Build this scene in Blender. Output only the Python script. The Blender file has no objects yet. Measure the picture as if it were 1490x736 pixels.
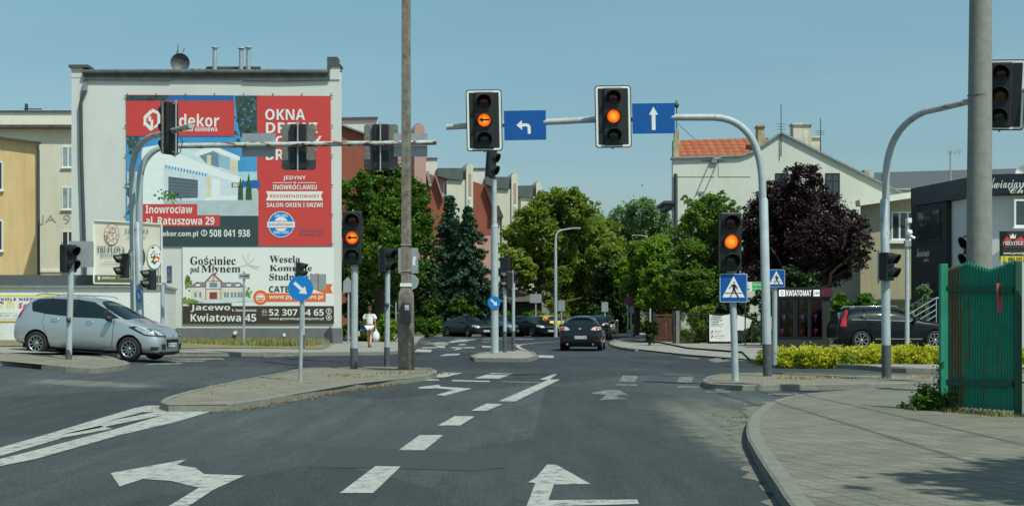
import bpy, bmesh, math, random
import numpy as np
from mathutils import Vector, Matrix
from mathutils.geometry import tessellate_polygon
R = math.radians
random.seed(7)
rng = np.random.default_rng(11)
C = bpy.context.scene.collection
SC = bpy.context.scene
# ------------------------------------------------------------------ camera
F, HZ, EYE, CX = 2200.0, 457.0, 1.5, 745.0          # focal length in photo pixels, horizon row, eye height
cam = bpy.data.cameras.new("camera")
cam.sensor_width = 36.0
cam.lens = 36.0 * F / 1490.0
cam.shift_y = (HZ - 368.0) / 1490.0
cam.clip_start = 0.1
cam.clip_end = 6000
camo = bpy.data.objects.new("camera", cam)
camo.location = (0, 0, EYE)
camo.rotation_euler = (R(90), 0, 0)
C.objects.link(camo)
SC.camera = camo
# ------------------------------------------------------------------ world and sun
SUN_AZ, SUN_EL = 40.0, 56.0        # sun stands behind the camera to the right
sdir = Vector((math.sin(R(SUN_AZ)) * math.cos(R(SUN_EL)), -math.cos(R(SUN_AZ)) * math.cos(R(SUN_EL)), math.sin(R(SUN_EL))))
w = bpy.data.worlds.new("World")
SC.world = w
w.use_nodes = True
nt = w.node_tree
bg = nt.nodes["Background"]
sky = nt.nodes.new("ShaderNodeTexSky")
sky.sky_type = 'NISHITA'
sky.sun_disc = False
sky.sun_elevation = R(SUN_EL)
sky.sun_rotation = R(180 - SUN_AZ)
sky.altitude = 80
sky.air_density = 1.0
sky.dust_density = 1.4
sky.ozone_density = 1.6
tint = nt.nodes.new("ShaderNodeMix"); tint.data_type = 'RGBA'; tint.blend_type = 'MULTIPLY'
tint.inputs['Factor'].default_value = 1.0
nt.links.new(sky.outputs[0], tint.inputs['A'])
tc = nt.nodes.new("ShaderNodeTexCoord"); sx = nt.nodes.new("ShaderNodeSeparateXYZ"); nt.links.new(tc.outputs['Generated'], sx.inputs[0])
rp = nt.nodes.new("ShaderNodeValToRGB"); nt.links.new(sx.outputs[2], rp.inputs[0])      # haze low in the sky dims and greys it
rp.color_ramp.elements[0].position = .03; rp.color_ramp.elements[0].color = (.62, .70, .76, 1)
rp.color_ramp.elements[1].position = .22; rp.color_ramp.elements[1].color = (.76, 1.0, .865, 1)
e_ = rp.color_ramp.elements.new(.09); e_.color = (.66, .80, .80, 1)
cn = nt.nodes.new("ShaderNodeTexNoise"); cm_ = nt.nodes.new("ShaderNodeMapping"); cm_.inputs['Scale'].default_value = (1.2, 1.2, 9); nt.links.new(tc.outputs['Generated'], cm_.inputs[0]); nt.links.new(cm_.outputs[0], cn.inputs['Vector'])
cn.inputs['Scale'].default_value = 2.2; cn.inputs['Detail'].default_value = 6
cr_ = nt.nodes.new("ShaderNodeValToRGB"); nt.links.new(cn.outputs[0], cr_.inputs[0]); cr_.color_ramp.elements[0].position = .35; cr_.color_ramp.elements[0].color = (.97, .97, .97, 1); cr_.color_ramp.elements[1].position = .8; cr_.color_ramp.elements[1].color = (1.16, 1.09, 1.05, 1)
cx2 = nt.nodes.new("ShaderNodeMix"); cx2.data_type = 'RGBA'; cx2.blend_type = 'MULTIPLY'; cx2.inputs['Factor'].default_value = 1; nt.links.new(rp.outputs[0], cx2.inputs['A']); nt.links.new(cr_.outputs[0], cx2.inputs['B'])
nt.links.new(cx2.outputs['Result'], tint.inputs['B'])
nt.links.new(tint.outputs['Result'], bg.inputs[0])
bg.inputs[1].default_value = 0.125
sun = bpy.data.lights.new("sun", 'SUN')
sun.energy = 3.9
sun.angle = R(0.55)
sun.color = (0.95, 1.0, 0.87)
so = bpy.data.objects.new("sun", sun)
so.rotation_euler = sdir.to_track_quat('Z', 'Y').to_euler()
so.location = (20, -20, 40)
C.objects.link(so)
SC.view_settings.view_transform = 'Standard'
SC.view_settings.look = 'None'
SC.view_settings.exposure = 0.0
SC.view_settings.gamma = 1.0
SC.view_settings.use_curve_mapping = False

# ------------------------------------------------------------------ terrain and pixel helpers
def sst(t):
    t = max(0.0, min(1.0, t)); return t * t * (3 - 2 * t)
def zf(x, y):
    """height of the road surface: it climbs gently to the left of the junction"""
    raw = 0.055 * (-x - 4.6)
    if raw <= 0: return 0.0
    raw = min(raw, 0.5)
    return raw * sst((y - 22) / 11.0) * (1 - sst((y - 50) / 16.0))
def PX(px, Y): return (px - CX) / F * Y
def PZ(py, Y): return EYE - (py - HZ) / F * Y
def G(px, py, h=0.0):
    """point of the ground (plus h) seen at a photo pixel"""
    Y = F * (EYE - h) / (py - HZ)
    for _ in range(12):
        Y = F * (EYE - h - zf(PX(px, Y), Y)) / (py - HZ)
    return (PX(px, Y), Y)
RD = Vector((0.0886, 1.0, 0)).normalized()     # direction of the main road

# ------------------------------------------------------------------ materials
MATS = {}
def nmat(name):
    m = bpy.data.materials.new(name); m.use_nodes = True
    return m, m.node_tree, m.node_tree.nodes["Principled BSDF"]
def node(t, typ, **kw):
    n = t.nodes.new(typ)
    for k, v in kw.items(): setattr(n, k, v)
    return n
def noise(t, vec, scale, detail=4, rough=.55):
    n = node(t, "ShaderNodeTexNoise"); n.inputs['Scale'].default_value = scale; n.inputs['Detail'].default_value = detail
    n.inputs['Roughness'].default_value = rough
    if vec is not None: t.links.new(vec, n.inputs['Vector'])
    return n.outputs[0]
def ramp(t, fac, stops):
    r = node(t, "ShaderNodeValToRGB"); e = r.color_ramp.elements
    while len(e) < len(stops): e.new(.5)
    for i, (p, c) in enumerate(stops):
        e[i].position = p
        if not isinstance(c, (tuple, list)): c = (c, c, c)
        e[i].color = (*c[:3], 1)
    t.links.new(fac, r.inputs[0]); return r.outputs[0]
def mixc(t, fac, a, b, mode='MIX'):
    m = node(t, "ShaderNodeMix", data_type='RGBA', blend_type=mode)
    for s, v in (('Factor', fac), ('A', a), ('B', b)):
        if isinstance(v, (int, float)): m.inputs[s].default_value = v
        elif isinstance(v, tuple): m.inputs[s].default_value = (*v[:3], 1)
        else: t.links.new(v, m.inputs[s])
    return m.outputs['Result']
def mapping(t, vec, scale=(1, 1, 1), rot=(0, 0, 0)):
    m = node(t, "ShaderNodeMapping"); m.inputs['Scale'].default_value = scale; m.inputs['Rotation'].default_value = rot
    t.links.new(vec, m.inputs['Vector']); return m.outputs[0]
def objc(t): return node(t, "ShaderNodeTexCoord").outputs['Object']
def geo(t): return node(t, "ShaderNodeNewGeometry").outputs['Position']
def bump(t, p, h, strength, dist=.02):
    b = node(t, "ShaderNodeBump"); b.inputs['Strength'].default_value = strength; b.inputs['Distance'].default_value = dist
    t.links.new(h, b.inputs['Height']); t.links.new(b.outputs[0], p.inputs['Normal'])
def mul(c, k): return tuple(min(1.0, x * k) for x in c)
def M(name, rgb=(.5, .5, .5), rough=.6, metal=0, var=.12, scale=4, bmp=0, coat=0, streak=0, spec=.5):
    """plain paint, plastic or stone with a mottled tone"""
    if name in MATS: return MATS[name]
    m, t, p = nmat(name)
    v = objc(t)
    n = noise(t, v, scale, 5, .6)
    col = ramp(t, n, [(.3, mul(rgb, 1 - var)), (.7, mul(rgb, 1 + var))])
    if streak:
        s = noise(t, mapping(t, v, (2.2, 2.2, .12)), 1.6, 5, .7)
        col = mixc(t, ramp(t, s, [(.45, 0.0), (.8, streak)]), col, mul(rgb, .45))
    t.links.new(col, p.inputs['Base Color'])
    p.inputs['Roughness'].default_value = rough; p.inputs['Metallic'].default_value = metal
    p.inputs['Coat Weight'].default_value = coat; p.inputs['Coat Roughness'].default_value = .06
    p.inputs['Specular IOR Level'].default_value = spec
    if bmp: bump(t, p, noise(t, v, scale * 12, 4), bmp)
    MATS[name] = m; return m
def glow(name, rgb, st):
    m, t, p = nmat(name)
    n = noise(t, objc(t), 30, 2)
    p.inputs['Base Color'].default_value = (*mul(rgb, .4), 1)
    t.links.new(ramp(t, n, [(.3, mul(rgb, .8)), (.7, rgb)]), p.inputs['Emission Color'])
    p.inputs['Emission Strength'].default_value = st
    p.inputs['Roughness'].default_value = .3
    MATS[name] = m; return m
def rusty(name, rgb, rust=(.16, .055, .022), amount=.66, rough=.5, scale=(3, 3, 1.0), metal=.2):
    m, t, p = nmat(name)
    v = objc(t)
    n = noise(t, mapping(t, v, scale), 1.7, 6, .65)
    f = ramp(t, n, [(amount - .03, 0.0), (amount + .02, 1.0)])
    b = ramp(t, noise(t, v, 5, 5), [(.3, mul(rgb, .82)), (.7, mul(rgb, 1.1))])
    t.links.new(mixc(t, f, b, rust), p.inputs['Base Color'])
    p.inputs['Roughness'].default_value = rough; p.inputs['Metallic'].default_value = metal
    MATS[name] = m; return m
def leafmat(name, dark, light, trans=.3, sc=.9):
    m, t, p = nmat(name)
    g = node(t, "ShaderNodeNewGeometry")
    n = noise(t, objc(t), sc, 3, .6)
    a = ramp(t, n, [(.35, dark), (.66, light)])
    col = mixc(t, .5, a, ramp(t, g.outputs['Random Per Island'], [(0, mul(dark, .8)), (1, mul(light, 1.15))]))
    t.links.new(col, p.inputs['Base Color'])
    p.inputs['Roughness'].default_value = .55; p.inputs['Specular IOR Level'].default_value = .3
    tr = node(t, "ShaderNodeBsdfTranslucent"); t.links.new(mixc(t, 1.0, col, (1.2, 1.3, .5), 'MULTIPLY'), tr.inputs[0])
    mx = node(t, "ShaderNodeMixShader"); mx.inputs[0].default_value = trans
    t.links.new(p.outputs[0], mx.inputs[1]); t.links.new(tr.outputs[0], mx.inputs[2])
    t.links.new(mx.outputs[0], t.nodes["Material Output"].inputs[0])
    MATS[name] = m; return m

def asphalt():
    m, t, p = nmat("asphalt")
    v = geo(t)
    fine = noise(t, v, 42, 4, .75)
    med = noise(t, v, 4.5, 5, .6)
    big = noise(t, mapping(t, v, (1, .35, 1)), .35, 4, .55)
    base = ramp(t, big, [(.3, (.042, .051, .055)), (.72, (.068, .080, .083))])
    # smoother, darker surfacing across the junction, older rough surfacing before it
    sep = node(t, "ShaderNodeSeparateXYZ"); t.links.new(v, sep.inputs[0])
    mr = node(t, "ShaderNodeMapRange"); mr.inputs['From Min'].default_value = 41.5; mr.inputs['From Max'].default_value = 43.0
    t.links.new(sep.outputs[1], mr.inputs[0])
    base = mixc(t, mr.outputs[0], base, ramp(t, big, [(.3, (.032, .040, .049)), (.75, (.047, .056, .067))]))
    # wheel tracks run along the road
    tr = noise(t, mapping(t, v, (1.0, .03, 1), (0, 0, R(5))), .9, 2)
    base = mixc(t, ramp(t, tr, [(.4, 0.0), (.7, .35)]), base, (.05, .053, .056))
    col = mixc(t, 1.0, base, ramp(t, med, [(.3, .86), (.7, 1.12)]), 'MULTIPLY')
    col = mixc(t, 1.0, col, ramp(t, fine, [(.30, .35), (.53, .95), (.68, 2.7)]), 'MULTIPLY')
    # pale dust along the right kerb corner
    dn = noise(t, v, 2.2, 6, .7)
    def spot(cx, cy, rx, ry, s):
        mp = node(t, "ShaderNodeMapping"); mp.vector_type = 'POINT'
        mp.inputs['Location'].default_value = (-cx / rx, -cy / ry, 0); mp.inputs['Scale'].default_value = (1 / rx, 1 / ry, 0)
        t.links.new(v, mp.inputs[0])
        l = node(t, "ShaderNodeVectorMath", operation='LENGTH'); t.links.new(mp.outputs[0], l.inputs[0])
        a = node(t, "ShaderNodeMath", operation='MULTIPLY_ADD'); t.links.new(dn, a.inputs[0]); a.inputs[1].default_value = -1.9
        t.links.new(l.outputs['Value'], a.inputs[2])
        return ramp(t, a.outputs[0], [(0.0, s), (.38, s * .3), (.75, 0.0)])
    for args in ((2.95, 19.5, .55, 4.2, .9), (2.9, 15.5, .45, 2.5, .8), (3.4, 24.5, 1.0, 2.4, .3), (-8.2, 29.5, 1.0, .5, .5)):
        col = mixc(t, spot(*args), col, (.19, .188, .155))
    pv = node(t, "ShaderNodeTexVoronoi", feature='F1'); pv.inputs['Scale'].default_value = .17; pv.inputs['Randomness'].default_value = .9
    t.links.new(mapping(t, v, (1.6, .55, 0), (0, 0, R(5))), pv.inputs['Vector'])
    sp = node(t, "ShaderNodeSeparateColor"); t.links.new(pv.outputs['Color'], sp.inputs[0])
    col = mixc(t, 1.0, col, ramp(t, sp.outputs[0], [(.25, .80), (.75, 1.18)]), 'MULTIPLY')
    st = noise(t, mapping(t, v, (1.3, .10, 1), (0, 0, R(5))), 2.4, 6, .7)
    col = mixc(t, 1.0, col, ramp(t, st, [(.35, .78), (.65, 1.15)]), 'MULTIPLY')
    bl = noise(t, v, 1.6, 6, .75); col = mixc(t, ramp(t, bl, [(.62, 0.0), (.78, .6)]), col, (.13, .13, .11))
    # cracks
    vo = node(t, "ShaderNodeTexVoronoi", feature='DISTANCE_TO_EDGE'); vo.inputs['Scale'].default_value = .33
    wv = node(t, "ShaderNodeVectorMath", operation='ADD'); t.links.new(v, wv.inputs[0])
    nn = node(t, "ShaderNodeTexNoise"); nn.inputs['Scale'].default_value = 1.3; nn.inputs['Detail'].default_value = 5
    t.links.new(v, nn.inputs['Vector']); t.links.new(nn.outputs['Color'], wv.inputs[1]); t.links.new(wv.outputs[0], vo.inputs['Vector'])
    cr = ramp(t, vo.outputs['Distance'], [(0.0, 1.0), (.006, 0.0)])
    cm = node(t, "ShaderNodeMath", operation='MULTIPLY'); t.links.new(cr, cm.inputs[0]); t.links.new(ramp(t, noise(t, v, .25, 2), [(.42, 0.0), (.55, .8)]), cm.inputs[1])
    col = mixc(t, cm.outputs[0], col, (.022, .022, .022))
    t.links.new(col, p.inputs['Base Color'])
    p.inputs['Roughness'].default_value = .82; p.inputs['Specular IOR Level'].default_value = .35
    bump(t, p, fine, .5, .012)
    MATS['asphalt'] = m
asphalt()
def patchmat():
    m, t, p = nmat("asphalt_patch")
    v = geo(t); f = noise(t, v, 70, 3, .7)
    t.links.new(ramp(t, f, [(.3, (.028, .033, .037)), (.7, (.052, .058, .063))]), p.inputs['Base Color'])
    p.inputs['Roughness'].default_value = .85; bump(t, p, f, .3, .01); MATS['asphalt_patch'] = m
patchmat()
def pavers(name, c1, c2, mortar, bw, bh, rot, dirt=(.2, .19, .15), dm=.5, off=.0):
    m, t, p = nmat(name)
    v = geo(t)
    b = node(t, "ShaderNodeTexBrick"); b.offset = off
    b.inputs['Color1'].default_value = (*c1, 1); b.inputs['Color2'].default_value = (*c2, 1); b.inputs['Mortar'].default_value = (*mortar, 1)
    b.inputs['Scale'].default_value = 1; b.inputs['Brick Width'].default_value = bw; b.inputs['Row Height'].default_value = bh
    b.inputs['Mortar Size'].default_value = .011; b.inputs['Mortar Smooth'].default_value = .3
    wob = noise(t, v, 1.1, 3)
    ad = node(t, "ShaderNodeVectorMath", operation='MULTIPLY_ADD')
    nn = node(t, "ShaderNodeTexNoise"); nn.inputs['Scale'].default_value = .8; t.links.new(v, nn.inputs['Vector'])
    t.links.new(nn.outputs['Color'], ad.inputs[0]); ad.inputs[1].default_value = (.10, .10, 0); t.links.new(v, ad.inputs[2])
    t.links.new(mapping(t, ad.outputs[0], (1, 1, 1), (0, 0, rot)), b.inputs['Vector'])
    d = noise(t, v, .7, 6, .68)
    col = mixc(t, ramp(t, d, [(.42, 0.0), (.72, dm)]), b.outputs['Color'], dirt)
    col = mixc(t, 1.0, col, ramp(t, noise(t, v, 40, 3), [(.3, .72), (.7, 1.28)]), 'MULTIPLY')
    col = mixc(t, 1.0, col, ramp(t, noise(t, v, 1.9, 5), [(.3, .8), (.7, 1.15)]), 'MULTIPLY')
    t.links.new(col, p.inputs['Base Color']); p.inputs['Roughness'].default_value = .9
    bump(t, p, b.outputs['Fac'], -.35, .01)
    MATS[name] = m
pavers("pavement_slabs", (.155, .15, .12), (.20, .19, .152), (.07, .07, .05), .24, .24, R(-14), (.225, .208, .16), .5)
pavers("island_setts", (.19, .18, .145), (.23, .215, .17), (.12, .11, .08), .2, .1, R(10), (.25, .215, .15), .9, .5)
pavers("far_pavement", (.26, .25, .23), (.3, .285, .255), (.2, .19, .17), .5, .5, R(5), (.33, .30, .24), .7)
def worn(name, rgb, thr=.60):
    m, t, p = nmat(name)
    v = geo(t)
    n = noise(t, v, 6, 8, .75); n2 = noise(t, v, 60, 3, .7)
    a = node(t, "ShaderNodeMath", operation='MULTIPLY_ADD'); t.links.new(n2, a.inputs[0]); a.inputs[1].default_value = .35; t.links.new(n, a.inputs[2])
    f = ramp(t, a.outputs[0], [(thr + .12, 0.0), (thr + .22, .9)])
    base = ramp(t, noise(t, v, 3, 4), [(.3, mul(rgb, .86)), (.7, rgb)])
    t.links.new(mixc(t, f, base, (.09, .092, .09)), p.inputs['Base Color'])
    p.inputs['Roughness'].default_value = .75; MATS[name] = m
worn("road_paint", (.44, .45, .42), .565)
worn("old_road_paint", (.33, .34, .31), .46)
def groundmat(name, a, b, c, sc=.6):
    m, t, p = nmat(name)
    v = geo(t)
    col = ramp(t, noise(t, v, sc, 6, .65), [(.3, a), (.5, b), (.72, c)])
    col = mixc(t, 1.0, col, ramp(t, noise(t, v, 30, 3), [(.3, .6), (.7, 1.4)]), 'MULTIPLY')
    t.links.new(col, p.inputs['Base Color']); p.inputs['Roughness'].default_value = .95; MATS[name] = m
groundmat("grass_ground", (.045, .075, .018), (.075, .10, .028), (.16, .14, .06))
groundmat("dry_ground", (.11, .12, .04), (.20, .18, .09), (.26, .22, .14))

# ------------------------------------------------------------------ mesh builder
def tag(o, label=None, cat=None, group=None, kind=None):
    if label: o['label'] = label
    if cat: o['category'] = cat
    if group: o['group'] = group
    if kind: o['kind'] = kind
    return o
def th(name, label, cat, loc, rz=0, group=None):
    o = bpy.data.objects.new(name, None); o.empty_display_size = .2
    o.location = loc; o.rotation_euler = (0, 0, rz); C.objects.link(o)
    return tag(o, label, cat, group)
def mm(x): return MATS[x] if isinstance(x, str) else x
class MB:
    def __init__(s): s.v = []; s.f = []; s.m = []; s.sm = []
    def add(s, vs, fs, m=0, smooth=False):
        n = len(s.v); s.v += [tuple(v) for v in vs]
        for f in fs: s.f.append([n + i for i in f]); s.m.append(m); s.sm.append(smooth)
        return s
    def box(s, x0, x1, y0, y1, z0, z1, m=0):
        return s.add([(x0, y0, z0), (x1, y0, z0), (x1, y1, z0), (x0, y1, z0), (x0, y0, z1), (x1, y0, z1), (x1, y1, z1), (x0, y1, z1)],
                     [(0, 3, 2, 1), (4, 5, 6, 7), (0, 1, 5, 4), (1, 2, 6, 5), (2, 3, 7, 6), (3, 0, 4, 7)], m)
    def bar(s, p0, p1, wd, dp, m=0):
        """rectangular bar between two points"""
        p0 = Vector(p0); p1 = Vector(p1); d = (p1 - p0).normalized()
        up = Vector((0, 1, 0)) if abs(d.y) < .9 else Vector((0, 0, 1))
        a = d.cross(up).normalized() * wd / 2; b = d.cross(a).normalized() * dp / 2
        vs = [p + i * a + j * b for p in (p0, p1) for i, j in ((-1, -1), (1, -1), (1, 1), (-1, 1))]
        return s.add(vs, [(0, 1, 2, 3), (7, 6, 5, 4), (0, 4, 5, 1), (1, 5, 6, 2), (2, 6, 7, 3), (3, 7, 4, 0)], m)
    def tube(s, pts, r, n=14, m=0, cap=True):
        pts = [Vector(p) for p in pts]; k = len(pts)
        rs = r if isinstance(r, (list, tuple)) else [r] * k
        prev = None; vs = []
        for i, p in enumerate(pts):
            d = (pts[min(i + 1, k - 1)] - pts[max(i - 1, 0)]).normalized()
            if prev is None:
                a = d.cross(Vector((0, 1, 0)) if abs(d.y) < .9 else Vector((1, 0, 0))).normalized()
            else:
                a = (prev - d * prev.dot(d)).normalized()
            prev = a; b = d.cross(a)
            for j in range(n):
                t = 2 * math.pi * j / n
                vs.append(p + (a * math.cos(t) + b * math.sin(t)) * rs[i])
        fs = [(i * n + j, i * n + (j + 1) % n, (i + 1) * n + (j + 1) % n, (i + 1) * n + j) for i in range(k - 1) for j in range(n)]
        s.add(vs, fs, m, True)
        if cap:
            s.add(vs[:n], [tuple(range(n - 1, -1, -1))], m); s.add(vs[-n:], [tuple(range(n))], m)
        return s
    def cyl(s, p0, p1, r, r1=None, n=20, m=0): return s.tube([p0, p1], [r, r if r1 is None else r1], n, m)
    def prism(s, pts, y0, y1, m=0, axis='y', sh=0):
        """outline in x,z pushed from y0 to y1 (or x,y outline in z)"""
        k = len(pts)
        a = sum(pts[i][0] * pts[(i + 1) % k][1] - pts[(i + 1) % k][0] * pts[i][1] for i in range(k))
        if a < 0: pts = pts[::-1]
        if axis == 'y':
            vs = [(x, y0, z) for x, z in pts] + [(x + sh, y1, z) for x, z in pts]
            fs = [tuple(range(k)), tuple(range(2 * k - 1, k - 1, -1))]
            fs += [(i, i + k, (i + 1) % k + k, (i + 1) % k) for i in range(k)]
        elif axis == 'x':
            vs = [(y0, x, z) for x, z in pts] + [(y1, x, z) for x, z in pts]
            fs = [tuple(range(k - 1, -1, -1)), tuple(range(k, 2 * k))]
            fs += [((i + 1) % k, (i + 1) % k + k, i + k, i) for i in range(k)]
        else:
            vs = [(x, y, y0) for x, y in pts] + [(x, y, y1) for x, y in pts]
            fs = [tuple(range(k - 1, -1, -1)), tuple(range(k, 2 * k))]
            fs += [(i, (i + 1) % k, (i + 1) % k + k, i + k) for i in range(k)]
        return s.add(vs, fs, m)
    def flat(s, pts, y, m=0):
        """flat printed shape in the x,z plane facing the viewer side (-y)"""
        k = len(pts)
        a = sum(pts[i][0] * pts[(i + 1) % k][1] - pts[(i + 1) % k][0] * pts[i][1] for i in range(k))
        if a < 0: pts = pts[::-1]
        return s.add([(x, y, z) for x, z in pts], [tuple(range(k))], m)
    def disc(s, cx, cz, rx, rz, y, m=0, n=32):
        return s.flat([(cx + rx * math.cos(2 * math.pi * i / n), cz + rz * math.sin(2 * math.pi * i / n)) for i in range(n)], y, m)
    def lathe(s, prof, n=24, m=0, c=(0, 0, 0), axis='z'):
        vs = []
        for r, z in prof:
            for j in range(n):
                t = 2 * math.pi * j / n
                if axis == 'z': vs.append((c[0] + r * math.cos(t), c[1] + r * math.sin(t), c[2] + z))
                else: vs.append((c[0] + r * math.cos(t), c[1] + z, c[2] + r * math.sin(t)))
        k = len(prof)
        fs = [(i * n + j, i * n + (j + 1) % n, (i + 1) * n + (j + 1) % n, (i + 1) * n + j) for i in range(k - 1) for j in range(n)]
        return s.add(vs, fs, m, True)
    def build(s, name, mats, parent=None, world=False, bevel=0, fix=True):
        me = bpy.data.meshes.new(name)
        vs = s.v
        if world and parent is not None:
            l = parent.location; vs = [(x - l[0], y - l[1], z - l[2]) for x, y, z in vs]
        me.from_pydata(vs, [], s.f)
        if not isinstance(mats, (list, tuple)): mats = [mats]
        for m in mats: me.materials.append(mm(m))
        me.polygons.foreach_set("material_index", s.m); me.polygons.foreach_set("use_smooth", s.sm)
        if fix:
            bm = bmesh.new(); bm.from_mesh(me); bmesh.ops.recalc_face_normals(bm, faces=bm.faces); bm.to_mesh(me); bm.free()
        me.update()
        o = bpy.data.objects.new(name, me); C.objects.link(o)
        if parent is not None: o.parent = parent
        if bevel:
            b = o.modifiers.new("bevel", 'BEVEL'); b.width = bevel; b.segments = 2; b.limit_method = 'ANGLE'
        return o
def copy_tree(o, loc=None, rz=None, label=None, parent=None):
    c = o.copy(); C.objects.link(c); c.parent = parent
    for ch in list(o.children): copy_tree(ch, parent=c)
    if loc is not None: c.location = loc
    if rz is not None: c.rotation_euler = (0, 0, rz)
    if label: c['label'] = label
    return c
# ------------------------------------------------------------------ lettering
def sty(s, k):
    tb = {'b': (0x1D5D4, 0x1D5EE, 0x1D7EC), 's': (0x1D400, 0x1D41A, 0x1D7CE), 'c': (0x1D4D0, 0x1D4EA, None), 'i': (0x1D63C, 0x1D656, None)}
    if k not in tb: return s
    up, lo, dg = tb[k]; r = ''
    for ch in s:
        if 'A' <= ch <= 'Z': r += chr(up + ord(ch) - 65)
        elif 'a' <= ch <= 'z': r += chr(lo + ord(ch) - 97)
        elif ch.isdigit() and dg: r += chr(dg + ord(ch) - 48)
        else: r += ch
    return r
_tc = {}
def glyphs(body, k=''):
    key = (body, k)
    if key in _tc: return _tc[key]
    cu = bpy.data.curves.new('t', 'FONT'); cu.body = sty(body, k); cu.resolution_u = 2; cu.size = 1
    o = bpy.data.objects.new('t', cu); C.objects.link(o)
    dg = bpy.context.evaluated_depsgraph_get(); dg.update()
    me = bpy.data.meshes.new_from_object(o.evaluated_get(dg))
    vs = [tuple(v.co) for v in me.vertices]; fs = [tuple(p.vertices) for p in me.polygons]
    bpy.data.objects.remove(o); bpy.data.meshes.remove(me)
    _tc[key] = (vs, fs); return vs, fs
def letter(mb, body, x0, x1, z0, z1, y, m=0, k='b'):
    """text fitted exactly into a rectangle of the x,z plane"""
    vs, fs = glyphs(body, k)
    if not vs: return
    xa = min(v[0] for v in vs); xb = max(v[0] for v in vs); ya = min(v[1] for v in vs); yb = max(v[1] for v in vs)
    mb.add([(x0 + (v[0] - xa) / (xb - xa) * (x1 - x0), y, z0 + (v[1] - ya) / (yb - ya) * (z1 - z0)) for v in vs], fs, m)
class Art:
    """flat printed artwork measured in photo pixels on a plane at distance Y"""
    def __init__(s, Y): s.Y = Y; s.k = 0; s.pic = MB(); s.txt = MB(); s.pm = []; s.tm = []
    def mi(s, lst, m):
        if m not in lst: lst.append(m)
        return lst.index(m)
    def y(s): s.k += 1; return s.Y - .003 - .00004 * s.k
    def poly(s, pts, m): s.pic.flat([(PX(a, s.Y), PZ(b, s.Y)) for a, b in pts], s.y(), s.mi(s.pm, m))
    def rect(s, a, b, c, d, m): s.poly([(a, b), (c, b), (c, d), (a, d)], m)
    def blob(s, a, b, r, m):
        n = 9; s.poly([(a + r * random.uniform(.45, 1.25) * math.cos(6.283 * i / n), b + r * random.uniform(.45, 1.25) * math.sin(6.283 * i / n)) for i in range(n)], m)
    def disc(s, a, b, r, m, ry=None):
        s.pic.disc(PX(a, s.Y), PZ(b, s.Y), r * s.Y / F, (ry or r) * s.Y / F, s.y(), s.mi(s.pm, m))
    def text(s, body, a, b, c, d, m, k='b'):
        t_ = MB(); letter(t_, body, PX(a, s.Y), PX(c, s.Y), PZ(d, s.Y), PZ(b, s.Y), s.Y - .015, 0, k); s.tm.append((t_, m))
    def done(s, parent, pn='picture', tn='lettering'):
        if s.pic.v: s.pic.build(pn, s.pm, parent, world=True, fix=False)
        for t_, m in s.tm: t_.build(tn, m, parent, world=True, fix=False)

# ------------------------------------------------------------------ common materials
M('white_wall', (.64, .645, .625), .85, var=.07, scale=.35, bmp=.05, streak=.10)
M('plinth_grey', (.16, .165, .17), .8, var=.12, scale=2, streak=.2)
M('dark_flashing', (.085, .09, .092), .55, var=.35, scale=3)
M('zinc', (.32, .34, .35), .45, .5, var=.2)
M('dark_pipe', (.06, .065, .07), .5)
M('ochre_wall', (.74, .52, .26), .88, var=.10, scale=.6, bmp=.05, streak=.45)
M('cream_wall', (.68, .65, .53), .88, var=.06, scale=.6, streak=.25)
M('cream_trim', (.74, .72, .62), .8, var=.06)
M('window_white', (.75, .76, .76), .4, var=.03)
M('glass_dark', (.03, .045, .055), .06, var=.3, spec=.8)
M('glass_pale', (.30, .38, .40), .12, var=.3, scale=1.5)
M('letter_grey', (.38, .38, .38), .8)
M('black', (.012, .012, .013), .5, spec=.4)
M('matt_black', (.018, .019, .02), .65)
M('signal_black', (.013, .015, .017), .5, var=.25)
M('plate_back', (.17, .17, .16), .7, var=.5, scale=14)
M('lens_red_off', (.05, .006, .006), .15)
M('lens_amber_off', (.07, .03, .005), .15)
M('lens_green_off', (.004, .035, .025), .15)
M('white_paint', (.78, .78, .75), .5, var=.05)
M('sign_white', (.80, .80, .78), .4, var=.03)
M('sign_blue', (.0, .085, .34), .38, var=.08)
M('sign_blue_light', (.005, .2, .58), .38, var=.08)
M('sign_grey', (.34, .37, .385), .45, .3, var=.12)
M('galvanised', (.42, .45, .46), .42, .35, var=.16, scale=6)
M('pole_grey', (.40, .46, .48), .5, var=.14, scale=5, streak=.25)
M('pole_band', (.075, .085, .09), .7, var=.3, scale=9)
rusty('rusty_pole', (.42, .47, .49), amount=.665)
rusty('rusty_arm', (.50, .51, .50), amount=.55, scale=(1.6, 1.6, 5))
rusty('clean_arm', (.52, .54, .54), amount=.70, scale=(1.2, 1.2, 4))
M('concrete_pole', (.185, .168, .14), .9, var=.25, scale=6, bmp=.4, streak=.4)
M('smooth_concrete', (.25, .25, .225), .85, var=.14, scale=7, bmp=.15, streak=.3)
M('kerb_stone', (.20, .195, .165), .9, var=.2, scale=7, bmp=.3)
M('banner_red', (.60, .055, .05), .55, var=.04, scale=1.0)
M('banner_teal', (.035, .062, .07), .55, var=.05)
M('print_white', (.80, .80, .78), .5, var=.02)
M('print_cream', (.72, .67, .56), .55, var=.08, scale=1.5)
M('print_black', (.02, .02, .02), .5)
M('print_brown', (.055, .04, .028), .55, var=.05)
M('print_orange', (.80, .15, .02), .5, var=.04)
M('print_olive', (.10, .12, .035), .5, var=.06)
M('print_sky', (.06, .30, .60), .5, var=.2, scale=.6)
M('print_sky_deep', (.02, .13, .40), .5, var=.1)
M('print_sky_pale', (.42, .65, .72), .5, var=.1)
M('print_wall', (.62, .72, .77), .5, var=.08)
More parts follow.
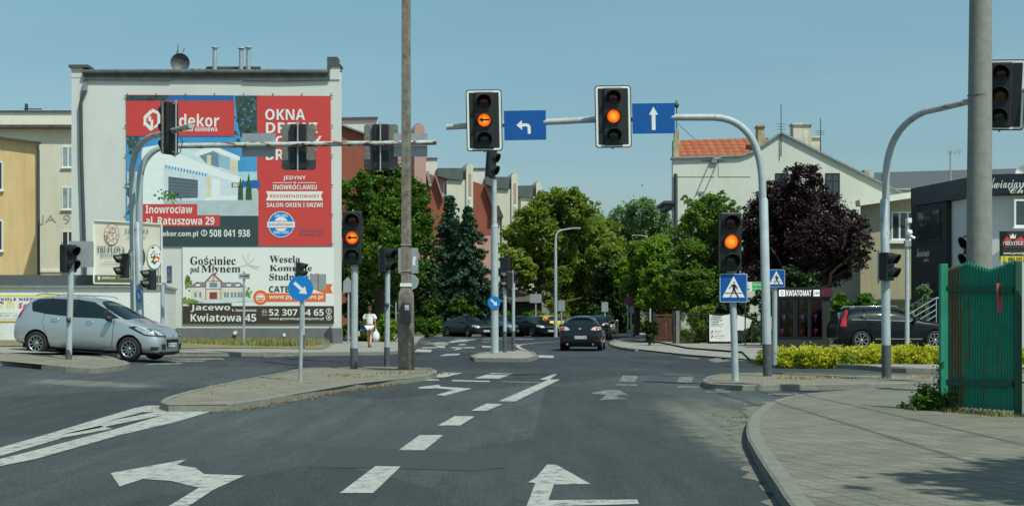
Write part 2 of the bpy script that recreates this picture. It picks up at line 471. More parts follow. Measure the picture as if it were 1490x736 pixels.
M('print_wall_blue', (.30, .48, .62), .5, var=.08)
M('print_wall_bright', (.80, .84, .85), .5, var=.04)
M('print_grey', (.10, .13, .16), .5, var=.08)
M('print_steel', (.16, .26, .36), .5, var=.08)
M('print_glow', (.75, .62, .38), .5, var=.1)
M('print_leaf', (.04, .09, .04), .6, var=.6, scale=9)
M('print_tree_dark', (.03, .06, .065), .6, var=.7, scale=5)
M('print_leaf_light', (.16, .26, .04), .6, var=.4, scale=9)
M('print_ground', (.46, .54, .56), .5, var=.1)
M('print_maroon', (.30, .05, .06), .5)
M('print_pink_red', (.62, .03, .06), .5)
M('print_yellow', (.75, .62, .05), .5)
M('print_navy', (.06, .07, .26), .5)
M('print_salmon', (.72, .42, .30), .5)
M('rubber', (.014, .014, .015), .85, var=.2)
M('rim_silver', (.42, .43, .45), .35, .8, var=.05)
M('rim_dark', (.03, .03, .032), .4, .4)
M('car_glass', (.008, .016, .018), .04, var=.1, spec=.75)
M('headlamp', (.42, .47, .50), .12, .2, var=.45, scale=16, coat=1)
M('tail_red', (.42, .008, .012), .14, var=.2, coat=1)
M('tail_clear', (.50, .46, .46), .15, var=.2, coat=1)
M('chrome', (.75, .76, .78), .12, 1, var=.02)
M('black_plastic', (.022, .022, .024), .6, var=.1)
M('plate_white', (.72, .73, .72), .5, var=.03)
M('euro_blue', (.01, .04, .4), .5)
M('skin', (.50, .27, .18), .55, var=.06)
M('white_cloth', (.78, .78, .78), .85, var=.06, scale=20, bmp=.2)
M('hair_brown', (.10, .035, .02), .6, var=.4, scale=30)
M('bark', (.075, .058, .042), .95, var=.35, scale=8, bmp=.6)
M('pink_wall', (.52, .30, .25), .88, var=.05, scale=.4)
M('terracotta_wall', (.30, .085, .055), .85, var=.10, scale=.8)
M('roof_green_grey', (.095, .12, .11), .7, var=.15)
M('roof_brown', (.085, .07, .062), .8, var=.3, scale=2)
M('gable_wall', (.64, .64, .57), .9, var=.07, scale=.4, bmp=.05, streak=.12)
M('dark_blue_fascia', (.010, .020, .032), .45, var=.1)
M('roof_grey', (.085, .095, .10), .75, var=.12)
M('yellow_paint', (.80, .42, .02), .5)
glow('lamp_amber', (1.0, .20, .008), 1.35)
m = MATS['lamp_amber']; t = m.node_tree; p = t.nodes["Principled BSDF"]; mp_ = mapping(t, objc(t), (1, 0, 1)); l_ = node(t, "ShaderNodeVectorMath", operation='LENGTH'); t.links.new(mp_, l_.inputs[0])
vo = node(t, "ShaderNodeTexVoronoi"); vo.inputs['Scale'].default_value = 60; t.links.new(objc(t), vo.inputs['Vector'])
t.links.new(mixc(t, 1.0, ramp(t, l_.outputs['Value'], [(0, (1.0, .42, .07)), (.07, (1.0, .27, .02)), (.12, (.85, .12, .004)), (.155, (.40, .04, .002))]), ramp(t, vo.outputs['Distance'], [(0, 1.12), (.8, .75)]), 'MULTIPLY'), p.inputs['Emission Color'])
glow('lamp_amber_core', (1.0, .42, .06), 1.7)

# ================================================================== GROUND
def surface(name, pts, h, mat, step=1.0, lim=None):
    """flat paved or painted area that follows the road surface, h above it"""
    bm = bmesh.new()
    k = len(pts)
    a = sum(pts[i][0] * pts[(i + 1) % k][1] - pts[(i + 1) % k][0] * pts[i][1] for i in range(k))
    if a < 0: pts = pts[::-1]
    vv = [bm.verts.new((x, y, 0)) for x, y in pts]
    for tri in tessellate_polygon([[Vector((x, y, 0)) for x, y in pts]]):
        f = bm.faces.new([vv[i] for i in tri]); f.normal_update()
        if f.normal.z < 0: f.normal_flip()
    x0, x1 = min(p[0] for p in pts), min(max(p[0] for p in pts), 2)
    y0, y1 = max(min(p[1] for p in pts), 20), min(max(p[1] for p in pts), 68)
    if x0 < -3 and y1 > y0:
        x = math.ceil(max(x0, -24))
        while x < x1:
            bmesh.ops.bisect_plane(bm, geom=bm.verts[:] + bm.edges[:] + bm.faces[:], plane_co=(x, 0, 0), plane_no=(1, 0, 0)); x += step
        y = math.ceil(y0)
        while y < y1:
            bmesh.ops.bisect_plane(bm, geom=bm.verts[:] + bm.edges[:] + bm.faces[:], plane_co=(0, y, 0), plane_no=(0, 1, 0)); y += step
    for v in bm.verts: v.co.z = zf(v.co.x, v.co.y) + h
    me = bpy.data.meshes.new(name); bm.to_mesh(me); bm.free(); me.materials.append(mm(mat))
    o = bpy.data.objects.new(name, me); C.objects.link(o)
    return tag(o, kind='structure')
def smooth_line(pts, step=.5):
    out = []
    n = len(pts)
    for i in range(n - 1):
        p0 = pts[max(i - 1, 0)]; p1 = pts[i]; p2 = pts[i + 1]; p3 = pts[min(i + 2, n - 1)]
        L = math.dist(p1, p2); k = max(1, int(L / step))
        for j in range(k):
            t = j / k
            out.append(tuple(.5 * ((2 * p1[a]) + (-p0[a] + p2[a]) * t + (2 * p0[a] - 5 * p1[a] + 4 * p2[a] - p3[a]) * t * t + (-p0[a] + 3 * p1[a] - 3 * p2[a] + p3[a]) * t ** 3) for a in (0, 1)))
    out.append(tuple(pts[-1])); return out
def kerb(line, h=.13, wd=.15, side=1, name='kerb'):
    """row of kerb stones; the stones lie to the left (side=1) of the walking direction"""
    b = MB(); vs = []
    for i, p in enumerate(line):
        a = Vector(line[max(i - 1, 0)]); c = Vector(line[min(i + 1, len(line) - 1)])
        d = (c - a).normalized(); nn = Vector((-d.y, d.x)) * side
        z = zf(*p); q = Vector(p) + nn * wd
        w0 = .004 * math.sin(i * 1.7)
        vs += [(p[0], p[1], z - .05), (p[0] + nn.x * .01, p[1] + nn.y * .01, z + h - .012 + w0), (p[0] + nn.x * .03, p[1] + nn.y * .03, z + h + w0), (q.x, q.y, z + h + w0), (q.x, q.y, z - .05)]
    k = len(line)
    b.add(vs, [(i * 5 + j, i * 5 + j + 1, i * 5 + j + 6, i * 5 + j + 5) for i in range(k - 1) for j in range(4)])
    b.add(vs[:5], [(0, 1, 2, 3, 4)]); b.add(vs[-5:], [(4, 3, 2, 1, 0)])
    return tag(b.build(name, 'kerb_stone'), kind='structure')
# base sheet to the horizon
b = MB(); b.add([(-4000, -300, -.06), (4000, -300, -.06), (4000, 5000, -.06), (-4000, 5000, -.06)], [(0, 1, 2, 3)])
tag(b.build('ground', 'grass_ground'), kind='structure')
# asphalt of the whole junction
b = MB(); NX, NY = 84, 118; xs = [-46 + i for i in range(NX + 1)]; ys = [-16 + j for j in range(NY + 1)]
b.add([(x, y, zf(x, y)) for y in ys for x in xs], [(j * (NX + 1) + i, j * (NX + 1) + i + 1, (j + 1) * (NX + 1) + i + 1, (j + 1) * (NX + 1) + i) for j in range(NY) for i in range(NX)], 0, True)
tag(b.build('road', 'asphalt'), kind='structure')
surface('far_street', [(3.0, 102), (11.5, 102), (24, 190), (60, 320), (46, 320), (14, 190)], .01, 'asphalt')
surface('asphalt_repair', [G(*p) for p in ((478, 654), (560, 652), (640, 655), (742, 663), (735, 680), (690, 685), (560, 681), (450, 680))], .004, 'asphalt_patch')

def gp(L, h=0): return [G(x, y, h) for x, y in L]
H = .12
# right foreground pavement
edge = smooth_line([(2.05, 4), (2.05, 8)] + gp([(1165, 748), (1127, 700), (1098, 655), (1086, 627), (1096, 600), (1130, 581), (1180, 572), (1260, 566), (1340, 562.5)], H) + [(12, 30.6), (30, 31.5)])
surface('pavement', edge + [(30, 4)], H, 'pavement_slabs'); kerb(edge, H + .01, .16, -1)
# right traffic island
isl = gp([(1022, 553), (1030, 557), (1080, 559.5), (1190, 558.5), (1345, 556)], H) + [(16, 33.9), (30, 35)]
isl2 = [(30, 38.2), (16, 36.8)] + gp([(1345, 544), (1200, 542.5), (1110, 541.5), (1050, 543.5), (1026, 548)], H)
surface('traffic_island', isl + isl2, H - .03, 'island_setts'); kerb(smooth_line(isl2[-3:] + isl), H, .15, 1); kerb(smooth_line(isl2), H, .15, 1)
# pavement with the hedge bed, kiosk and parking behind it
bed = [(40, 41.8), (20, 41.2)] + gp([(1365, 536), (1250, 531), (1125, 525.5), (1092, 522)], H)
surface('pavement', bed + gp([(1080, 511), (1000, 505), (960, 497), (900, 493.5)], H) + [(7.2, 90), (9.5, 112), (42, 112), (42, 60)], H, 'far_pavement')
kerb(smooth_line(bed), H + .01, .15, -1)
apr = gp([(1092, 522), (1000, 515), (935, 508), (896, 502.5), (886, 498.5), (892, 494), (905, 490.5)], .06)
surface('pavement', apr + gp([(960, 494), (1010, 500), (1080, 508)], .06), .05, 'far_pavement')
kerb(smooth_line(gp([(924, 507), (908, 505), (896, 502.5), (887, 499), (891, 494.5)], H)), H - .02, .15, -1)
# left island with the concrete pole
li = gp([(233, 582), (245, 588), (330, 587), (430, 572), (520, 557), (590, 549.5), (628, 544), (637, 540)], H)
li2 = gp([(637, 540), (630, 535.5), (600, 533.5), (530, 533), (450, 534.5), (400, 543), (310, 560), (250, 574), (233, 582)], H)
surface('traffic_island', li + li2[1:-1], H - .01, 'island_setts'); kerb(smooth_line(li), H, .15, 1); kerb(smooth_line(li2), H, .15, 1)
# far left island in front of the silver car
fl = [(-24, 31.5)] + gp([(0, 545), (60, 540), (130, 535), (176, 531), (190, 527)], H)
fl2 = gp([(190, 527), (172, 522), (120, 516.5), (0, 514)], H) + [(-24, 36.5)]
surface('traffic_island', fl + fl2[1:], H - .01, 'island_setts'); kerb(smooth_line(fl), H, .15, 1); kerb(smooth_line(fl2), H, .15, 1)
# middle island
mi = gp([(684, 516.5), (690, 520.5), (768, 521), (783, 517), (777, 511.5), (757, 508.5)], H)
mi2 = gp([(757, 508.5), (742, 510), (700, 512), (684, 516.5)], H)
surface('traffic_island', mi + mi2[1:-1], H - .01, 'far_pavement'); kerb(mi, H, .14, 1); kerb(mi2, H, .14, 1)
# pavement along the billboard building
lp = [(-46, 53)] + gp([(0, 512.5), (150, 513), (270, 512.5), (400, 512.5), (520, 512), (575, 510.5), (594, 506), (606, 498), (612, 492), (618, 489)], H)
surface('pavement', lp + [(-7, 112), (-46, 112)], H, 'far_pavement'); kerb(smooth_line(lp), H, .15, 1)
surface('grass_verge', gp([(-200, 507), (262, 506.5), (470, 507), (482, 501)], H + .02) + [(-8.3, 71.5), (-40, 71.5)], H + .02, 'dry_ground')
surface('grass_verge', [(-8.0, 92), (-6.5, 98), (-4.5, 103.6), (3.0, 104.2), (3.2, 103.8), (12, 180), (-50, 180), (-50, 86)], H + .03, 'grass_ground')
kerb(smooth_line([(-8.6, 89), (-6.5, 97.4), (-4.5, 103.0), (-1, 103.5), (3.0, 103.6)]), H, .2, 1)
surface('grass_verge', [(4.2 + 3.6, 73.4), (30, 74), (30, 140), (14.5, 140), (12, 112), (9.0, 92)], H + .03, 'grass_ground')

# ------------------------------------------------------------------ painted markings
def Z(x, y, s=2.876, ox=430, oy=480): return (ox + x / s, oy + y / s)
def paint(pts, mat='road_paint', h=.006): return surface('road_marking', [G(*p) for p in pts], h, mat)
paint([(161, 688.5), (271, 668.5), (257, 676.5), (285, 681), (297, 690), (356, 692), (310, 713), (262, 745), (232, 745), (289, 710), (250, 700), (208, 697), (174, 708)])
paint([(608, 563.4), (638.6, 559.6), (641, 562.4), (686.6, 565.2), (647, 575.6), (634.5, 574.6), (661, 567), (636, 564.8), (611, 565.6)])
paint([(796, 676), (810, 676.5), (859.5, 704.5), (806, 705), (798, 728), (927, 727), (930, 733.5), (797, 737), (795, 748), (762, 748), (779, 703), (768, 702), (781, 694)])
paint([(861, 571), (884, 567.4), (900, 567.4), (915, 574.6), (897, 574.8), (898, 577.6), (914, 580.4), (873, 582), (882, 574.5), (862, 572.5)], 'old_road_paint')
for q in (((185, 683), (325, 683), (440, 572), (335, 570)), ((432, 503), (540, 503), (618, 440), (520, 440)), ((595, 400), (690, 400), (750, 362), (668, 360)),
          ((735, 338), (800, 338), (865, 311), (800, 308)), ((850, 298), (920, 299), (1108, 207), (1060, 207)), ((1020, 208), (1060, 208), (1098, 184), (1080, 184)),
          ((548, 198), (625, 198), (700, 180), (625, 178)), ((748, 202), (850, 204), (912, 183), (820, 180)), ((655, 214), (813, 218), (813, 213), (655, 209)),
          ((435, 211), (600, 212), (600, 207), (445, 204)), ((497, 91), (565, 93), (572, 83), (510, 80)), ((600, 109), (680, 106), (690, 99), (630, 100)),
          ((1015, 115), (1080, 117), (1080, 107), (1018, 105)), ((585, 73), (625, 75), (625, 67), (590, 66)), ((780, 72), (850, 76), (850, 70), (780, 66)),
          ((520, 60), (640, 55), (760, 40), (720, 38)), ((660, 86), (700, 78), (705, 72), (680, 75))):
    paint([Z(*p) for p in q])
for q in (((1352, 216), (1420, 218), (1435, 192), (1370, 190)), ((1342, 232), (1430, 233), (1430, 228), (1342, 226)), ((865, 218), (1025, 222), (1025, 218), (865, 214))):
    paint([Z(*p) for p in q], 'old_road_paint')
Z3 = lambda x, y: Z(x, y, 2.483, 890, 480)
for q in (((235, 191), (288, 191), (298, 169), (245, 169)), ((240, 208), (335, 210), (335, 204), (240, 202)), ((345, 108), (375, 118), (430, 112), (385, 99)),
          ((240, 100), (320, 106), (310, 101), (250, 98)), ((565, 235), (675, 235), (675, 229), (565, 230)), ((340, 226), (430, 226), (430, 221), (340, 221))):
    paint([Z3(*p) for p in q], 'old_road_paint')
paint([Z3(x, y) for x, y in ((350, 206), (620, 197), (1108, 191), (1108, 200), (620, 207), (380, 218))])
paint([(1050, 523), (1130, 528), (1250, 532.5), (1365, 537.5), (1365, 536.7), (1250, 531.2), (1130, 526.6), (1050, 522.0)], 'old_road_paint')
Z1 = lambda x, y: Z(x, y, 2.876, 0, 480)
paint([Z1(*p) for p in ((0, 541), (130, 509), (480, 416), (700, 352), (850, 318), (960, 319), (740, 385), (500, 441), (150, 541), (0, 571))], h=.0075)
paint([Z1(*p) for p in ((0, 493), (200, 436), (430, 366), (560, 328), (620, 316), (690, 318), (470, 377), (250, 456), (0, 528))])
for q in (((250, 440), (330, 428), (740, 345), (690, 336), (380, 398), (300, 420)), ((30, 500), (160, 470), (470, 415), (420, 402), (150, 462)), ((560, 345), (690, 322), (800, 330), (740, 345))):
    paint([Z1(*p) for p in q], 'road_paint', .0095)
paint([Z1(*p) for p in ((200, 170), (400, 162), (515, 157), (505, 153), (405, 156), (240, 165))], 'old_road_paint')
for q in (((700, 118), (930, 118), (940, 124), (760, 126)), ((700, 128), (860, 127), (850, 133), (720, 135)), ((640, 140), (780, 138), (740, 144), (600, 146)), ((1155, 97), (1220, 97), (1220, 101), (1160, 101)), ((1100, 111), (1230, 107), (1230, 110), (1110, 114)), ((0, 103), (80, 104), (80, 109), (0, 108))):
    paint([Z1(*p) for p in q], 'old_road_paint')
ln = smooth_line([G(*p) for p in ((770, 512), (758, 507), (754, 503), (768, 500), (810, 497), (870, 494.5))])
b = MB()
vs = []
for i, p in enumerate(ln):
    a = Vector(ln[max(i - 1, 0)]); c = Vector(ln[min(i + 1, len(ln) - 1)]); d = (c - a).normalized()
    vs += [(p[0] - d.y * .09, p[1] + d.x * .09, .007), (p[0] + d.y * .09, p[1] - d.x * .09, .007)]
b.add(vs, [(2 * i, 2 * i + 1, 2 * i + 3, 2 * i + 2) for i in range(len(ln) - 1)])
tag(b.build('road_marking', 'road_paint'), kind='structure')
for y, xs in ((497, ((610, 626), (640, 655), (668, 680), (700, 712))), (501, ((630, 650), (666, 676), (745, 752))), (493, ((660, 690), (700, 730), (745, 775))), (505.5, ((612, 636), (655, 690)))):
    for a, c in xs: paint([(a, y + .9), (c, y + .9), (c + 2, y - .5), (a + 3, y - .5)], 'road_paint' if y > 499 else 'old_road_paint')

gut = [G(*p) for p in ((1165, 752), (1120, 702), (1092, 660), (1078, 630), (1088, 602), (1120, 584))]
gut2 = smooth_line(gut, .12); gpoly = [(x - .13 - .05 * math.sin(i * .9) - .05 * math.sin(i * .31) - .02 * math.sin(i * 2.3), y) for i, (x, y) in enumerate(gut2)] + [(x + .12, y + .02) for x, y in gut2[::-1]]
groundmat('gutter_sand', (.10, .10, .08), (.16, .155, .125), (.22, .21, .17), 3.0)
surface('gutter_sand', gpoly, .004, 'gutter_sand')
# ------------------------------------------------------------------ loose ground cover
def tufts(name, label, cat, spots, n, hgt, mats, spread=.05):
    vs = []; fs = []; k = 0; mi = []
    for _ in range(n):
        x, y, z = spots()
        hh = hgt * random.uniform(.4, 1.25); a = random.uniform(0, math.pi); dx, dy = math.cos(a) * .012, math.sin(a) * .012
        lx, ly = random.gauss(0, spread), random.gauss(0, spread)
        q_ = min(1, y / 45) * (1 + hh * 6); dx *= q_; dy *= q_
        vs += [(x - dx, y - dy, z - .02), (x + dx, y + dy, z - .02), (x + lx, y + ly, z + hh)]
        fs.append((k, k + 1, k + 2)); k += 3; mi.append(random.randrange(len(mats)))
    me = bpy.data.meshes.new(name); me.from_pydata(vs, [], fs)
    for m in mats: me.materials.append(mm(m))
    me.polygons.foreach_set("material_index", mi); me.update()
    o = bpy.data.objects.new(name, me); C.objects.link(o); return tag(o, label, cat, kind='stuff')
M('blade_green', (.10, .17, .03), .7, var=.3, scale=2); M('blade_dry', (.36, .28, .10), .8, var=.3, scale=2); M('blade_rust', (.30, .12, .035), .8, var=.3, scale=3)
M('blade_dark', (.035, .07, .018), .7, var=.3, scale=2)
def along(line, w, z):
    def f():
        i = random.randrange(len(line) - 1); t = random.random(); a, c = line[i], line[i + 1]
        x = a[0] + (c[0] - a[0]) * t + random.gauss(0, w); y = a[1] + (c[1] - a[1]) * t + random.gauss(0, w)
        return x, y, zf(x, y) + z
    return f
def inbox(x0, x1, y0, y1, z):
    def f():
        x = random.uniform(x0, x1); y = random.uniform(y0, y1); return x, y, zf(x, y) + z
    return f
tufts('verge_grass', 'green and straw coloured grass in front of the white billboard wall', 'grass', inbox(-15.2, -8.6, 63.0, 71.4, H), 12000, .26, ['blade_green', 'blade_dry', 'blade_green', 'blade_dry'])
lis = smooth_line(li)
tufts('kerb_weeds', 'dry rust brown weeds along the near kerb of the left island', 'weeds', along([p for p in lis[:int(len(lis) * .75)]], .10, .01), 900, .045, ['blade_rust', 'blade_dry', 'blade_rust'], .09)
def clumpy(f, n):
    cs = [f() for _ in range(n)]
    def g():
        x, y, z = random.choice(cs); return x + random.gauss(0, .16), y + random.gauss(0, .16), z
    return g
tufts('island_weeds', 'sparse green and brown weeds between the setts of the left island', 'weeds', clumpy(along([G(*p, H) for p in ((300, 573), (400, 556), (470, 545), (520, 546), (590, 541))], .5, H), 26), 420, .045, ['blade_green', 'blade_dry', 'blade_rust'])
tufts('island_weeds', 'dry brown weeds on the right island around the gantry mast foot', 'weeds', clumpy(along([G(*p, H) for p in ((1120, 548), (1200, 550), (1340, 548))], .3, H), 14), 260, .05, ['blade_dry', 'blade_rust', 'blade_dry'])
tufts('kerb_weeds', 'few green weeds growing out of the joint along the right kerb', 'weeds', clumpy(along([G(*p, H) for p in ((1102, 600), (1094, 612), (1160, 690), (1110, 585), (1180, 720))], .03, H - .03), 12), 420, .025, ['blade_green', 'blade_dark'])
fp = [G(1375, 598, H), G(1475, 606, H)]
tufts('fence_weeds', 'low green and dry weeds along the foot of the green fence', 'weeds', along(fp, .10, H), 900, .07, ['blade_green', 'blade_dry', 'blade_dark'])
tufts('verge_grass', 'short bright grass behind the cars parked in the distance', 'grass', inbox(-9, 4, 104.8, 108, H), 5000, .28, ['blade_green'])

# ================================================================== TREES AND SHRUBS
leafmat('leaf_maple', (.035, .085, .012), (.11, .21, .025)); leafmat('leaf_green', (.075, .15, .028), (.21, .34, .065), .42)
leafmat('leaf_yellowish', (.11, .16, .025), (.27, .34, .06), .42); leafmat('leaf_bright', (.10, .19, .022), (.26, .39, .05), .42)
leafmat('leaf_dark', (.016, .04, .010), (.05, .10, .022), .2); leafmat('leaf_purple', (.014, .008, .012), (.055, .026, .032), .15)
leafmat('needle', (.016, .045, .024), (.05, .11, .06), .1, 1.6); leafmat('leaf_hedge', (.04, .10, .012), (.12, .22, .025), .3)
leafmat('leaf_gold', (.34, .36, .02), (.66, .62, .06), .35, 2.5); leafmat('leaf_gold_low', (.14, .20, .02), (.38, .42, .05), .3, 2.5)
leafmat('leaf_blue', (.10, .17, .08), (.21, .32, .16), .35)
def leaves(name, clumps, n, size, mat, parent=None, sub=.26, nsub=30, flat=.5, aspect=1.6, world=True, loc=(0, 0, 0)):
    """crown of many leaf-sized faces gathered in small clumps round bigger ones"""
    cl = np.array([c[:4] for c in clumps], float); sq = np.array([c[4] if len(c) > 4 else 1.0 for c in clumps])
    wts = cl[:, 3] ** 2.2; wts /= wts.sum()
    cents = []; rad = []
    for c, wgt, q in zip(cl, wts, sq):
        k = max(3, int(nsub * len(cl) * wgt))
        d = rng.normal(size=(k, 3)); d /= np.linalg.norm(d, axis=1)[:, None]
        rr = c[3] * rng.uniform(.45, 1.0, (k, 1)) ** .7
        pp = d * rr; pp[:, 2] *= q
        cents.append(c[:3] + pp); rad.append(np.full(k, c[3] * sub))
    cents = np.vstack(cents); rad = np.concatenate(rad) * rng.uniform(.6, 1.5, len(cents))
    idx = rng.choice(len(cents), n, p=rad ** 2 / (rad ** 2).sum())
    d = rng.normal(size=(n, 3)); d /= np.linalg.norm(d, axis=1)[:, None]
    pos = cents[idx] + d * (rad[idx] * rng.uniform(.2, 1.25, n) ** .6 * np.where(rng.random(n) < .16, rng.uniform(1.1, 2.1, n), 1.0))[:, None] * np.array([1, 1, .75])
    nrm = rng.normal(size=(n, 3)); nrm[:, 2] = np.abs(nrm[:, 2]) + flat; nrm /= np.linalg.norm(nrm, axis=1)[:, None]
    a = np.cross(nrm, rng.normal(size=(n, 3))); a /= np.linalg.norm(a, axis=1)[:, None]; bb = np.cross(nrm, a)
    s = (size * rng.uniform(.55, 1.35, n))[:, None]
    V = np.stack([pos - a * s * aspect / 2, pos + bb * s * .5 + nrm * s * .1, pos + a * s * aspect / 2, pos - bb * s * .5 + nrm * s * .1], 1).reshape(-1, 3)
    if parent is not None and world: V = V - np.array(parent.location)
    me = bpy.data.meshes.new(name)
    me.vertices.add(4 * n); me.vertices.foreach_set("co", V.ravel())
    me.loops.add(4 * n); me.loops.foreach_set("vertex_index", np.arange(4 * n, dtype=np.int32))
    me.polygons.add(n); me.polygons.foreach_set("loop_start", np.arange(0, 4 * n, 4, dtype=np.int32)); me.polygons.foreach_set("loop_total", np.full(n, 4, dtype=np.int32))
    me.materials.append(mm(mat)); me.update(calc_edges=True)
    o = bpy.data.objects.new(name, me); C.objects.link(o)
    if parent is not None: o.parent = parent
    return o
def limb(b, p0, p1, r0, r1, wig=.15, n=5):
    p0 = Vector(p0); p1 = Vector(p1); L = (p1 - p0).length; pts = []; rs = []
    for i in range(n + 1):
        t = i / n; q = p0.lerp(p1, t)
        if 0 < i < n: q += Vector((random.gauss(0, 1), random.gauss(0, 1), 0)) * wig * L * .2
        pts.append(q); rs.append(r0 + (r1 - r0) * t)
    b.tube(pts, rs, 8)
def tree(label, base, clumps, n, size, mat, trunk_h, r=.2, group=None, cat='tree', kind='deciduous_tree', **kw):
    x, y = base; z = zf(x, y) + (0 if 'z' not in kw else kw.pop('z'))
    t = th(kind, label, cat, (x, y, z), 0, group)
    b = MB(); top = Vector((x + random.uniform(-.2, .2), y, z + trunk_h))
    limb(b, (x, y, z - .1), top, r, r * .75, .1)
    for c in clumps:
        limb(b, top - Vector((0, 0, trunk_h * random.uniform(.02, .3))), (c[0], c[1], c[2] + c[3] * .2), r * .55, r * .12, .3)
    b.build('trunk', 'bark', t, world=True)
    leaves('crown', clumps, n, size, mat, t, **kw)
    return t
def blobs(pxs, Y, dY=1.5):
    """clumps measured on the photo (pixel x, pixel y, radius in pixels) put at distance Y with depth scatter"""
    out = []
    for i, c in enumerate(pxs):
        yy = Y + (c[3] if len(c) > 3 else random.uniform(-dY, dY)); out.append((PX(c[0], yy), yy, PZ(c[1], yy), c[2] * yy / F))
    return out
# big maple behind the billboard building
tree('large dark green maple behind the white billboard wall and the concrete pole', (PX(548, 79), 79),
     blobs([(520, 275, 26), (560, 270, 30), (598, 285, 26), (612, 300, 18), (540, 310, 34), (585, 325, 36), (520, 340, 26), (560, 365, 38), (606, 345, 24), (530, 395, 30), (590, 390, 28), (506, 300, 16), (512, 405, 22), (620, 330, 12), (575, 425, 18), (536, 255, 14), (585, 262, 14)], 79, 2.5),
     100000, 0.115, 'leaf_maple', 3.6, .3, nsub=30)
tree('dark dense tree between the maple and the pavilion', (PX(600, 98), 98),
     blobs([(510, 400, 22), (530, 430, 24), (560, 420, 24), (590, 410, 26), (615, 400, 20), (620, 360, 16), (540, 455, 18), (575, 450, 18), (605, 440, 20), (515, 445, 18), (632, 425, 12)], 98, 2), 40000, .13, 'leaf_dark', 3.0, .2, nsub=30)
def spruce(label, base, H_, r0, n=9000, lean=0):
    x, y = base; z = zf(x, y)
    t = th('spruce_tree', label, 'tree', (x, y, z), 0, 'spruces by the pavilion')
    b = MB(); b.tube([(x, y, z - .1), (x, y, z + H_)], [.16, .02], 8); b.build('trunk', 'bark', t, world=True)
    cl = []; h = .9
    while h < H_ - .15:
        fr = 1 - h / H_; rr = r0 * fr ** .92 + .10; k = max(5, int(12 * fr + 4)); ph = random.random() * 6
        for j in range(k):
            a = ph + 2 * math.pi * j / k + random.uniform(-.2, .2); L = rr * random.choice((random.uniform(.45, .9), random.uniform(.85, 1.25)))
            for s in np.linspace(.25, 1.0, max(2, int(L / .32) + 1)):
                cl.append((x + math.cos(a) * L * s, y + math.sin(a) * L * s, z + h - .42 * L * s ** 1.3 + .16 * s * L, .10 + .10 * (1 - s)))
        h += random.uniform(.34, .62) if fr > .3 else .30
    leaves('crown', cl, n, .11, 'needle', t, sub=.85, nsub=3, flat=.1, aspect=2.6)
    return t
spruce('taller dark spruce between the maple and the apartment blocks', (PX(655, 109), 109), 10.1, 3.9, 60000)
spruce('shorter dark spruce with drooping branches, the one beside the pink wall', (PX(681, 107), 107), 9.0, 3.8, 60000)
for px, gl in ((640, 'small round bushy tree under the tall spruce'), (672, 'small umbrella-shaped tree in front of the pavilion'), (612, 'small bushy tree beside the concrete pole')):
    tree(gl, (PX(px, 105.5), 105.5), blobs([(px, 446, 12), (px - 13, 450, 10), (px + 13, 450, 10), (px - 4, 440, 9), (px + 8, 441, 8)], 105.5, .4), 3000, .16, 'leaf_hedge', 1.2, .08, nsub=16, kind='small_tree')
# street trees in the middle distance
tree('broad yellow green tree beside the apartment towers', (PX(782, 118), 118),
     blobs([(775, 320, 24), (800, 300, 24), (830, 295, 22), (752, 345, 22), (790, 350, 30), (820, 335, 26), (745, 375, 18), (780, 388, 26), (848, 310, 16), (815, 372, 26), (735, 362, 12), (850, 340, 20), (770, 415, 16), (806, 405, 20), (760, 392, 20), (812, 283, 12), (845, 288, 12), (865, 300, 10), (740, 395, 12), (758, 322, 14), (790, 288, 10)], 118, 3), 60000, .17, 'leaf_yellowish', 5.0, .24, nsub=34)
tree('green tree left of the black hatchback behind the lamp post', (PX(858, 130), 130),
     blobs([(850, 345, 28), (880, 335, 22), (842, 380, 30), (872, 370, 28), (835, 420, 28), (862, 425, 28), (890, 360, 20), (820, 445, 20), (870, 455, 22), (845, 455, 20), (905, 400, 20), (800, 430, 18), (810, 455, 18), (828, 400, 22)], 130, 3), 60000, .17, 'leaf_yellowish', 4.5, .24, nsub=34)
tree('light green tree mass closing the street gap left part', (PX(872, 165), 165),
     blobs([(860, 330, 24), (885, 345, 24), (850, 370, 26), (885, 385, 28), (865, 420, 28), (900, 430, 26), (885, 460, 20), (905, 335, 18), (840, 440, 24)], 165, 3), 40000, .22, 'leaf_green', 6, .3, nsub=34)
tree('light green tree mass closing the street gap right part', (PX(960, 160), 160),
     blobs([(930, 370, 26), (955, 345, 22), (975, 370, 26), (950, 400, 28), (985, 405, 26), (920, 420, 26), (960, 440, 28), (995, 440, 24), (1005, 380, 20), (980, 340, 16)], 160, 3), 40000, .22, 'leaf_bright', 6, .3, nsub=34)
tree('feathery pale tree rising behind the others in the street gap', (PX(925, 150), 150),
     blobs([(905, 322, 22), (935, 312, 24), (960, 322, 18), (888, 335, 18), (905, 303, 10), (940, 296, 10), (968, 308, 10), (980, 335, 12), (920, 345, 28), (950, 350, 24), (970, 345, 14), (900, 375, 26), (930, 390, 26), (945, 305, 12)], 150, 4), 50000, 0.160, 'leaf_blue', 6, .3, nsub=39)
tree('dense green tree above the no stopping sign', (PX(925, 100), 100),
     blobs([(935, 375, 24), (960, 365, 22), (912, 395, 20), (945, 405, 26), (970, 392, 22), (925, 425, 20), (955, 432, 22), (905, 412, 12), (975, 420, 20), (985, 400, 16)], 100, 2.5), 60000, 0.130, 'leaf_bright', 4, .22, nsub=39)
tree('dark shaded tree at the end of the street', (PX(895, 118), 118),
     blobs([(890, 400, 22), (880, 430, 22), (905, 440, 24), (895, 465, 18), (870, 460, 18), (915, 462, 16)], 118, 3), 25299, 0.186, 'leaf_dark', 2.6, .22, nsub=36)
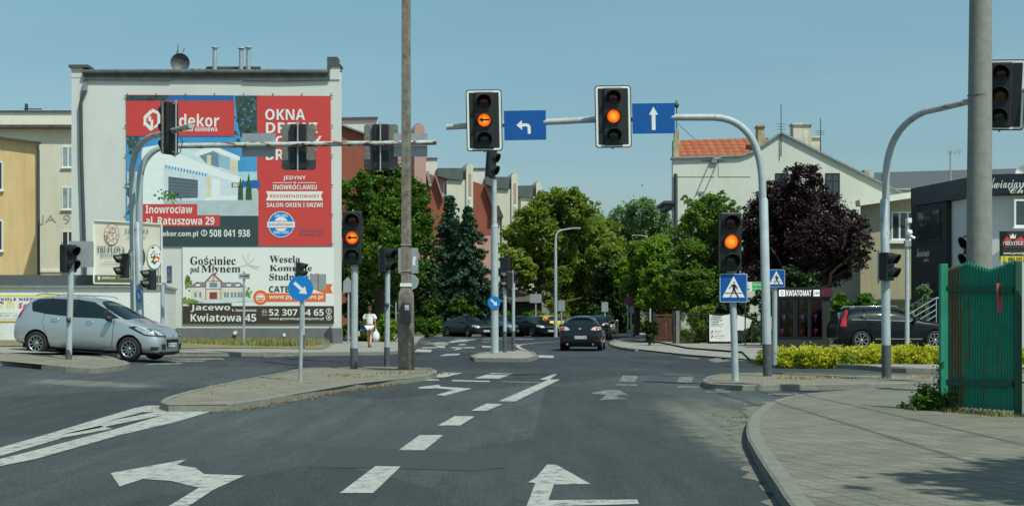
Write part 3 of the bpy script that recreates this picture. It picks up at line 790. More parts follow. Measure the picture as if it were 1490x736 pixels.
tree('tall green tree in front of the gable house', (PX(1020, 77), 77),
     blobs([(1005, 305, 16), (1035, 300, 20), (1062, 305, 16), (1010, 335, 24), (1045, 330, 26), (990, 345, 16), (1062, 335, 14), (1000, 370, 24), (1035, 372, 28), (1060, 372, 18), (985, 395, 20), (1015, 410, 24), (1050, 412, 24), (1000, 432, 22), (1035, 436, 24), (1066, 434, 20), (1048, 288, 10), (1000, 290, 9)], 77, 2), 85000, 0.100, 'leaf_green', 3.0, .22, nsub=39)
tree('spreading bright green tree over the rusty gate', (PX(965, 84), 84),
     blobs([(955, 405, 22), (975, 420, 22), (940, 430, 16), (985, 440, 20), (1010, 440, 18), (1000, 425, 16), (965, 440, 14)], 84, 2), 40000, 0.095, 'leaf_bright', 2.6, .15, nsub=36)
tree('purple leaved plum tree behind the flower kiosk', (PX(1172, 74), 74),
     blobs([(1100, 322, 22), (1092, 350, 20), (1095, 395, 22), (1112, 350, 26), (1125, 380, 26), (1120, 292, 20), (1080, 385, 12), (1250, 380, 16), (1256, 352, 14), (1225, 385, 20), (1148, 268, 16), (1130, 275, 20), (1170, 262, 24), (1194, 284, 16), (1236, 322, 18), (1110, 305, 22), (1150, 305, 34), (1195, 310, 32), (1100, 340, 24), (1140, 350, 34), (1185, 352, 36), (1225, 345, 26), (1250, 338, 18), (1262, 368, 12), (1110, 380, 26), (1150, 392, 28), (1195, 390, 28), (1235, 375, 18), (1252, 362, 12), (1088, 300, 10), (1150, 255, 12), (1250, 320, 12), (1090, 372, 16), (1262, 375, 12), (1215, 398, 20), (1110, 405, 20), (1165, 408, 22)], 74, 2), 120000, 0.085, 'leaf_purple', 2.8, .2, nsub=42)
# shrubs behind the kiosk and the mesh fence
def shrub(label, px, py, rx, Y, n, size, mat, rows=1, base_py=None, kind='shrub', group=None):
    x = PX(px, Y); rw = rx * Y / F; top = PZ(py, Y); z0 = zf(x, Y) + H
    t = th(kind, label, 'bush', (x, Y, z0), 0, group)
    cl = []; hh = top - z0
    for i in range(int(6 + rw * 3)):
        u = random.uniform(-1, 1); rr = random.uniform(.25, .5) * min(rw, hh)
        cl.append((x + u * (rw - rr * .6), Y + random.uniform(-.4, .4) * rw, z0 + rr * .6 + random.random() ** .7 * max(.05, (hh - rr * 1.5) * (1 - .5 * u * u)), rr))
    b = MB()
    for c in cl[:6]: limb(b, (x, Y, z0 - .05), c[:3], .05, .015, .2, 3)
    b.build('stem', 'bark', t, world=True)
    leaves('foliage', cl, n, size, mat, t, nsub=14); return t
shrub('dark evergreen shrub behind the flower kiosk', 1150, 385, 55, 66, 7000, .14, 'leaf_dark')
shrub('mid green shrub between the kiosk and the beige house', 1238, 400, 34, 64.5, 7000, .13, 'leaf_hedge')
shrub('green shrub behind the roof of the black estate car', 1262, 425, 26, 63.5, 4500, .12, 'leaf_hedge')
shrub('bushy shrub behind the green mesh fence', 1010, 432, 40, 72.5, 7000, .14, 'leaf_yellowish')
shrub('dark shrub behind the torn white banner', 1075, 425, 48, 72.5, 8000, .14, 'leaf_dark')
shrub('ivy mass spilling over the end of the rusty gate', 945, 462, 13, 70.5, 4500, .10, 'leaf_dark')
wx, wy = G(1353, 596, H); t = th('shrub', 'leafy weed bush at the foot of the green fence post', 'bush', (wx, wy, H), 0)
cl = [(wx + random.gauss(0, .12), wy + random.gauss(0, .12), H + abs(random.gauss(.12, .10)), random.uniform(.06, .12)) for _ in range(26)] + [(wx + .12 + random.gauss(0, .06), wy + random.gauss(0, .05), H + .35 + .04 * k, .035, 1.6) for k in range(9)]
b = MB(); [limb(b, (wx, wy, H - .02), c[:3], .008, .003, .2, 3) for c in cl[::2]]; b.build('stem', 'bark', t, world=True); leaves('foliage', cl, 7000, .030, 'leaf_hedge', t, nsub=8, sub=.5)
shrub('grey green shrub by the stair railing of the flower shop', 1350, 400, 22, 60.5, 3500, .10, 'leaf_blue')
shrub('low green bush at the corner where the woman walks', 520, 462, 30, 77.5, 6000, .13, 'leaf_hedge')
shrub('rounded bush with yellow flowers right of the woman', 570, 458, 26, 76, 6000, .13, 'leaf_bright')
shrub('green bush right of the concrete pole', 622, 452, 24, 95, 4500, .15, 'leaf_hedge')
for i, (px, lb) in enumerate(((835, 'low dark bush behind the lamp post'), (925, 'low trimmed bush behind the yellow barrier'), (875, 'low bush behind the black hatchback'))):
    shrub(lb, px, 466, 28, 122, 4000, .2, 'leaf_hedge')
def hedge(name, label, x0, x1, y0, y1, z0, z1, n, size, mats, group=None, spikes=0):
    t = th(name, label, 'hedge', ((x0 + x1) / 2, (y0 + y1) / 2, z0), 0, group)
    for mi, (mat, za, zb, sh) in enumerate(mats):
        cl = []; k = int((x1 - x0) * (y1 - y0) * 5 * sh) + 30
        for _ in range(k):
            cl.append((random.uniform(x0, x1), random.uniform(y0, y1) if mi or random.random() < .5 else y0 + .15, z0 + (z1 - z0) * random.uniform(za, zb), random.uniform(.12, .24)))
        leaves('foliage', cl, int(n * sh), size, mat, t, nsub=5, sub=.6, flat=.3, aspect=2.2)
    if spikes:
        cl = [(random.uniform(x0, x1), random.uniform(y0, y1), z1 + random.uniform(-.05, .10), .07) for _ in range(spikes)]
        cl = [(a, b_, c_, r_, 2.6) for a, b_, c_, r_ in cl]
        leaves('shoots', cl, spikes * 26, size, mats[0][0], t, nsub=4, sub=.5, flat=0, aspect=3.2)
    return t
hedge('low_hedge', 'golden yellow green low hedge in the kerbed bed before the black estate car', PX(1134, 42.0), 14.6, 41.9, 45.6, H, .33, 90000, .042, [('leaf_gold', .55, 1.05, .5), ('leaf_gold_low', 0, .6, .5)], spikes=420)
hedge('clipped_hedge', 'long clipped green hedge behind the dark sedan on the grass', PX(596, 108), PX(700, 108), 107.5, 109.5, H, 1.35, 16000, .16, [('leaf_hedge', .3, 1.0, 1.0)])
hedge('clipped_hedge', 'clipped green hedge in front of the brown pavilion roof right part', PX(700, 112), PX(800, 112), 111.5, 113.5, H, 1.5, 12000, .17, [('leaf_hedge', .3, 1.0, 1.0)])
tree('leafy tree standing out of the frame beside the right pavement', (9.6, 9.0), [(8.1, 8.6, 6.4, 1.8), (9.6, 9.0, 7.3, 2.0), (8.9, 7.4, 6.2, 1.7), (10.6, 9.6, 6.5, 1.6), (7.2, 7.6, 5.9, 1.1)], 9000, .2, 'leaf_green', 5.0, .2)

# ================================================================== BUILDINGS
def xz(pts, Y): return [(PX(a, Y), PZ(b, Y)) for a, b in pts]
def window(parent, px0, py0, px1, py1, Y, frame='window_white', pane='glass_dark', mull=(.5,), trans=None, dp=.10, fw=.07, sill=True, recess=.0):
    """window with its own frame bars; stands dp proud of the wall plane at Y"""
    x0, x1, z0, z1 = PX(px0, Y), PX(px1, Y), PZ(py1, Y), PZ(py0, Y)
    b = MB(); yf = Y - .03
    b.box(x0, x0 + fw, yf, Y + .05, z0, z1); b.box(x1 - fw, x1, yf, Y + .05, z0, z1)
    b.box(x0 + fw, x1 - fw, yf, Y + .05, z0, z0 + fw); b.box(x0 + fw, x1 - fw, yf, Y + .05, z1 - fw, z1)
    for m in mull:
        xm = x0 + (x1 - x0) * m; b.box(xm - fw * .6, xm + fw * .6, yf + .004, Y + .04, z0 + fw, z1 - fw)
    if trans: zt = z0 + (z1 - z0) * trans; b.box(x0 + fw, x1 - fw, yf + .006, Y + .04, zt - fw / 2, zt + fw / 2)
    w_ = b.build('window', frame, parent, world=True)
    g = MB(); g.box(x0 + fw * .8, x1 - fw * .8, Y - .012, Y + .03, z0 + fw * .8, z1 - fw * .8)
    gl = g.build('pane', pane, parent, world=True); gl.parent = w_
    if sill:
        s_ = MB(); s_.box(x0 - .06, x1 + .06, Y - .12, Y + .01, z0 - .07, z0 - .004)
        so_ = s_.build('sill', frame, parent, world=True); so_.parent = w_
    return w_
# --- white gable building with the banners
YB = 71.7
wb = th('apartment_building', 'white rendered blind gable wall with dark roof edging that carries the big banners', 'building', (PX(300, YB), YB, H))
b = MB(); zt = PZ(104, YB)
xl, xr = PX(104, YB), PX(497, YB)
b.prism([(xl, YB), (xr, YB), (xr - 1.9, YB + 12), (xl - 3.1, YB + 12)], PZ(478, YB), zt - .06, 0, 'z'); b.build('wall', 'white_wall', wb, world=True)
b = MB(); b.prism([(xl, YB - .04), (xr + .06, YB - .04), (xr - 1.8, YB + 11.9), (xl - 3.1, YB + 11.9)], -.2, PZ(477, YB), 0, 'z'); b.build('plinth', 'plinth_grey', wb, world=True)
b = MB()
pts = [(122, 104), (300, 103.5), (476, 105), (479, 116.5), (410, 118.5), (354, 117.5), (353, 115.5), (250, 115), (248, 117), (122, 116)]
b.prism(xz(pts, YB - .12), YB - .13, YB + .3)
b.tube([(PX(122, YB), YB - .12, PZ(106, YB)), (PX(300, YB), YB - .14, PZ(105.5, YB)), (PX(478, YB), YB - .12, PZ(106, YB))], .13, 10)
b.build('roof_edging', 'dark_flashing', wb, world=True)
b = MB(); b.prism([(xl, YB), (xr, YB), (xr - 1.8, YB + 12), (xl - 3.1, YB + 12)], zt - .06, zt + .02, 0, 'z'); b.build('roof', 'dark_flashing', wb, world=True)
b = MB(); b.box(PX(104, YB), PX(120, YB), YB - .02, YB + .8, zt - .3, PZ(99, YB)); b.build('parapet_pier', 'white_wall', wb, world=True); b = MB(); b.box(PX(480, YB), PX(494.5, YB), YB - .05, YB + .9, zt - .4, PZ(95.5, YB)); b.build('parapet_pier', 'white_wall', wb, world=True)
b = MB(); b.box(PX(101, YB), PX(129, YB), YB - .15, YB + .9, PZ(99, YB), PZ(95, YB)); b.build('pier_cap', 'dark_flashing', wb, world=True); b = MB(); b.prism(xz([(476, 83), (491, 83), (491, 93), (496, 94), (496, 96.5), (481, 96.5), (479, 112), (474, 112), (476, 98)], YB - .1), YB - .12, YB + .9)
b.build('pier_cap', 'dark_flashing', wb, world=True)
b = MB(); b.tube([(PX(125, YB), YB - .15, PZ(118, YB)), (PX(125, YB), YB - .15, PZ(130, YB)), (PX(119, YB), YB - .16, PZ(150, YB)), (PX(120, YB), YB - .16, PZ(230, YB)), (PX(125, YB), YB - .16, PZ(380, YB)), (PX(126, YB), YB - .16, PZ(470, YB))], .085, 10)
b.build('drainpipe', 'dark_pipe', wb, world=True)
b = MB(); b.box(PX(122, YB), PX(128, YB), YB - .24, YB - .05, PZ(133, YB), PZ(121, YB)); b.build('rain_hopper', 'zinc', wb, world=True)
b = MB(); b.box(PX(275, YB), PX(358, YB), YB + 4, YB + 4.25, PZ(100, YB + 4), PZ(97, YB + 4))
for i in range(8): x = PX(277 + i * 10.3, YB + 4); b.box(x, x + .15, YB + 4.02, YB + 4.2, zt - .1, PZ(100, YB + 4))
b.build('vent_wall', ['dark_flashing'], wb, world=True)
for px, tp, r_ in ((312.5, 68, .11), (351, 69, .11), (361.5, 68, .11)):
    b = MB(); Y = YB + 3.4; x = PX(px, Y); b.cyl((x, Y, zt - .1), (x, Y, PZ(tp + 3, Y)), r_, n=16); b.cyl((x, Y, PZ(tp + 3, Y) + .03), (x, Y, PZ(tp + 1, Y)), .19, .16, 16); b.cyl((x, Y, zt), (x, Y, zt + .35), r_ + .02, n=12)
    b.build('flue_pipe', 'galvanised', wb, world=True)
dish = th('satellite_dish', 'dark round satellite dish standing on the roof of the white gable building', 'dish', (PX(262, YB + 1.5), YB + 1.5, PZ(92, YB + 1.5)), R(12))
b = MB(); b.lathe([(.46, -.10), (.40, -.02), (.25, .05), (.02, .085)], 28, 0, (0, 0, 0), 'y'); b.lathe([(.46, -.10), (.38, -.01), (.2, .07), (.0, .1)], 28, 0, (0, 0, 0), 'y'); b.build('reflector', 'dark_flashing', dish)
b = MB(); b.cyl((0, .1, -.9), (0, .1, .1), .03, n=8); b.build('mount', 'dark_pipe', dish)
an = th('rooftop_aerial', 'thin aerial rod with pink tipped side rods behind the dark dish', 'aerial', (PX(259, YB + 2.6), YB + 2.6, zt))
b = MB(); z0 = PZ(64, YB + 2.6) - zt; b.cyl((0, 0, 0), (0, 0, z0), .018, n=6); b.bar((-.1, 0, z0 - .55), (0.02, 0, z0 - .2), .03, .02); b.bar((.15, 0, z0 - .6), (.33, 0, z0 - .2), .03, .02); b.build('rod', 'dark_pipe', an)
# grey knob and small fittings on the wall
b = MB(); b.disc(PX(414, YB), PZ(487, YB), .07, .09, YB - .08); b.cyl((PX(343, YB), YB - .06, PZ(484, YB)), (PX(343, YB), YB - .2, PZ(484, YB)), .09, n=12); b.build('wall_vent', 'white_paint', wb, world=True)
# low curb wall piece at the corner
lw = th('low_wall', 'low grey concrete wall in the grass at the corner of the white building', 'wall', (PX(460, 68), 68, H))
b = MB(); b.box(PX(428, 68), PX(479, 68), 67.9, 68.2, 0, PZ(496.5, 68)); b.box(PX(474, 68) + .1, PX(479, 68), 66.2, 67.9, 0, PZ(499, 68)); b.build('wall', 'kerb_stone', lw, world=True, bevel=.02)

# --- big window shop banner
bn = th('advertising_banner', 'big red and blue window shop banner with a modern villa on the white wall', 'banner', (PX(333, YB), YB, PZ(358, YB)))
b = MB(); YP = YB - .06
nx, nz = 60, 44; vs = []
for j in range(nz + 1):
    for i in range(nx + 1):
        u, v = i / nx, j / nz
        px_ = (183.5 + u * (481 - 183.5)) * (1 - v) + (187 + u * (483 - 187)) * v; py_ = 138 + u * 2 * (1 - v) + v * (357.5 - 138)
        vs.append((PX(px_, YP), YP, PZ(py_, YP)))
b.add(vs, [(j * (nx + 1) + i, (j + 1) * (nx + 1) + i, (j + 1) * (nx + 1) + i + 1, j * (nx + 1) + i + 1) for j in range(nz) for i in range(nx)])
b.build('canvas', 'banner_red', bn, world=True)
A = Art(YP)
A.rect(184, 139, 374, 358, 'print_sky'); A.poly([(184, 139), (340, 139), (340, 200), (184, 200)], 'print_sky_deep')
A.poly([(185, 250), (374, 250), (375, 300), (185, 300)], 'print_sky_pale')
A.poly([(184, 139), (247, 139), (240, 148), (184, 150)], 'print_tree_dark')
A.poly([(342, 140), (374, 140), (374, 199), (350, 200), (346, 180)], 'print_tree_dark')
for i in range(60): A.blob(random.uniform(342, 373), random.uniform(141, 206), random.uniform(1.5, 3.5), random.choice(['print_tree_dark', 'print_leaf', 'print_grey', 'print_tree_dark']))
for i in range(14): A.blob(random.uniform(346, 373), random.uniform(150, 200), random.uniform(.8, 1.8), 'print_sky')
for i in range(44): A.blob(random.triangular(186, 214, 186), random.triangular(198, 226, 198), random.uniform(1.5, 4), random.choice(['print_tree_dark', 'print_leaf']))
for i in range(30): A.blob(random.uniform(186, 194), random.uniform(262, 312), random.uniform(1.5, 3.5), random.choice(['print_tree_dark', 'print_leaf']))
A.rect(184, 147, 341, 198, 'banner_red')
A.rect(206, 278, 376, 315, 'print_ground')
for x in (352, 362, 369, 373): A.disc(x, 268, 6, 'print_sky_deep')
A.poly([(208, 215), (230, 211), (330, 252), (352, 258), (352, 266), (262, 258), (238, 240), (238, 315), (206, 315), (206, 222)], 'print_wall_bright')
A.poly([(232, 213), (308, 216), (346, 232), (346, 256), (330, 252)], 'print_wall')
A.poly([(280, 224), (310, 212), (349, 228), (349, 234), (310, 219), (286, 228)], 'print_wall_bright')
A.poly([(290, 227), (311, 220), (318, 224), (318, 244), (300, 238)], 'print_steel')
A.poly([(318, 224), (335, 230), (335, 248), (318, 243)], 'print_wall_blue')
A.rect(301, 226, 307, 240, 'print_glow'); A.poly([(336, 232), (345, 235), (345, 254), (336, 250)], 'print_glow')
A.poly([(238, 239), (300, 252), (348, 266), (346, 292), (238, 292)], 'print_wall')
for k in range(14): A.poly([(241 + k * 4.4, 240.6 + k * .9), (243.4 + k * 4.4, 241 + k * .9), (242.6 + k * 4.4, 245.5 + k * .9), (240.6 + k * 4.4, 244.6 + k * .9)], 'print_sky')
A.rect(238, 292, 376, 296, 'print_ground')
A.poly([(245, 257), (288, 262), (288, 288), (245, 289)], 'print_grey')
for k in range(5): A.poly([(245, 262 + k * 5), (288, 266.4 + k * 4.4), (288, 266.9 + k * 4.4), (245, 262.6 + k * 5)], 'print_steel')
A.rect(301, 258, 306, 286, 'print_glow'); A.rect(308, 260, 320, 288, 'print_wall_bright'); A.rect(337, 266, 347, 273, 'print_grey'); A.rect(339, 267, 346, 272, 'print_glow')
A.poly([(308, 286), (352, 284), (352, 290), (290, 292)], 'print_wall_bright')
for i in range(80): A.blob(246 + random.gauss(0, 7), 285 + random.gauss(0, 3.4), random.uniform(1, 2.4), random.choice(['print_leaf', 'print_leaf', 'print_leaf_light']))
for cx_, s_ in ((350, 1.0), (362, 1.15)):
    A.poly([(cx_ - 4 * s_, 291), (cx_ - 3.5 * s_, 275), (cx_, 291 - 34 * s_), (cx_ + 3.5 * s_, 275), (cx_ + 4 * s_, 291)], 'print_leaf')
A.poly([(190, 314), (376, 314), (376, 357.6), (187, 357.6)], 'banner_teal')
A.rect(205, 297, 287, 314, 'banner_red'); A.rect(205, 313, 320, 329, 'banner_red')
A.text('ndekor', 248, 166, 319, 185, 'print_white'); A.text('stolarka osłonowa', 252, 184, 316, 191.5, 'print_white')
for q in ([(209, 170), (219, 160), (223, 163), (213, 173), (213, 180), (209, 184)], [(209, 180), (213, 178), (222, 187), (218, 190)], [(221, 158), (233, 164), (233, 168), (221, 163)], [(216, 171), (220, 169), (220, 176), (216, 177)], [(219, 176), (223, 174), (223, 189), (219, 191)], [(229, 166), (233, 167), (233, 182), (224, 188), (224, 184), (229, 180)]):
    A.poly(q, 'print_white')
A.text('Inowrocław', 212, 299, 280, 310.5, 'print_white'); A.text('al. Ratuszowa 29', 212, 315, 312, 327, 'print_white')
A.text('andekor.com.pl', 220, 336, 288, 346, 'print_white'); A.text('508 041 938', 305, 334, 364, 344.5, 'print_white')
A.disc(297, 339, 4.6, 'print_white'); A.disc(297, 339, 3.4, 'banner_teal'); A.rect(296.5, 335, 297.5, 343, 'print_white')
A.text('OKNA', 386, 159, 444, 175, 'print_white'); A.text('DRZWI', 387, 178.5, 462, 194, 'print_white'); A.text('ROLETY', 387, 198, 468, 213, 'print_white'); A.text('BRAMY', 387, 217.5, 461, 233, 'print_white')
A.text('JEDYNY', 412, 256, 445, 263, 'print_white'); A.rect(397, 265.5, 425, 266.5, 'print_white'); A.rect(433, 265.5, 460, 266.5, 'print_white'); A.text('W', 427, 264.5, 431, 267.5, 'print_white')
A.text('INOWROCŁAWIU', 397, 269, 461, 276, 'print_white')
A.poly([(387, 278.5), (470, 278.5), (467, 285), (470, 292), (387, 292), (390, 285)], 'print_white'); A.text('REKOMENDOWANY', 393, 283, 465, 288, 'banner_red')
A.text('SALON OKIEN I DRZWI', 388, 295, 470, 301.5, 'print_white')
A.disc(409, 326.5, 19, 'print_white'); A.disc(409, 326.5, 18, 'sign_blue_light'); A.disc(409, 326, 10.5, 'print_white')
A.rect(388, 321.5, 430, 332, 'sign_blue_light'); A.rect(389, 322.5, 429, 331, 'print_white'); A.text('REKOMENDOWANY', 391, 324.5, 427, 329, 'banner_red')
A.text('SALON', 400, 311.5, 418, 316, 'print_white'); A.text('OKIEN I DRZWI', 398, 336, 420, 340, 'print_white')
A.text('Zapraszamy!', 436, 330, 469, 340, 'print_grey', 'c'); A.rect(434, 341, 470, 341.8, 'print_grey')
A.done(bn, 'picture', 'lettering')
b = MB()
for i in range(8): x = PX(184 + i * 42.4, YP); b.tube([(x, YP - .01, PZ(140, YP)), (x + .05, YP + .0, PZ(136, YP))], .022, 6)
for i in range(6):
    z = PZ(140 + i * 43, YP); b.tube([(PX(482, YP), YP - .01, z), (PX(485, YP), YP, z)], .02, 6); b.tube([(PX(184, YP), YP - .01, z), (PX(181, YP), YP, z)], .02, 6)
b.build('tie_hook', 'dark_pipe', bn, world=True)
# --- lower banner of the inn
b2 = th('advertising_banner', 'white country inn banner with brown bottom strip below the big red one', 'banner', (PX(375, YB), YB, PZ(470, YB)))
b = MB(); b.prism(xz([(265.5, 360), (485.5, 360), (486, 470), (266, 471)], YP), YP, YP + .02); b.build('canvas', 'print_white', b2, world=True)
A = Art(YP)
for i in range(80): A.blob(270 + min(8, abs(random.gauss(0, 4))), 410 + random.gauss(0, 5), random.uniform(1, 2.2), random.choice(['print_leaf', 'print_leaf_light', 'print_leaf_light'])) if True else None
for i in range(70): A.blob(278 + max(-11, random.gauss(0, 7)), 439 + random.gauss(0, 2.4), random.uniform(1, 2.2), 'print_leaf_light')
for i in range(30): A.blob(361 + random.gauss(0, 2.5), 427 + random.gauss(0, 4), random.uniform(1, 2), 'print_leaf_light')
A.poly([(278, 434), (358, 431), (372, 438), (300, 442)], 'print_wall')
A.rect(278, 417, 355, 435, 'print_cream'); A.poly([(275, 417), (286, 410), (350, 411), (357, 418)], 'print_steel'); A.rect(299, 409, 322, 436, 'print_cream')
A.poly([(297, 411), (310, 397), (325, 411), (322, 411), (310, 400), (300, 411)], 'print_maroon'); A.poly([(300, 411), (310, 400), (322, 411)], 'print_cream')
A.rect(299, 420, 322, 421, 'print_maroon'); A.rect(299, 409, 300, 436, 'print_maroon'); A.rect(321, 409, 322, 436, 'print_maroon'); A.rect(310, 401, 311, 412, 'print_maroon'); A.rect(303, 408, 319, 409, 'print_maroon')
A.rect(305, 425, 316, 435, 'print_maroon'); A.rect(305, 411, 316, 418, 'print_steel')
for x in (283, 290, 326, 330, 336, 341, 346, 350): A.rect(x, 425, x + 3, 432.5, 'print_steel')
for x in (285, 330, 343): A.poly([(x - 1, 413), (x + 2, 410), (x + 7, 413)], 'print_maroon'); A.rect(x, 413, x + 6, 416, 'print_wall_bright')
A.rect(275, 417, 299, 418, 'print_maroon'); A.rect(322, 417, 358, 418, 'print_maroon')
A.poly([(266, 445), (486, 445), (486, 470.6), (266, 470.6)], 'print_brown')
for ex, ey in ((353, 371), (370, 376), (376, 392), (346, 388), (362, 369), (378, 388)):
    ux, uy = ex - 360, ey - 385; q = .7 / math.hypot(ux, uy)
    A.poly([(360 - uy * q, 385 + ux * q), (ex - uy * q, ey + ux * q), (ex + uy * q, ey - ux * q), (360 + uy * q, 385 - ux * q)], 'print_cream')
A.disc(379, 432.5, 10.5, 'print_orange'); A.rect(376, 426.5, 474, 438.5, 'print_orange'); A.poly([(460, 413), (484, 413), (481, 419), (484, 426), (472, 426), (460, 422)], 'print_orange')
A.disc(379, 433, 6.6, 'print_white'); A.disc(379, 433, 5.6, 'print_orange'); A.poly([(373, 433), (385, 433), (382, 429), (376, 429)], 'print_white'); A.rect(372, 434.5, 386, 435.5, 'print_white')
A.rect(275.5, 441, 337, 446, 'print_brown'); A.text('Gościniec', 277, 372, 343, 385, 'print_black', 's'); A.text('pod', 277, 387, 290, 398.5, 'print_black', 's'); A.text('Młynem', 293, 385.5, 350, 398.8, 'print_black', 's')
A.text('Wesela', 392.5, 372, 437, 382, 'print_black', 's'); A.text('Komunie', 392.5, 385.5, 454, 394, 'print_black', 's'); A.text('Studniówki', 392, 397.5, 462, 407.5, 'print_black', 's')
A.text('CATERING', 391.5, 416, 452, 425, 'print_black'); A.text('www.pyszniewo.pl', 391.5, 428, 470, 436.5, 'print_white')
A.text('Jacewo', 277.5, 443, 335, 453.5, 'print_white'); A.text('k. Inowrocławia', 338, 449, 373, 453, 'print_white'); A.text('Kwiatowa 45', 277.5, 456, 373, 467.5, 'print_white')
A.text('52 307 64 65', 391.5, 449.5, 471, 459, 'print_white'); A.text('www.gosciniecpodmlynem.pl', 392, 461.5, 471, 466, 'print_white'); A.text('☏', 381, 450, 389, 459, 'print_white', '')
for cy_ in (452.5, 461.5): A.disc(478.5, cy_, 4.2, 'print_white'); A.disc(478.5, cy_, 3.3, 'print_brown')
A.text('f', 477.3, 450, 480, 455.5, 'print_white'); A.disc(478.5, 461.5, 1.6, 'print_white')
A.done(b2)

# --- low white painted brick building with the kindergarten banner
YW = 60.0
lb = th('low_building', 'low white painted brick building with a flat dark roof behind the silver car', 'building', (PX(120, YW), YW, H))
m, t, p = nmat('white_brick'); v = objc(t)
bk = node(t, "ShaderNodeTexBrick"); bk.inputs['Scale'].default_value = 1; bk.inputs['Brick Width'].default_value = .26; bk.inputs['Row Height'].default_value = .08; bk.inputs['Mortar Size'].default_value = .008
bk.inputs['Color1'].default_value = (.78, .79, .79, 1); bk.inputs['Color2'].default_value = (.82, .83, .82, 1); bk.inputs['Mortar'].default_value = (.56, .57, .58, 1)
t.links.new(mapping(t, v, (1, 1, 1), (R(90), 0, 0)), bk.inputs['Vector']); t.links.new(mixc(t, ramp(t, noise(t, v, .8, 5), [(.45, 0.0), (.8, .5)]), bk.outputs['Color'], (.5, .49, .45)), p.inputs['Base Color']); p.inputs['Roughness'].default_value = .8
bump(t, p, bk.outputs['Fac'], -.5, .01); MATS['white_brick'] = m
b = MB(); zt2 = PZ(418.5, YW); x1 = PX(237, YW); b.prism([(-30, YW), (x1, YW), (x1 - 1.0, YW + 6.8), (-30, YW + 6.8)], -.2, zt2, 0, 'z'); b.build('wall', 'white_brick', lb, world=True)
b = MB(); b.prism([(-30.1, YW - .1), (x1 + .1, YW - .1), (x1 - .95, YW + 6.9), (-30, YW + 6.9)], zt2, zt2 + .09, 0, 'z'); b.build('coping', 'zinc', lb, world=True)
b = MB(); b.box(-30, PX(212, YW + 4), YW + 3.5, YW + 6.6, zt2 + .09, PZ(401, YW + 4)); b.prism(xz([(-40, 400), (212, 400), (236, 414), (236, 418), (-40, 418)], YW + 2.6), YW + 2.4, YW + 3.49)
b.build('roof', 'roof_grey', lb, world=True)
b = MB(); x = x1 + .02; b.tube([(x - .02, YW - .04, zt2), (x, YW - .06, -.1)], .04, 8); b.build('corner_strip', 'print_maroon', lb, world=True)
kb = th('advertising_banner', 'kindergarten banner with yellow edges on the low white wall', 'banner', (PX(45, YW), YW, PZ(467, YW)))
YK = YW - .03; b = MB(); b.prism(xz([(-40, 429), (95, 429), (95, 467), (-40, 467)], YK), YK, YK + .02); b.build('canvas', 'print_white', kb, world=True)
A = Art(YK); A.rect(-40, 429, 95.5, 431.5, 'print_yellow'); A.rect(-40, 465.5, 95.5, 467.5, 'print_yellow')
A.disc(14, 441, 4.5, 'print_yellow', 3); A.disc(14, 445, 4, 'print_cream'); A.disc(1, 441, 4.5, 'print_maroon', 2.5); A.disc(1, 445, 4, 'print_cream'); A.rect(9, 441, 10.5, 450, 'print_yellow'); A.rect(19, 441, 20.5, 450, 'print_yellow')
A.text('PRZEDSZKOLE NIEPUBLICZNE', -37, 433, 93, 437, 'print_navy'); A.text('Smyk', 26.5, 440, 60, 450, 'print_pink_red', 'i')
A.text('ul. Magazynowa 12', -12, 454.5, 25, 456.5, 'print_grey', ''); A.text('tel. 605 597 172', -12, 458, 25, 460.3, 'print_grey', ''); A.text('www.smyk.przedszkole', -12, 462.5, 36, 464.6, 'print_grey', '')
A.done(kb)
# --- restaurant billboard on the low roof
YT = 61.2
tb = th('billboard', 'cream restaurant billboard with two plates and a red ornament standing above the low white wall', 'billboard', (PX(186, YT), YT, PZ(415, YT)))
b = MB(); b.prism(xz([(136, 320.5), (235.5, 326), (236, 413), (137, 412)], YT), YT, YT + .12); b.build('panel', 'print_cream', tb, world=True)
b = MB()
for q in ((136, 320.5, 235.5, 326), (137, 412, 236, 413), (136, 320.5, 137, 412), (235.5, 326, 236, 413)): b.bar((PX(q[0], YT), YT - .02, PZ(q[1], YT)), (PX(q[2], YT), YT - .02, PZ(q[3], YT)), .05, .08)
b.build('frame', 'white_paint', tb, world=True)
for px in (155, 218):
    b = MB(); b.box(PX(px - 1.6, YT), PX(px + 1.6, YT), YT + .13, YT + .25, 2.5, PZ(405, YT)); b.build('support_post', 'dark_pipe', tb, world=True)
A = Art(YT - .03); A.poly([(138, 400), (235, 401), (235.6, 411.5), (138, 410.5)], 'print_olive')
A.disc(162.5, 341, 11, 'print_maroon', 15.5); A.disc(162.5, 341, 10.3, 'print_cream', 14.8)
for i in range(46):
    a = random.uniform(0, 6.28); r_ = random.random() ** .5; cx_, cy_ = 162.5 + 9 * r_ * math.cos(a), 341 + 13.2 * r_ * math.sin(a); a2 = random.uniform(0, 3.14); q = 2.1; dx, dy = math.cos(a2) * q, math.sin(a2) * q
    A.poly([(cx_ - dx - dy * .18, cy_ - dy + dx * .18), (cx_ + dx - dy * .18, cy_ + dy + dx * .18), (cx_ + dx + dy * .18, cy_ + dy - dx * .18), (cx_ - dx + dy * .18, cy_ - dy - dx * .18)], 'print_maroon')
A.text('TRUFLOVA', 141, 358, 182, 368, 'print_grey', 's'); A.text('RESTAURACJA', 146, 370, 180, 374, 'print_grey', 's'); A.text('ZASMAKUJ', 182, 332, 216, 340, 'print_grey', 's'); A.text('w kuchni', 184, 344, 212, 347, 'print_grey', 's')
A.text('TRADYCJA SMAKU', 152, 380, 174, 382.3, 'print_grey', ''); A.text('WYNAJEM SAL PRZYJECIA', 145, 383.5, 176, 386, 'print_grey', '')
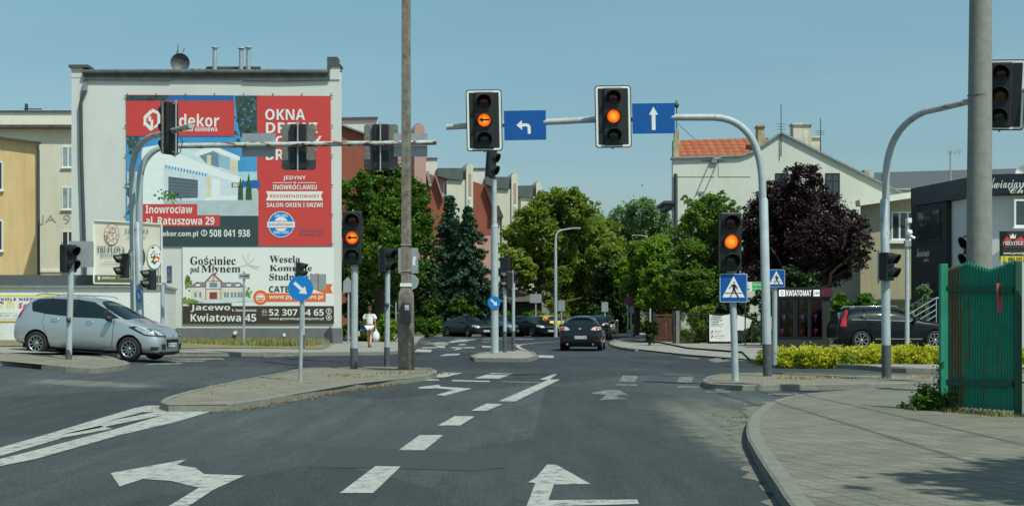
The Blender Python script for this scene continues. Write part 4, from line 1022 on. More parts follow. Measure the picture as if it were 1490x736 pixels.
for cx_, cy_, mt in ((198.5, 374, 'print_brown'), (225, 374, 'print_white')):
    A.disc(cx_, cy_, 13 if mt == 'print_brown' else 11, mt, 18); 
    if mt == 'print_white': A.disc(cx_, cy_, 11, 'print_grey', 18); A.disc(cx_, cy_, 10.3, 'print_wall_bright', 17)
    else: A.disc(cx_, cy_, 11.5, 'print_olive', 16)
    for i in range(26):
        A.blob(cx_ + random.gauss(0, 3.6), cy_ + random.gauss(0, 5.5), random.uniform(1.0, 2.6), random.choice(['print_black', 'print_orange', 'print_yellow', 'print_leaf', 'print_maroon', 'print_black']))
A.disc(144, 403.5, 1.8, 'print_white'); A.poly([(142.2, 404.3), (145.8, 404.3), (144, 408.5)], 'print_white')
A.text('INOWROCŁAW', 148, 402.5, 168, 406, 'print_white'); A.text('UL. NARUTOWICZA 12', 173, 403, 205, 406, 'print_cream', ''); A.done(tb)

# --- ochre and cream houses far left
YO = 80.0
oh = th('ochre_house', 'ochre rendered house with weather stains at the left edge', 'house', (PX(10, YO), YO, H))
b = MB(); b.prism([(PX(-90, YO), PZ(470, YO)), (PX(57.5, YO), PZ(470, YO)), (PX(57.5, YO), PZ(209, YO)), (PX(0, YO), PZ(201, YO)), (PX(-90, YO), PZ(190, YO))], YO, YO + 10, sh=-3.4); b.build('wall', 'ochre_wall', oh, world=True)
b = MB(); b.bar((PX(-90, YO), YO - .05, PZ(189, YO)), (PX(58.5, YO), YO - .05, PZ(208, YO)), .09, .5); b.build('roof_edging', 'dark_flashing', oh, world=True)
b = MB(); b.tube([(PX(55.5, YO), YO - .12, PZ(213, YO)), (PX(57, YO), YO - .14, PZ(220, YO)), (PX(57.5, YO), YO - .14, PZ(440, YO))], .075, 8); b.build('drainpipe', 'dark_pipe', oh, world=True)
for a, c in ((235, 277), (320, 365)): window(oh, -12, a, 4.5, c, YO)
YC = 95.0
ch = th('cream_house', 'cream coloured block with grey wall letters between the ochre house and the white wall', 'house', (PX(60, YC), YC, H))
b = MB(); b.box(PX(-100, YC), PX(125, YC), YC, YC + 12, PZ(480, YC), PZ(186, YC)); b.build('wall', 'cream_wall', ch, world=True)
b = MB(); b.box(PX(-100, YC), PX(125, YC), YC - .1, YC + 11, PZ(183, YC), PZ(164, YC)); b.build('parapet', 'cream_trim', ch, world=True)
b = MB(); b.box(PX(-100, YC), PX(125, YC), YC - .5, YC + 11.5, PZ(187.5, YC), PZ(183, YC)); b.build('cornice', 'roof_brown', ch, world=True)
b = MB(); b.box(PX(-100, YC), PX(125, YC), YC - .2, YC + 11, PZ(164, YC), PZ(161.5, YC)); b.build('roof_edging', 'dark_flashing', ch, world=True)
b = MB(); b.box(PX(20, YC), PX(46, YC), YC + 2, YC + 2.1, PZ(159.5, YC + 2), PZ(158, YC + 2)); b.box(PX(21, YC), PX(24, YC), YC + 2, YC + 2.3, PZ(162, YC + 2), PZ(151, YC + 2)); b.build('roof_rail', 'dark_pipe', ch, world=True)
for a, c in ((213, 244), (272, 305), (336, 368)): window(ch, 90, a, 108.5, c, YC, pane='glass_pale' if a < 300 else 'glass_dark', mull=(.5,))
b = MB(); b.box(PX(60, YC), PX(92, YC), YC - .06, YC, PZ(410, YC), PZ(399, YC)); b.box(PX(60, YC), PX(125, YC), YC - .1, YC, PZ(396, YC), PZ(393, YC)); b.build('stone_band', 'cream_trim', ch, world=True)
A = Art(YC - .01); A.text('JA', 58, 313, 82, 327, 'letter_grey', ''); A.text('9', 92, 312, 103, 326, 'letter_grey', ''); A.done(ch)

# --- receding row of pink and cream apartment blocks
def arch(cx, w_, top, bot, n=10):
    r = w_ / 2
    return [(cx - r, bot)] + [(cx - r * math.cos(math.pi * i / n), top + r * 1.3 - r * 1.3 * math.sin(math.pi * i / n)) for i in range(n + 1)] + [(cx + r, bot)]
def block(label, Y, parts):
    t = th('apartment_building', label, 'building', (PX(parts[0][2][0][0], Y), Y, H), 0, 'stepped apartment blocks along the side street')
    for nm, mat, pts, dy, dp in parts:
        b = MB(); b.prism(xz(pts, Y + dy), Y + dy, Y + dy + dp, sh=-(745 - max(p[0] for p in pts)) / F * dp - .10 * dp); b.build(nm, mat, t, world=True)
    return t
B0 = 485
t0 = block('nearest pink apartment block rising over the maple with a rust red gable', 119, [
    ('gable_wall', 'terracotta_wall', [(480, 180), (495, 182), (533, 196), (552, 240), (560, 300), (560, B0), (480, B0)], 0, 9),
    ('chimney', 'white_wall', [(480, 174), (550, 172), (550, 200), (480, 200)], 2.5, 2), ('chimney_cap', 'dark_flashing', [(493, 171), (550, 170), (550, 173), (493, 174)], 2.3, 2.3),
    ('wall', 'pink_wall', [(556, 206), (620, 206), (620, B0), (556, B0)], 1.5, 9),
    ('tower', 'pink_wall', arch(610.5, 15, 180, 300), .9, 1.2), ('tower_roof', 'zinc', arch(608.5, 17, 179, 300), 2.15, 3)])
b = MB(); b.bar((PX(494, 119), 118.8, PZ(181, 119)), (PX(533, 119), 118.8, PZ(195.5, 119)), .12, .4); b.build('verge_trim', 'zinc', t0, world=True)
t1 = block('second pink and cream apartment block, the one behind the spruces', 121, [
    ('wall', 'cream_wall', [(650, 262), (686, 262), (686, B0), (650, B0)], .35, 9),
    ('recessed_wall', 'pink_wall', [(634, 257), (658, 260), (658, B0), (634, B0)], .7, 8),
    ('chimney', 'white_wall', [(620, 231), (636, 231), (636, 256), (620, 256)], 2.2, 2), ('chimney_cap', 'dark_flashing', [(619, 229.5), (637, 229.5), (637, 231.5), (619, 231.5)], 2.1, 2.2),
    ('roof', 'roof_green_grey', [(637, 244.5), (674, 244.5), (674, 262), (655, 261), (637, 256)], .15, 6),
    ('tower', 'cream_wall', arch(683.5, 10, 238, B0), .2, 1), ('tower_roof', 'zinc', arch(680.8, 12, 237.5, B0), 1.25, 3), ('tower_inset', 'pink_wall', arch(684, 3.6, 252, 285), .17, .1),
    ('gable_wall', 'terracotta_wall', [(621, 251), (634, 257), (644, 290), (656, 330), (656, 372), (621, 372)], 0, 3), ('lower_wall', 'pink_wall', [(621, 372), (656, 372), (656, B0), (621, B0)], .02, 3)])
b = MB(); b.bar((PX(634, 121), 120.8, PZ(256, 121)), (PX(645, 121), 120.8, PZ(290, 121)), .10, .5); b.bar((PX(622, 121), 120.8, PZ(250, 121)), (PX(627, 121), 120.7, PZ(272, 121)), .22, .3); b.build('verge_trim', 'zinc', t1, world=True)
window(t1, 645.5, 265, 650.5, 284, 121 + .7, mull=()); window(t1, 653.5, 268, 658, 288, 121.69, mull=()); window(t1, 682, 289, 685.5, 300, 121.15, mull=()); 
t2 = block('third apartment block with rust red mansard and pink base right of the spruces', 127, [
    ('wall', 'cream_wall', [(722, 275), (752, 275), (752, B0), (722, B0)], .35, 9), ('recessed_wall', 'pink_wall', [(706, 270), (728, 273), (728, B0), (706, B0)], .7, 8),
    ('chimney', 'white_wall', [(688.5, 246), (706, 246), (706, 270), (688.5, 270)], 2.2, 2), ('chimney_cap', 'dark_flashing', [(688, 244.5), (707, 244.5), (707, 246.5), (688, 246.5)], 2.1, 2.2),
    ('roof', 'roof_green_grey', [(707, 257), (741, 257.5), (741, 275), (722, 274), (707, 268)], .15, 6),
    ('tower', 'cream_wall', arch(749, 9.5, 252, B0), .2, 1), ('tower_roof', 'zinc', arch(746.3, 11.5, 251.5, B0), 1.25, 3), ('tower_inset', 'pink_wall', arch(749.5, 3.4, 266, 296), .17, .1),
    ('gable_wall', 'terracotta_wall', [(689, 264), (706, 270), (717, 305), (717, 342), (689, 342)], 0, 3), ('lower_wall', 'pink_wall', [(689, 342), (717, 342), (717, B0), (689, B0)], .02, 3),
    ('bay_roof', 'roof_brown', [(716, 300), (726, 299), (733, 316), (716, 316)], -.5, 1.5)])
b = MB(); b.bar((PX(706, 127), 126.8, PZ(269, 127)), (PX(718, 127), 126.8, PZ(306, 127)), .10, .5); b.tube([(PX(729, 127), 126.7, PZ(318, 127)), (PX(729, 127), 126.7, PZ(B0, 127))], .08, 6); b.build('drainpipe', 'dark_pipe', t2, world=True)
window(t2, 722, 279, 727, 298, 127.7, mull=()); window(t2, 748.3, 300, 751.5, 312, 127.15, mull=())
t3 = block('farthest apartment block whose arched top shows over the yellow green tree', 133, [
    ('wall', 'cream_wall', [(758, 286), (785, 286), (785, B0), (758, B0)], .35, 9), ('recessed_wall', 'pink_wall', [(752, 284), (764, 286), (764, B0), (752, B0)], .7, 8),
    ('roof', 'roof_green_grey', [(755, 270), (776, 270), (776, 287), (755, 286)], .15, 6),
    ('tower', 'cream_wall', arch(784, 7.5, 264, B0), .2, 1), ('tower_roof', 'zinc', arch(781.5, 9, 263.6, B0), 1.25, 3), ('tower_inset', 'pink_wall', arch(784.5, 2.8, 276, 302), .17, .1)])
window(t3, 756, 290, 760, 308, 133.7, mull=()); window(t3, 761, 292, 764, 306, 133.69, mull=())
# --- pavilion with hipped brown roofs
pv = th('pavilion', 'brown pavilion with low hipped roof behind the small round trees', 'pavilion', (PX(640, 112), 112, H))
b = MB(); Y = 112
def pt(px, py, YY): return (PX(px, YY), YY, PZ(py, YY))
b.add([pt(590, 432, 109), pt(682, 430, 109), pt(612, 412, 115), pt(596, 412, 115), pt(590, 430, 120), pt(680, 430, 120)], [(0, 1, 2, 3), (1, 5, 2), (5, 4, 3, 2), (4, 0, 3), (0, 4, 5, 1)])
b.build('roof', 'roof_brown', pv, world=True)
b = MB(); b.box(PX(594, 110.5), PX(670, 110.5), 110.5, 117, H, PZ(430, 110.5)); b.build('wall', 'pink_wall', pv, world=True)
b = MB()
for i in range(22): x = PX(600 + i * 3.3, 110); b.box(x, x + .06, 110.2, 110.3, H, 1.9)
b.box(PX(598, 110), PX(674, 110), 110.19, 110.31, 1.85, 1.95); b.build('lattice', 'roof_brown', pv, world=True)
pv2 = th('pavilion', 'smaller brown roofed pavilion behind the traffic lights on the middle island', 'pavilion', (PX(742, 116), 116, H))
b = MB(); b.add([pt(690, 440, 113), pt(790, 438, 113), pt(757, 421, 118), pt(715, 421, 118), pt(690, 438, 124), pt(790, 438, 124)], [(0, 1, 2, 3), (1, 5, 2), (5, 4, 3, 2), (4, 0, 3), (0, 4, 5, 1)]); b.build('roof', 'roof_brown', pv2, world=True)
b = MB(); b.box(PX(697, 114), PX(785, 114), 114, 122, H, PZ(438, 114)); b.build('wall', 'roof_brown', pv2, world=True)

# --- cream gable house on the right
YH = 84.0
gh = th('gable_house', 'pale house with blind gable wall and orange tiled roof behind the purple tree', 'house', (PX(1100, YH), YH, H))
b = MB(); b.prism(xz([(979, 231), (1078, 227.5), (1094, 222), (1136, 194.5), (1200, 226), (1290, 272), (1330, 292), (1330, 480), (979, 480)], YH), YH, YH + .6)
b.prism([(PX(979, YH), 0), (PX(1330, YH), 0), (PX(1330, YH), PZ(300, YH)), (PX(979, YH), PZ(300, YH))], YH + .6, YH + 12, sh=1.35); b.build('wall', 'gable_wall', gh, world=True)
b = MB()
for p, q in (((977, 231), (1078, 227.5)), ((1078, 227.5), (1094, 222)), ((1094, 222), (1136, 194)), ((1136, 194), (1331, 292))): b.bar((PX(p[0], YH), YH + .25, PZ(p[1], YH) + .03), (PX(q[0], YH), YH + .25, PZ(q[1], YH) + .03), .10, .85)
b.build('verge_flashing', 'zinc', gh, world=True)
m, t, p = nmat('roof_tiles'); v = objc(t); wv = node(t, "ShaderNodeTexWave", wave_type='BANDS', bands_direction='X'); wv.inputs['Scale'].default_value = .7; t.links.new(v, wv.inputs[0])
w2 = node(t, "ShaderNodeTexWave", wave_type='BANDS', bands_direction='Z', wave_profile='SAW'); w2.inputs['Scale'].default_value = 1.15; t.links.new(v, w2.inputs[0])
c_ = mixc(t, ramp(t, w2.outputs[1], [(.75, 0.0), (1, .75)]), ramp(t, noise(t, v, 2.2, 5), [(.3, (.30, .075, .028)), (.7, (.46, .13, .045))]), (.05, .018, .012))
c_ = mixc(t, ramp(t, wv.outputs[1], [(0, .5), (.3, 0.0)]), c_, (.12, .04, .025)); t.links.new(c_, p.inputs['Base Color']); p.inputs['Roughness'].default_value = .8; bump(t, p, wv.outputs[1], .6, .05); MATS['roof_tiles'] = m
b = MB(); ya, yb_ = YH + .7, YH + 5
b.add([(PX(986, ya), ya, PZ(232, ya)), (PX(1110, ya), ya, PZ(232, ya)), (PX(1118, yb_), yb_, PZ(200.5, yb_)), (PX(989, yb_), yb_, PZ(204, yb_)), (PX(1118, yb_ + 5), yb_ + 5, PZ(236, yb_)), (PX(989, yb_ + 5), yb_ + 5, PZ(236, yb_))], [(0, 1, 2, 3), (3, 2, 4, 5)])
b.build('tiled_roof', 'roof_tiles', gh, world=True)
b = MB(); b.add([(PX(1136, YH), YH + .4, PZ(194, YH) - .15), (PX(1330, YH), YH + .4, PZ(292, YH) - .15), (PX(1330, YH), YH + 12, PZ(292, YH) - .15), (PX(1136, YH), YH + 12, PZ(194, YH) - .15), (PX(1094, YH), YH + .4, PZ(222, YH) - .15), (PX(1094, YH), YH + 12, PZ(222, YH) - .15)], [(0, 1, 2, 3), (4, 0, 3, 5)]); b.build('roof', 'roof_grey', gh, world=True)
M('stained_render', (.60, .56, .46), .9, var=.18, scale=2, streak=1.0)
M('weathered_stone', (.42, .36, .22), .9, var=.35, scale=3, streak=.6)
def box_at(b, a, c, e, f, Y, d, m=0): b.box(PX(a, Y), PX(e, Y), Y, Y + d, PZ(f, Y), PZ(c, Y), m)
b = MB(); box_at(b, 980, 204, 988, 230, YH + .1, .8); b.prism(xz([(981, 205), (982, 190), (985, 187), (988, 190), (988, 205)], YH + .2), YH + .2, YH + .7); b.build('corner_pillar', 'weathered_stone', gh, world=True)
fn = MB(); fn.tube([pt(984.5, 188, YH + .4), pt(984.5, 146, YH + .4)], .03, 6); fn.lathe([(.02, 0), (.12, .08), (.14, .2), (.1, .3), (.02, .4)], 8, 0, pt(984.5, 158, YH + .4)); fn.bar(pt(981, 156, YH + .4), pt(988, 152, YH + .4), .06, .04)
fn.tube([pt(986, 180, YH + .4), pt(1012, 204, YH + 4)], .015, 5); fn.build('finial', 'dark_pipe', gh, world=True)
for a, c, e, f, d in ((1103, 184, 1113, 212, 2.0), (1154, 181, 1181, 222, 1.2), (1180, 200, 1194, 222, 1.6)):
    b = MB(); box_at(b, a, c, e, f, YH + d, .9); box_at(b, a - 1, c - 2, e + 1, c + .5, YH + d - .1, 1.1)
    b.build('chimney', 'weathered_stone' if a < 1150 else 'stained_render', gh, world=True)
b = MB(); b.tube([pt(982, 253, YH - .15), pt(983.5, 256, YH - .15), pt(983.5, 470, YH - .15)], .10, 8); box_at(b, 966, 292, 981, 296, YH - .3, 4); box_at(b, 970, 296, 980, 303, YH - .1, 4); b.build('drainpipe', 'dark_pipe', gh, world=True)
window(gh, 1201, 252, 1222, 287, YH - .01, frame='matt_black', mull=(.5,), trans=.68); window(gh, 1128, 252, 1146, 270, YH - .01, frame='matt_black', mull=(.5,))
b = MB(); box_at(b, 1021, 232.5, 1055, 234.3, YH - .06, .05); box_at(b, 1035, 231, 1044, 236.5, YH - .16, .14)
for q_ in (1034, 1045): z_ = PZ(233.5, YH); b.tube([(PX(q_, YH), YH, z_), (PX(q_, YH), YH - 1.08, z_)], .035, 6)
b.tube([(PX(1034, YH), YH - .95, PZ(233.5, YH)), (PX(1045, YH), YH - .95, PZ(233.5, YH))], .05, 6); b.build('wall_bracket', 'zinc', gh, world=True)
b = MB(); box_at(b, 983, 257, 1040, 257.6, YH - .02, .02); box_at(b, 1045, 257, 1092, 257.6, YH - .02, .02); box_at(b, 1045, 231, 1045.6, 257, YH - .02, .02); b.build('wall_joint', 'kerb_stone', gh, world=True)
for px, a, c, nm in ((1136.5, 152, 228, 'tall thin aerial mast on the peak of the gable house'), (1194, 172, 222, 'short aerial with cross rods beside the chimneys of the gable house')):
    t = th('rooftop_aerial', nm, 'aerial', (PX(px, YH - .1), YH - .1, PZ(c, YH - .1))); b = MB(); hh = (c - a) * YH / F; b.cyl((0, 0, 0), (0, 0, hh), .035, .02, 6)
    for k, (ww) in enumerate((.25, .18, .22)): b.bar((-ww, 0, hh * (.62 - k * .05)), (ww, 0, hh * (.62 - k * .05)), .025, .02)
    b.build('mast', 'dark_pipe', t)
# --- beige low house and flower shop
YL = 77.0
bh = th('beige_house', 'beige two storey house with white window between the gable house and the flower shop', 'house', (PX(1290, YL), YL, H))
M('beige_wall', (.42, .38, .26), .9, var=.08, scale=.8, streak=.3)
b = MB(); b.prism(xz([(1252, 296), (1345, 282), (1345, 470), (1252, 470)], YL), YL, YL + 9, sh=2.2); b.build('wall', 'beige_wall', bh, world=True)
b = MB(); b.bar(pt(1248, 296, YL - .3), pt(1346, 281.5, YL - .3), .3, 1.0); b.build('roof_edging', 'cream_trim', bh, world=True)
window(bh, 1297, 308, 1333, 349, YL - .01, mull=(.33, .66)); b = MB(); box_at(b, 1294, 350, 1340, 354, YL - .15, .2); b.build('stone_band', 'cream_trim', bh, world=True)
gr = th('long_roofed_building', 'long grey sheet roof showing behind the flower shop fascia', 'building', (PX(1380, 92), 92, H))
b = MB(); b.add([pt(1270, 275, 88), pt(1560, 270, 88), pt(1560, 243, 97), pt(1272, 251, 97)], [(0, 1, 2, 3)]); b.build('roof', 'roof_grey', gr, world=True)
b = MB(); b.box(PX(1270, 88.5), PX(1560, 88.5), 88.5, 97, H, PZ(276, 88.5)); b.build('wall', 'cream_wall', gr, world=True)
for q_ in ((1258, 247, 1266, 254, 90, 1), (1286, 253, 1291, 270, 87, .6)): b = MB(); box_at(b, *q_); b.build('chimney', 'weathered_stone', gr, world=True)
fs = th('flower_shop', 'flower shop with dark blue fascia, black bay and white walls beside the estate car', 'shop', (PX(1400, 62), 62, H))
XA, YA, XB_, YB_ = PX(1322, 66), 66.0, PX(1425, 59.5), 59.5
def onA(t_): return (XA + (XB_ - XA) * t_, YA + (YB_ - YA) * t_)
def facadeA(b, t0_, t1_, z0, z1, out, m=0, thick=.2):
    a = onA(t0_); c = onA(t1_); d = (Vector(c) - Vector(a)).normalized(); n_ = Vector((d.y, -d.x))
    if n_.y > 0: n_ = -n_
    p = [Vector(a) + n_ * out, Vector(c) + n_ * out, Vector(c) + n_ * (out - thick), Vector(a) + n_ * (out - thick)]
    b.prism([(q.x, q.y) for q in p], z0, z1, m, 'z')
zf0, zf1 = 6.15, 6.93
b = MB(); b.prism([(XA + .3, YA), (XB_, YB_), (PX(1560, 58.2), 58.2), (PX(1560, 58.2) + 2, 75), (XA + 2.6, 75)], 0, zf0 - .02, 0, 'z'); b.build('wall', 'white_wall', fs, world=True)
b = MB(); n1 = .55
b.prism([(XA - .05, YA - n1), (XB_ - .1, YB_ - n1), (PX(1560, 58.2), 58.2 - n1), (PX(1560, 58.2), 70), (XA + 1.2, 70)], zf0, zf1, 0, 'z'); b.build('fascia', 'dark_blue_fascia', fs, world=True)
b = MB(); facadeA(b, .08, .60, 0, zf0 - .03, .12); b.build('black_bay', 'matt_black', fs, world=True)
b = MB(); facadeA(b, .18, .52, 4.55, 5.9, .16, 0, .06); g_ = b.build('window', 'rim_dark', fs, world=True)
for k in range(3):
    b = MB(); facadeA(b, .195 + k * .11, .29 + k * .11, 4.65, 5.8, .175, 0, .02); q = b.build('pane', 'glass_dark', fs, world=True); q.parent = g_
b = MB(); facadeA(b, .24, .52, .3, 2.9, .16, 0, .06); g_ = b.build('shop_door', 'rim_dark', fs, world=True)
for k in range(2):
    b = MB(); facadeA(b, .26 + k * .13, .37 + k * .13, .45, 2.8, .175, 0, .02); q = b.build('pane', 'glass_pale' if k == 0 else 'glass_dark', fs, world=True); q.parent = g_
YS = 58.2
window(fs, 1475.5, 290, 1500, 330, YS - .45 + .42, frame='window_white', pane='glass_dark', mull=())
b = MB(); letter(b, 'Kwiaciarnia', PX(1450, YS - n1), PX(1512, YS - n1), PZ(271, YS - n1), PZ(255, YS - n1), YS - n1 - .03 + .18, 0, 'c'); letter(b, 'Chic', PX(1479, YS - n1), PX(1512, YS - n1), PZ(279, YS - n1), PZ(269, YS - n1), YS - n1 - .03 + .18, 0, 'c')
lo = b.build('lettering', 'print_white', fs, world=True, fix=False)
# shop lettering has to sit on the slightly turned fascia
d_ = Vector((PX(1560, 58.2) - (XB_ - .1), (58.2 - n1) - (YB_ - n1))); ang = math.atan2(d_.y, d_.x)
for v_ in lo.data.vertices:
    X = v_.co.x + fs.location.x; v_.co.y = (YB_ - n1) + (X - (XB_ - .1)) * math.tan(ang) - .02 - fs.location.y
b = MB(); letter(b, 'Kwiaciarnia', 0, 1.25, .22, .62, 0, 0, 'c'); letter(b, 'studio', .7, 1.2, 0, .18, 0, 0, 'c')
lo = b.build('lettering', 'print_white', fs, fix=False); a0 = onA(.17); dA = (Vector(onA(1)) - Vector(onA(0))).normalized()
nA = Vector((dA.y, -dA.x)); nA = nA if nA.y < 0 else -nA
lo.location = (a0[0] + nA.x * .14 - fs.location.x, a0[1] + nA.y * .14 - fs.location.y, 3.72 - H); lo.rotation_euler = (0, 0, math.atan2(dA.y, dA.x))
dh = th('satellite_dish', 'small white satellite dish on the flower shop roof at the right edge', 'dish', (PX(1487, 64), 64, zf1))
b = MB(); b.cyl((0, 0, 0), (0, 0, .5), .03, n=8); b.build('mount', 'dark_pipe', dh); b = MB(); b.lathe([(.34, -.08), (.28, -.02), (.12, .04), (.0, .055)], 24, 0, (0, -.1, .5), 'y'); b.build('reflector', 'white_paint', dh)
ya_ = th('rooftop_aerial', 'grid aerial on a pole above the grey roof left of the thick pole', 'aerial', (PX(1383, 70), 70, 6.9))
b = MB(); hh = PZ(220, 70) - 6.9; b.cyl((0, 0, 0), (0, 0, hh), .04, n=6); b.bar((0, 0, hh - .05), (.5, 0, hh), .12, .12)
for k in range(4): b.bar((-.15 + k * .18, 0, hh - .3), (-.15 + k * .18, 0, hh + .2), .02, .02)
b.build('mast', 'galvanised', ya_)
# stairs with railings
sr = th('stair', 'short flight of steps with steel railings leading to the flower shop', 'stairs', (PX(1325, 60), 60, H))
b = MB(); xs0 = PX(1300, 60)
for k in range(7): b.box(xs0 + k * .28, PX(1365, 60), 60.1, 62, H + k * .155, H + (k + 1) * .155 - .003)
b.build('steps', 'kerb_stone', sr, world=True)
for yy in (60.0, 62.05):
    b = MB()
    for k, dz in enumerate((.95, .72, .49, .26)): b.tube([(xs0 - .1, yy, H + dz), (xs0 + 1.7, yy, H + dz + 1.08)], .022, 8)
    for q in (0, .5, 1.0): x = xs0 - .1 + 1.8 * q; b.tube([(x, yy, H), (x, yy, H + .95 + 1.08 * q)], .022, 8)
    b.tube([(xs0 + 1.7, yy, H + 2.03), (PX(1372, yy), yy, H + 2.03)], .022, 8)
    b.build('railing', 'galvanised', sr, world=True)

# ================================================================== STREET FURNITURE
def stand(px, py, h=H):
    x, y = G(px, py, h); return x, y, zf(x, y) + h
def post(name, label, cat, x, y, z, ztop, r0, r1=None, mat='pole_grey', band=0, group=None, lean=(0, 0), box=None, base_r=None):
    """upright tube with painted foot band"""
    t = th(name, label, cat, (x, y, z), 0, group); r1 = r1 or r0; L = ztop - z
    b = MB(); b.tube([(0, 0, -.05), (lean[0] * .5, lean[1] * .5, L * .5), (lean[0], lean[1], L)], [r0, (r0 + r1) / 2, r1], 18)
    b.build('pole', mat, t)
    if band: b = MB(); b.tube([(0, 0, -.04), (0, 0, band)], r0 + .004, 18, cap=False); b.build('foot_band', 'pole_band', t)
    if box:
        b = MB(); b.lathe([(.0, -.06), (.05, -.055), (.06, 0), (.05, .055), (.0, .06)], 12, 0, (lean[0] * box / L, -r0 - .03, box), 'z'); b.build('push_button', 'dark_pipe', t)
    return t
def signal(label, x, y, z, rz, lit=None, arrow=False, n=3, plate=None, border=False, pitch=.43, rl=.15, tilt=0, name='traffic_signal', group=None, hole=False, s=1.0, lens_z=None):
    """signal head looking along local -y; origin at its centre"""
    t = th(name, label, 'traffic light', (x, y, z), rz, group); t.rotation_euler[1] = tilt
    hh = n * pitch * .5 + .008; hw = rl + .075
    b = MB(); b.box(-hw, hw, 0, .20, -hh, hh); h_ = b.build('housing', 'signal_black', t, bevel=.03)
    if plate:
        pw, ph = plate[0] / 2, plate[1] / 2
        def rr(w_, h__, r_, k=5): return [(sx * (w_ - r_) + r_ * math.cos(a), sz * (h__ - r_) + r_ * math.sin(a)) for sx, sz, a0 in ((1, 1, 0), (-1, 1, 90), (-1, -1, 180), (1, -1, 270)) for a in [R(a0 + 90 * i / k) for i in range(k + 1)]]
        ox = rr(pw, ph, .07)
        b = MB(); b.prism(ox, .055, .075); b.build('backplate', ['signal_black'], t)
        bk_ = MB(); bk_.flat([(x_, z_) for x_, z_ in rr(pw - .008, ph - .008, .065)][::-1], .078); bk_.add([], []); o = bk_.build('backplate_rear', 'plate_back', t, fix=False); o.data.flip_normals()
        if border:
            o_, i_ = rr(pw - .022, ph - .022, .055), rr(pw - .068, ph - .068, .02); k = len(o_)
            b = MB(); b.add([(x_, .050, z_) for x_, z_ in o_] + [(x_, .050, z_) for x_, z_ in i_], [(j, j + k, (j + 1) % k + k, (j + 1) % k) for j in range(k)]); b.build('reflective_border', 'white_paint', t, fix=False)
    for k in range(n):
        zc = (n - 1) * pitch / 2 - k * pitch; on = (lit == k)
        mt = (['lens_red_off', 'lens_amber_off', 'lens_green_off'] if n == 3 else ['lens_red_off', 'lens_green_off'])[k]
        b = MB(); prof = [(0, -.035), (rl * .5, -.028), (rl * .85, -.012), (rl, 0)]
        b.lathe([(r_, y_) for r_, y_ in prof], 28, 0, (0, -.004, zc), 'y')
        l_ = b.build('lens', 'lamp_amber' if on else mt, t)
        if on and arrow:
            b = MB(); yy = -.043; q = rl
            b.prism([(-.78 * q, zc), (-.22 * q, zc + .42 * q), (-.22 * q, zc + .13 * q), (.78 * q, zc + .13 * q), (.78 * q, zc - .13 * q), (-.22 * q, zc - .13 * q), (-.22 * q, zc - .42 * q)], yy - .003, yy); a_ = b.build('arrow', 'black', t); a_.parent = l_
        # tunnel visor, open below, longer at the top
        b = MB(); vs = []; m_ = 18
        for i in range(m_ + 1):
            a = R(-35 + 250 * i / m_); ln_ = .05 + .17 * max(0, math.sin(a) * .5 + .5)
            cx_, cz_ = math.cos(a), math.sin(a)
            for rr_, yy in ((rl + .012, 0), (rl + .008, -ln_), (rl + .022, -ln_), (rl + .03, 0)): vs.append((cx_ * rr_, yy, zc + cz_ * rr_ - (ln_ * .12 if yy < 0 else 0)))
        b.add(vs, [(i * 4 + j, i * 4 + (j + 1) % 4, (i + 1) * 4 + (j + 1) % 4, (i + 1) * 4 + j) for i in range(m_) for j in range(4)], 0, False); b.build('visor', 'signal_black', t)
    b = MB(); b.tube([(0, .3, -hh - .06), (0, .3, hh + .06)], .022, 8); b.bar((0, .1, hh - .05), (0, .32, hh - .03), .04, .03); b.bar((0, .1, -hh + .05), (0, .32, -hh + .03), .04, .03); b.build('bracket', 'galvanised', t)
    return t
def signboard(name, label, x, y, z, rz, outline, face, back='sign_grey', art=None, group=None, cat='sign', tilt=0, clamps=True):
    """flat sign seen along local -y; art is a list of (material, polygon)"""
    t = th(name, label, cat, (x, y, z), rz, group); t.rotation_euler[1] = tilt
    b = MB(); b.prism(outline, 0, .012); b.build('plate', [face], t)
    b = MB(); k = len(outline); cx_ = sum(p[0] for p in outline) / k; cz_ = sum(p[1] for p in outline) / k
    b.prism([(cx_ + (a - cx_) * .985, cz_ + (c - cz_) * .985) for a, c in outline], .0125, .02); b.build('rear_sheet', back, t)
    if art:
        ms = []; b = MB()
        for i, (m_, poly) in enumerate(art):
            if m_ not in ms: ms.append(m_)
            b.flat(poly, -.0015 - .0015 * i, ms.index(m_))
        b.build('symbol', ms, t, fix=False)
    if clamps:
        b = MB(); xs_ = [p[0] for p in outline]; zs_ = [p[1] for p in outline]
        for q in (.28, .72): z_ = min(zs_) + (max(zs_) - min(zs_)) * q; b.box(min(xs_) * .5, max(xs_) * .5, .02, .045, z_ - .02, z_ + .02)
        b.build('clamp', 'galvanised', t)
    return t
def circ(r, n=36, cx=0, cz=0): return [(cx + r * math.cos(2 * math.pi * i / n), cz + r * math.sin(2 * math.pi * i / n)) for i in range(n)]
def rrect(w_, h_, r=.03, k=4): return [(sx * (w_ / 2 - r) + r * math.cos(a), sz * (h_ / 2 - r) + r * math.sin(a)) for sx, sz, a0 in ((1, 1, 0), (-1, 1, 90), (-1, -1, 180), (1, -1, 270)) for a in [R(a0 + 90 * i / k) for i in range(k + 1)]]
def rot2(pts, a, s=1.0): c, s_ = math.cos(a), math.sin(a); return [((x * c - z * s_) * s, (x * s_ + z * c) * s) for x, z in pts]
ARW = [(-.10, -.62), (.10, -.62), (.10, .12), (.34, .12), (0, .64), (-.34, .12), (-.10, .12)]
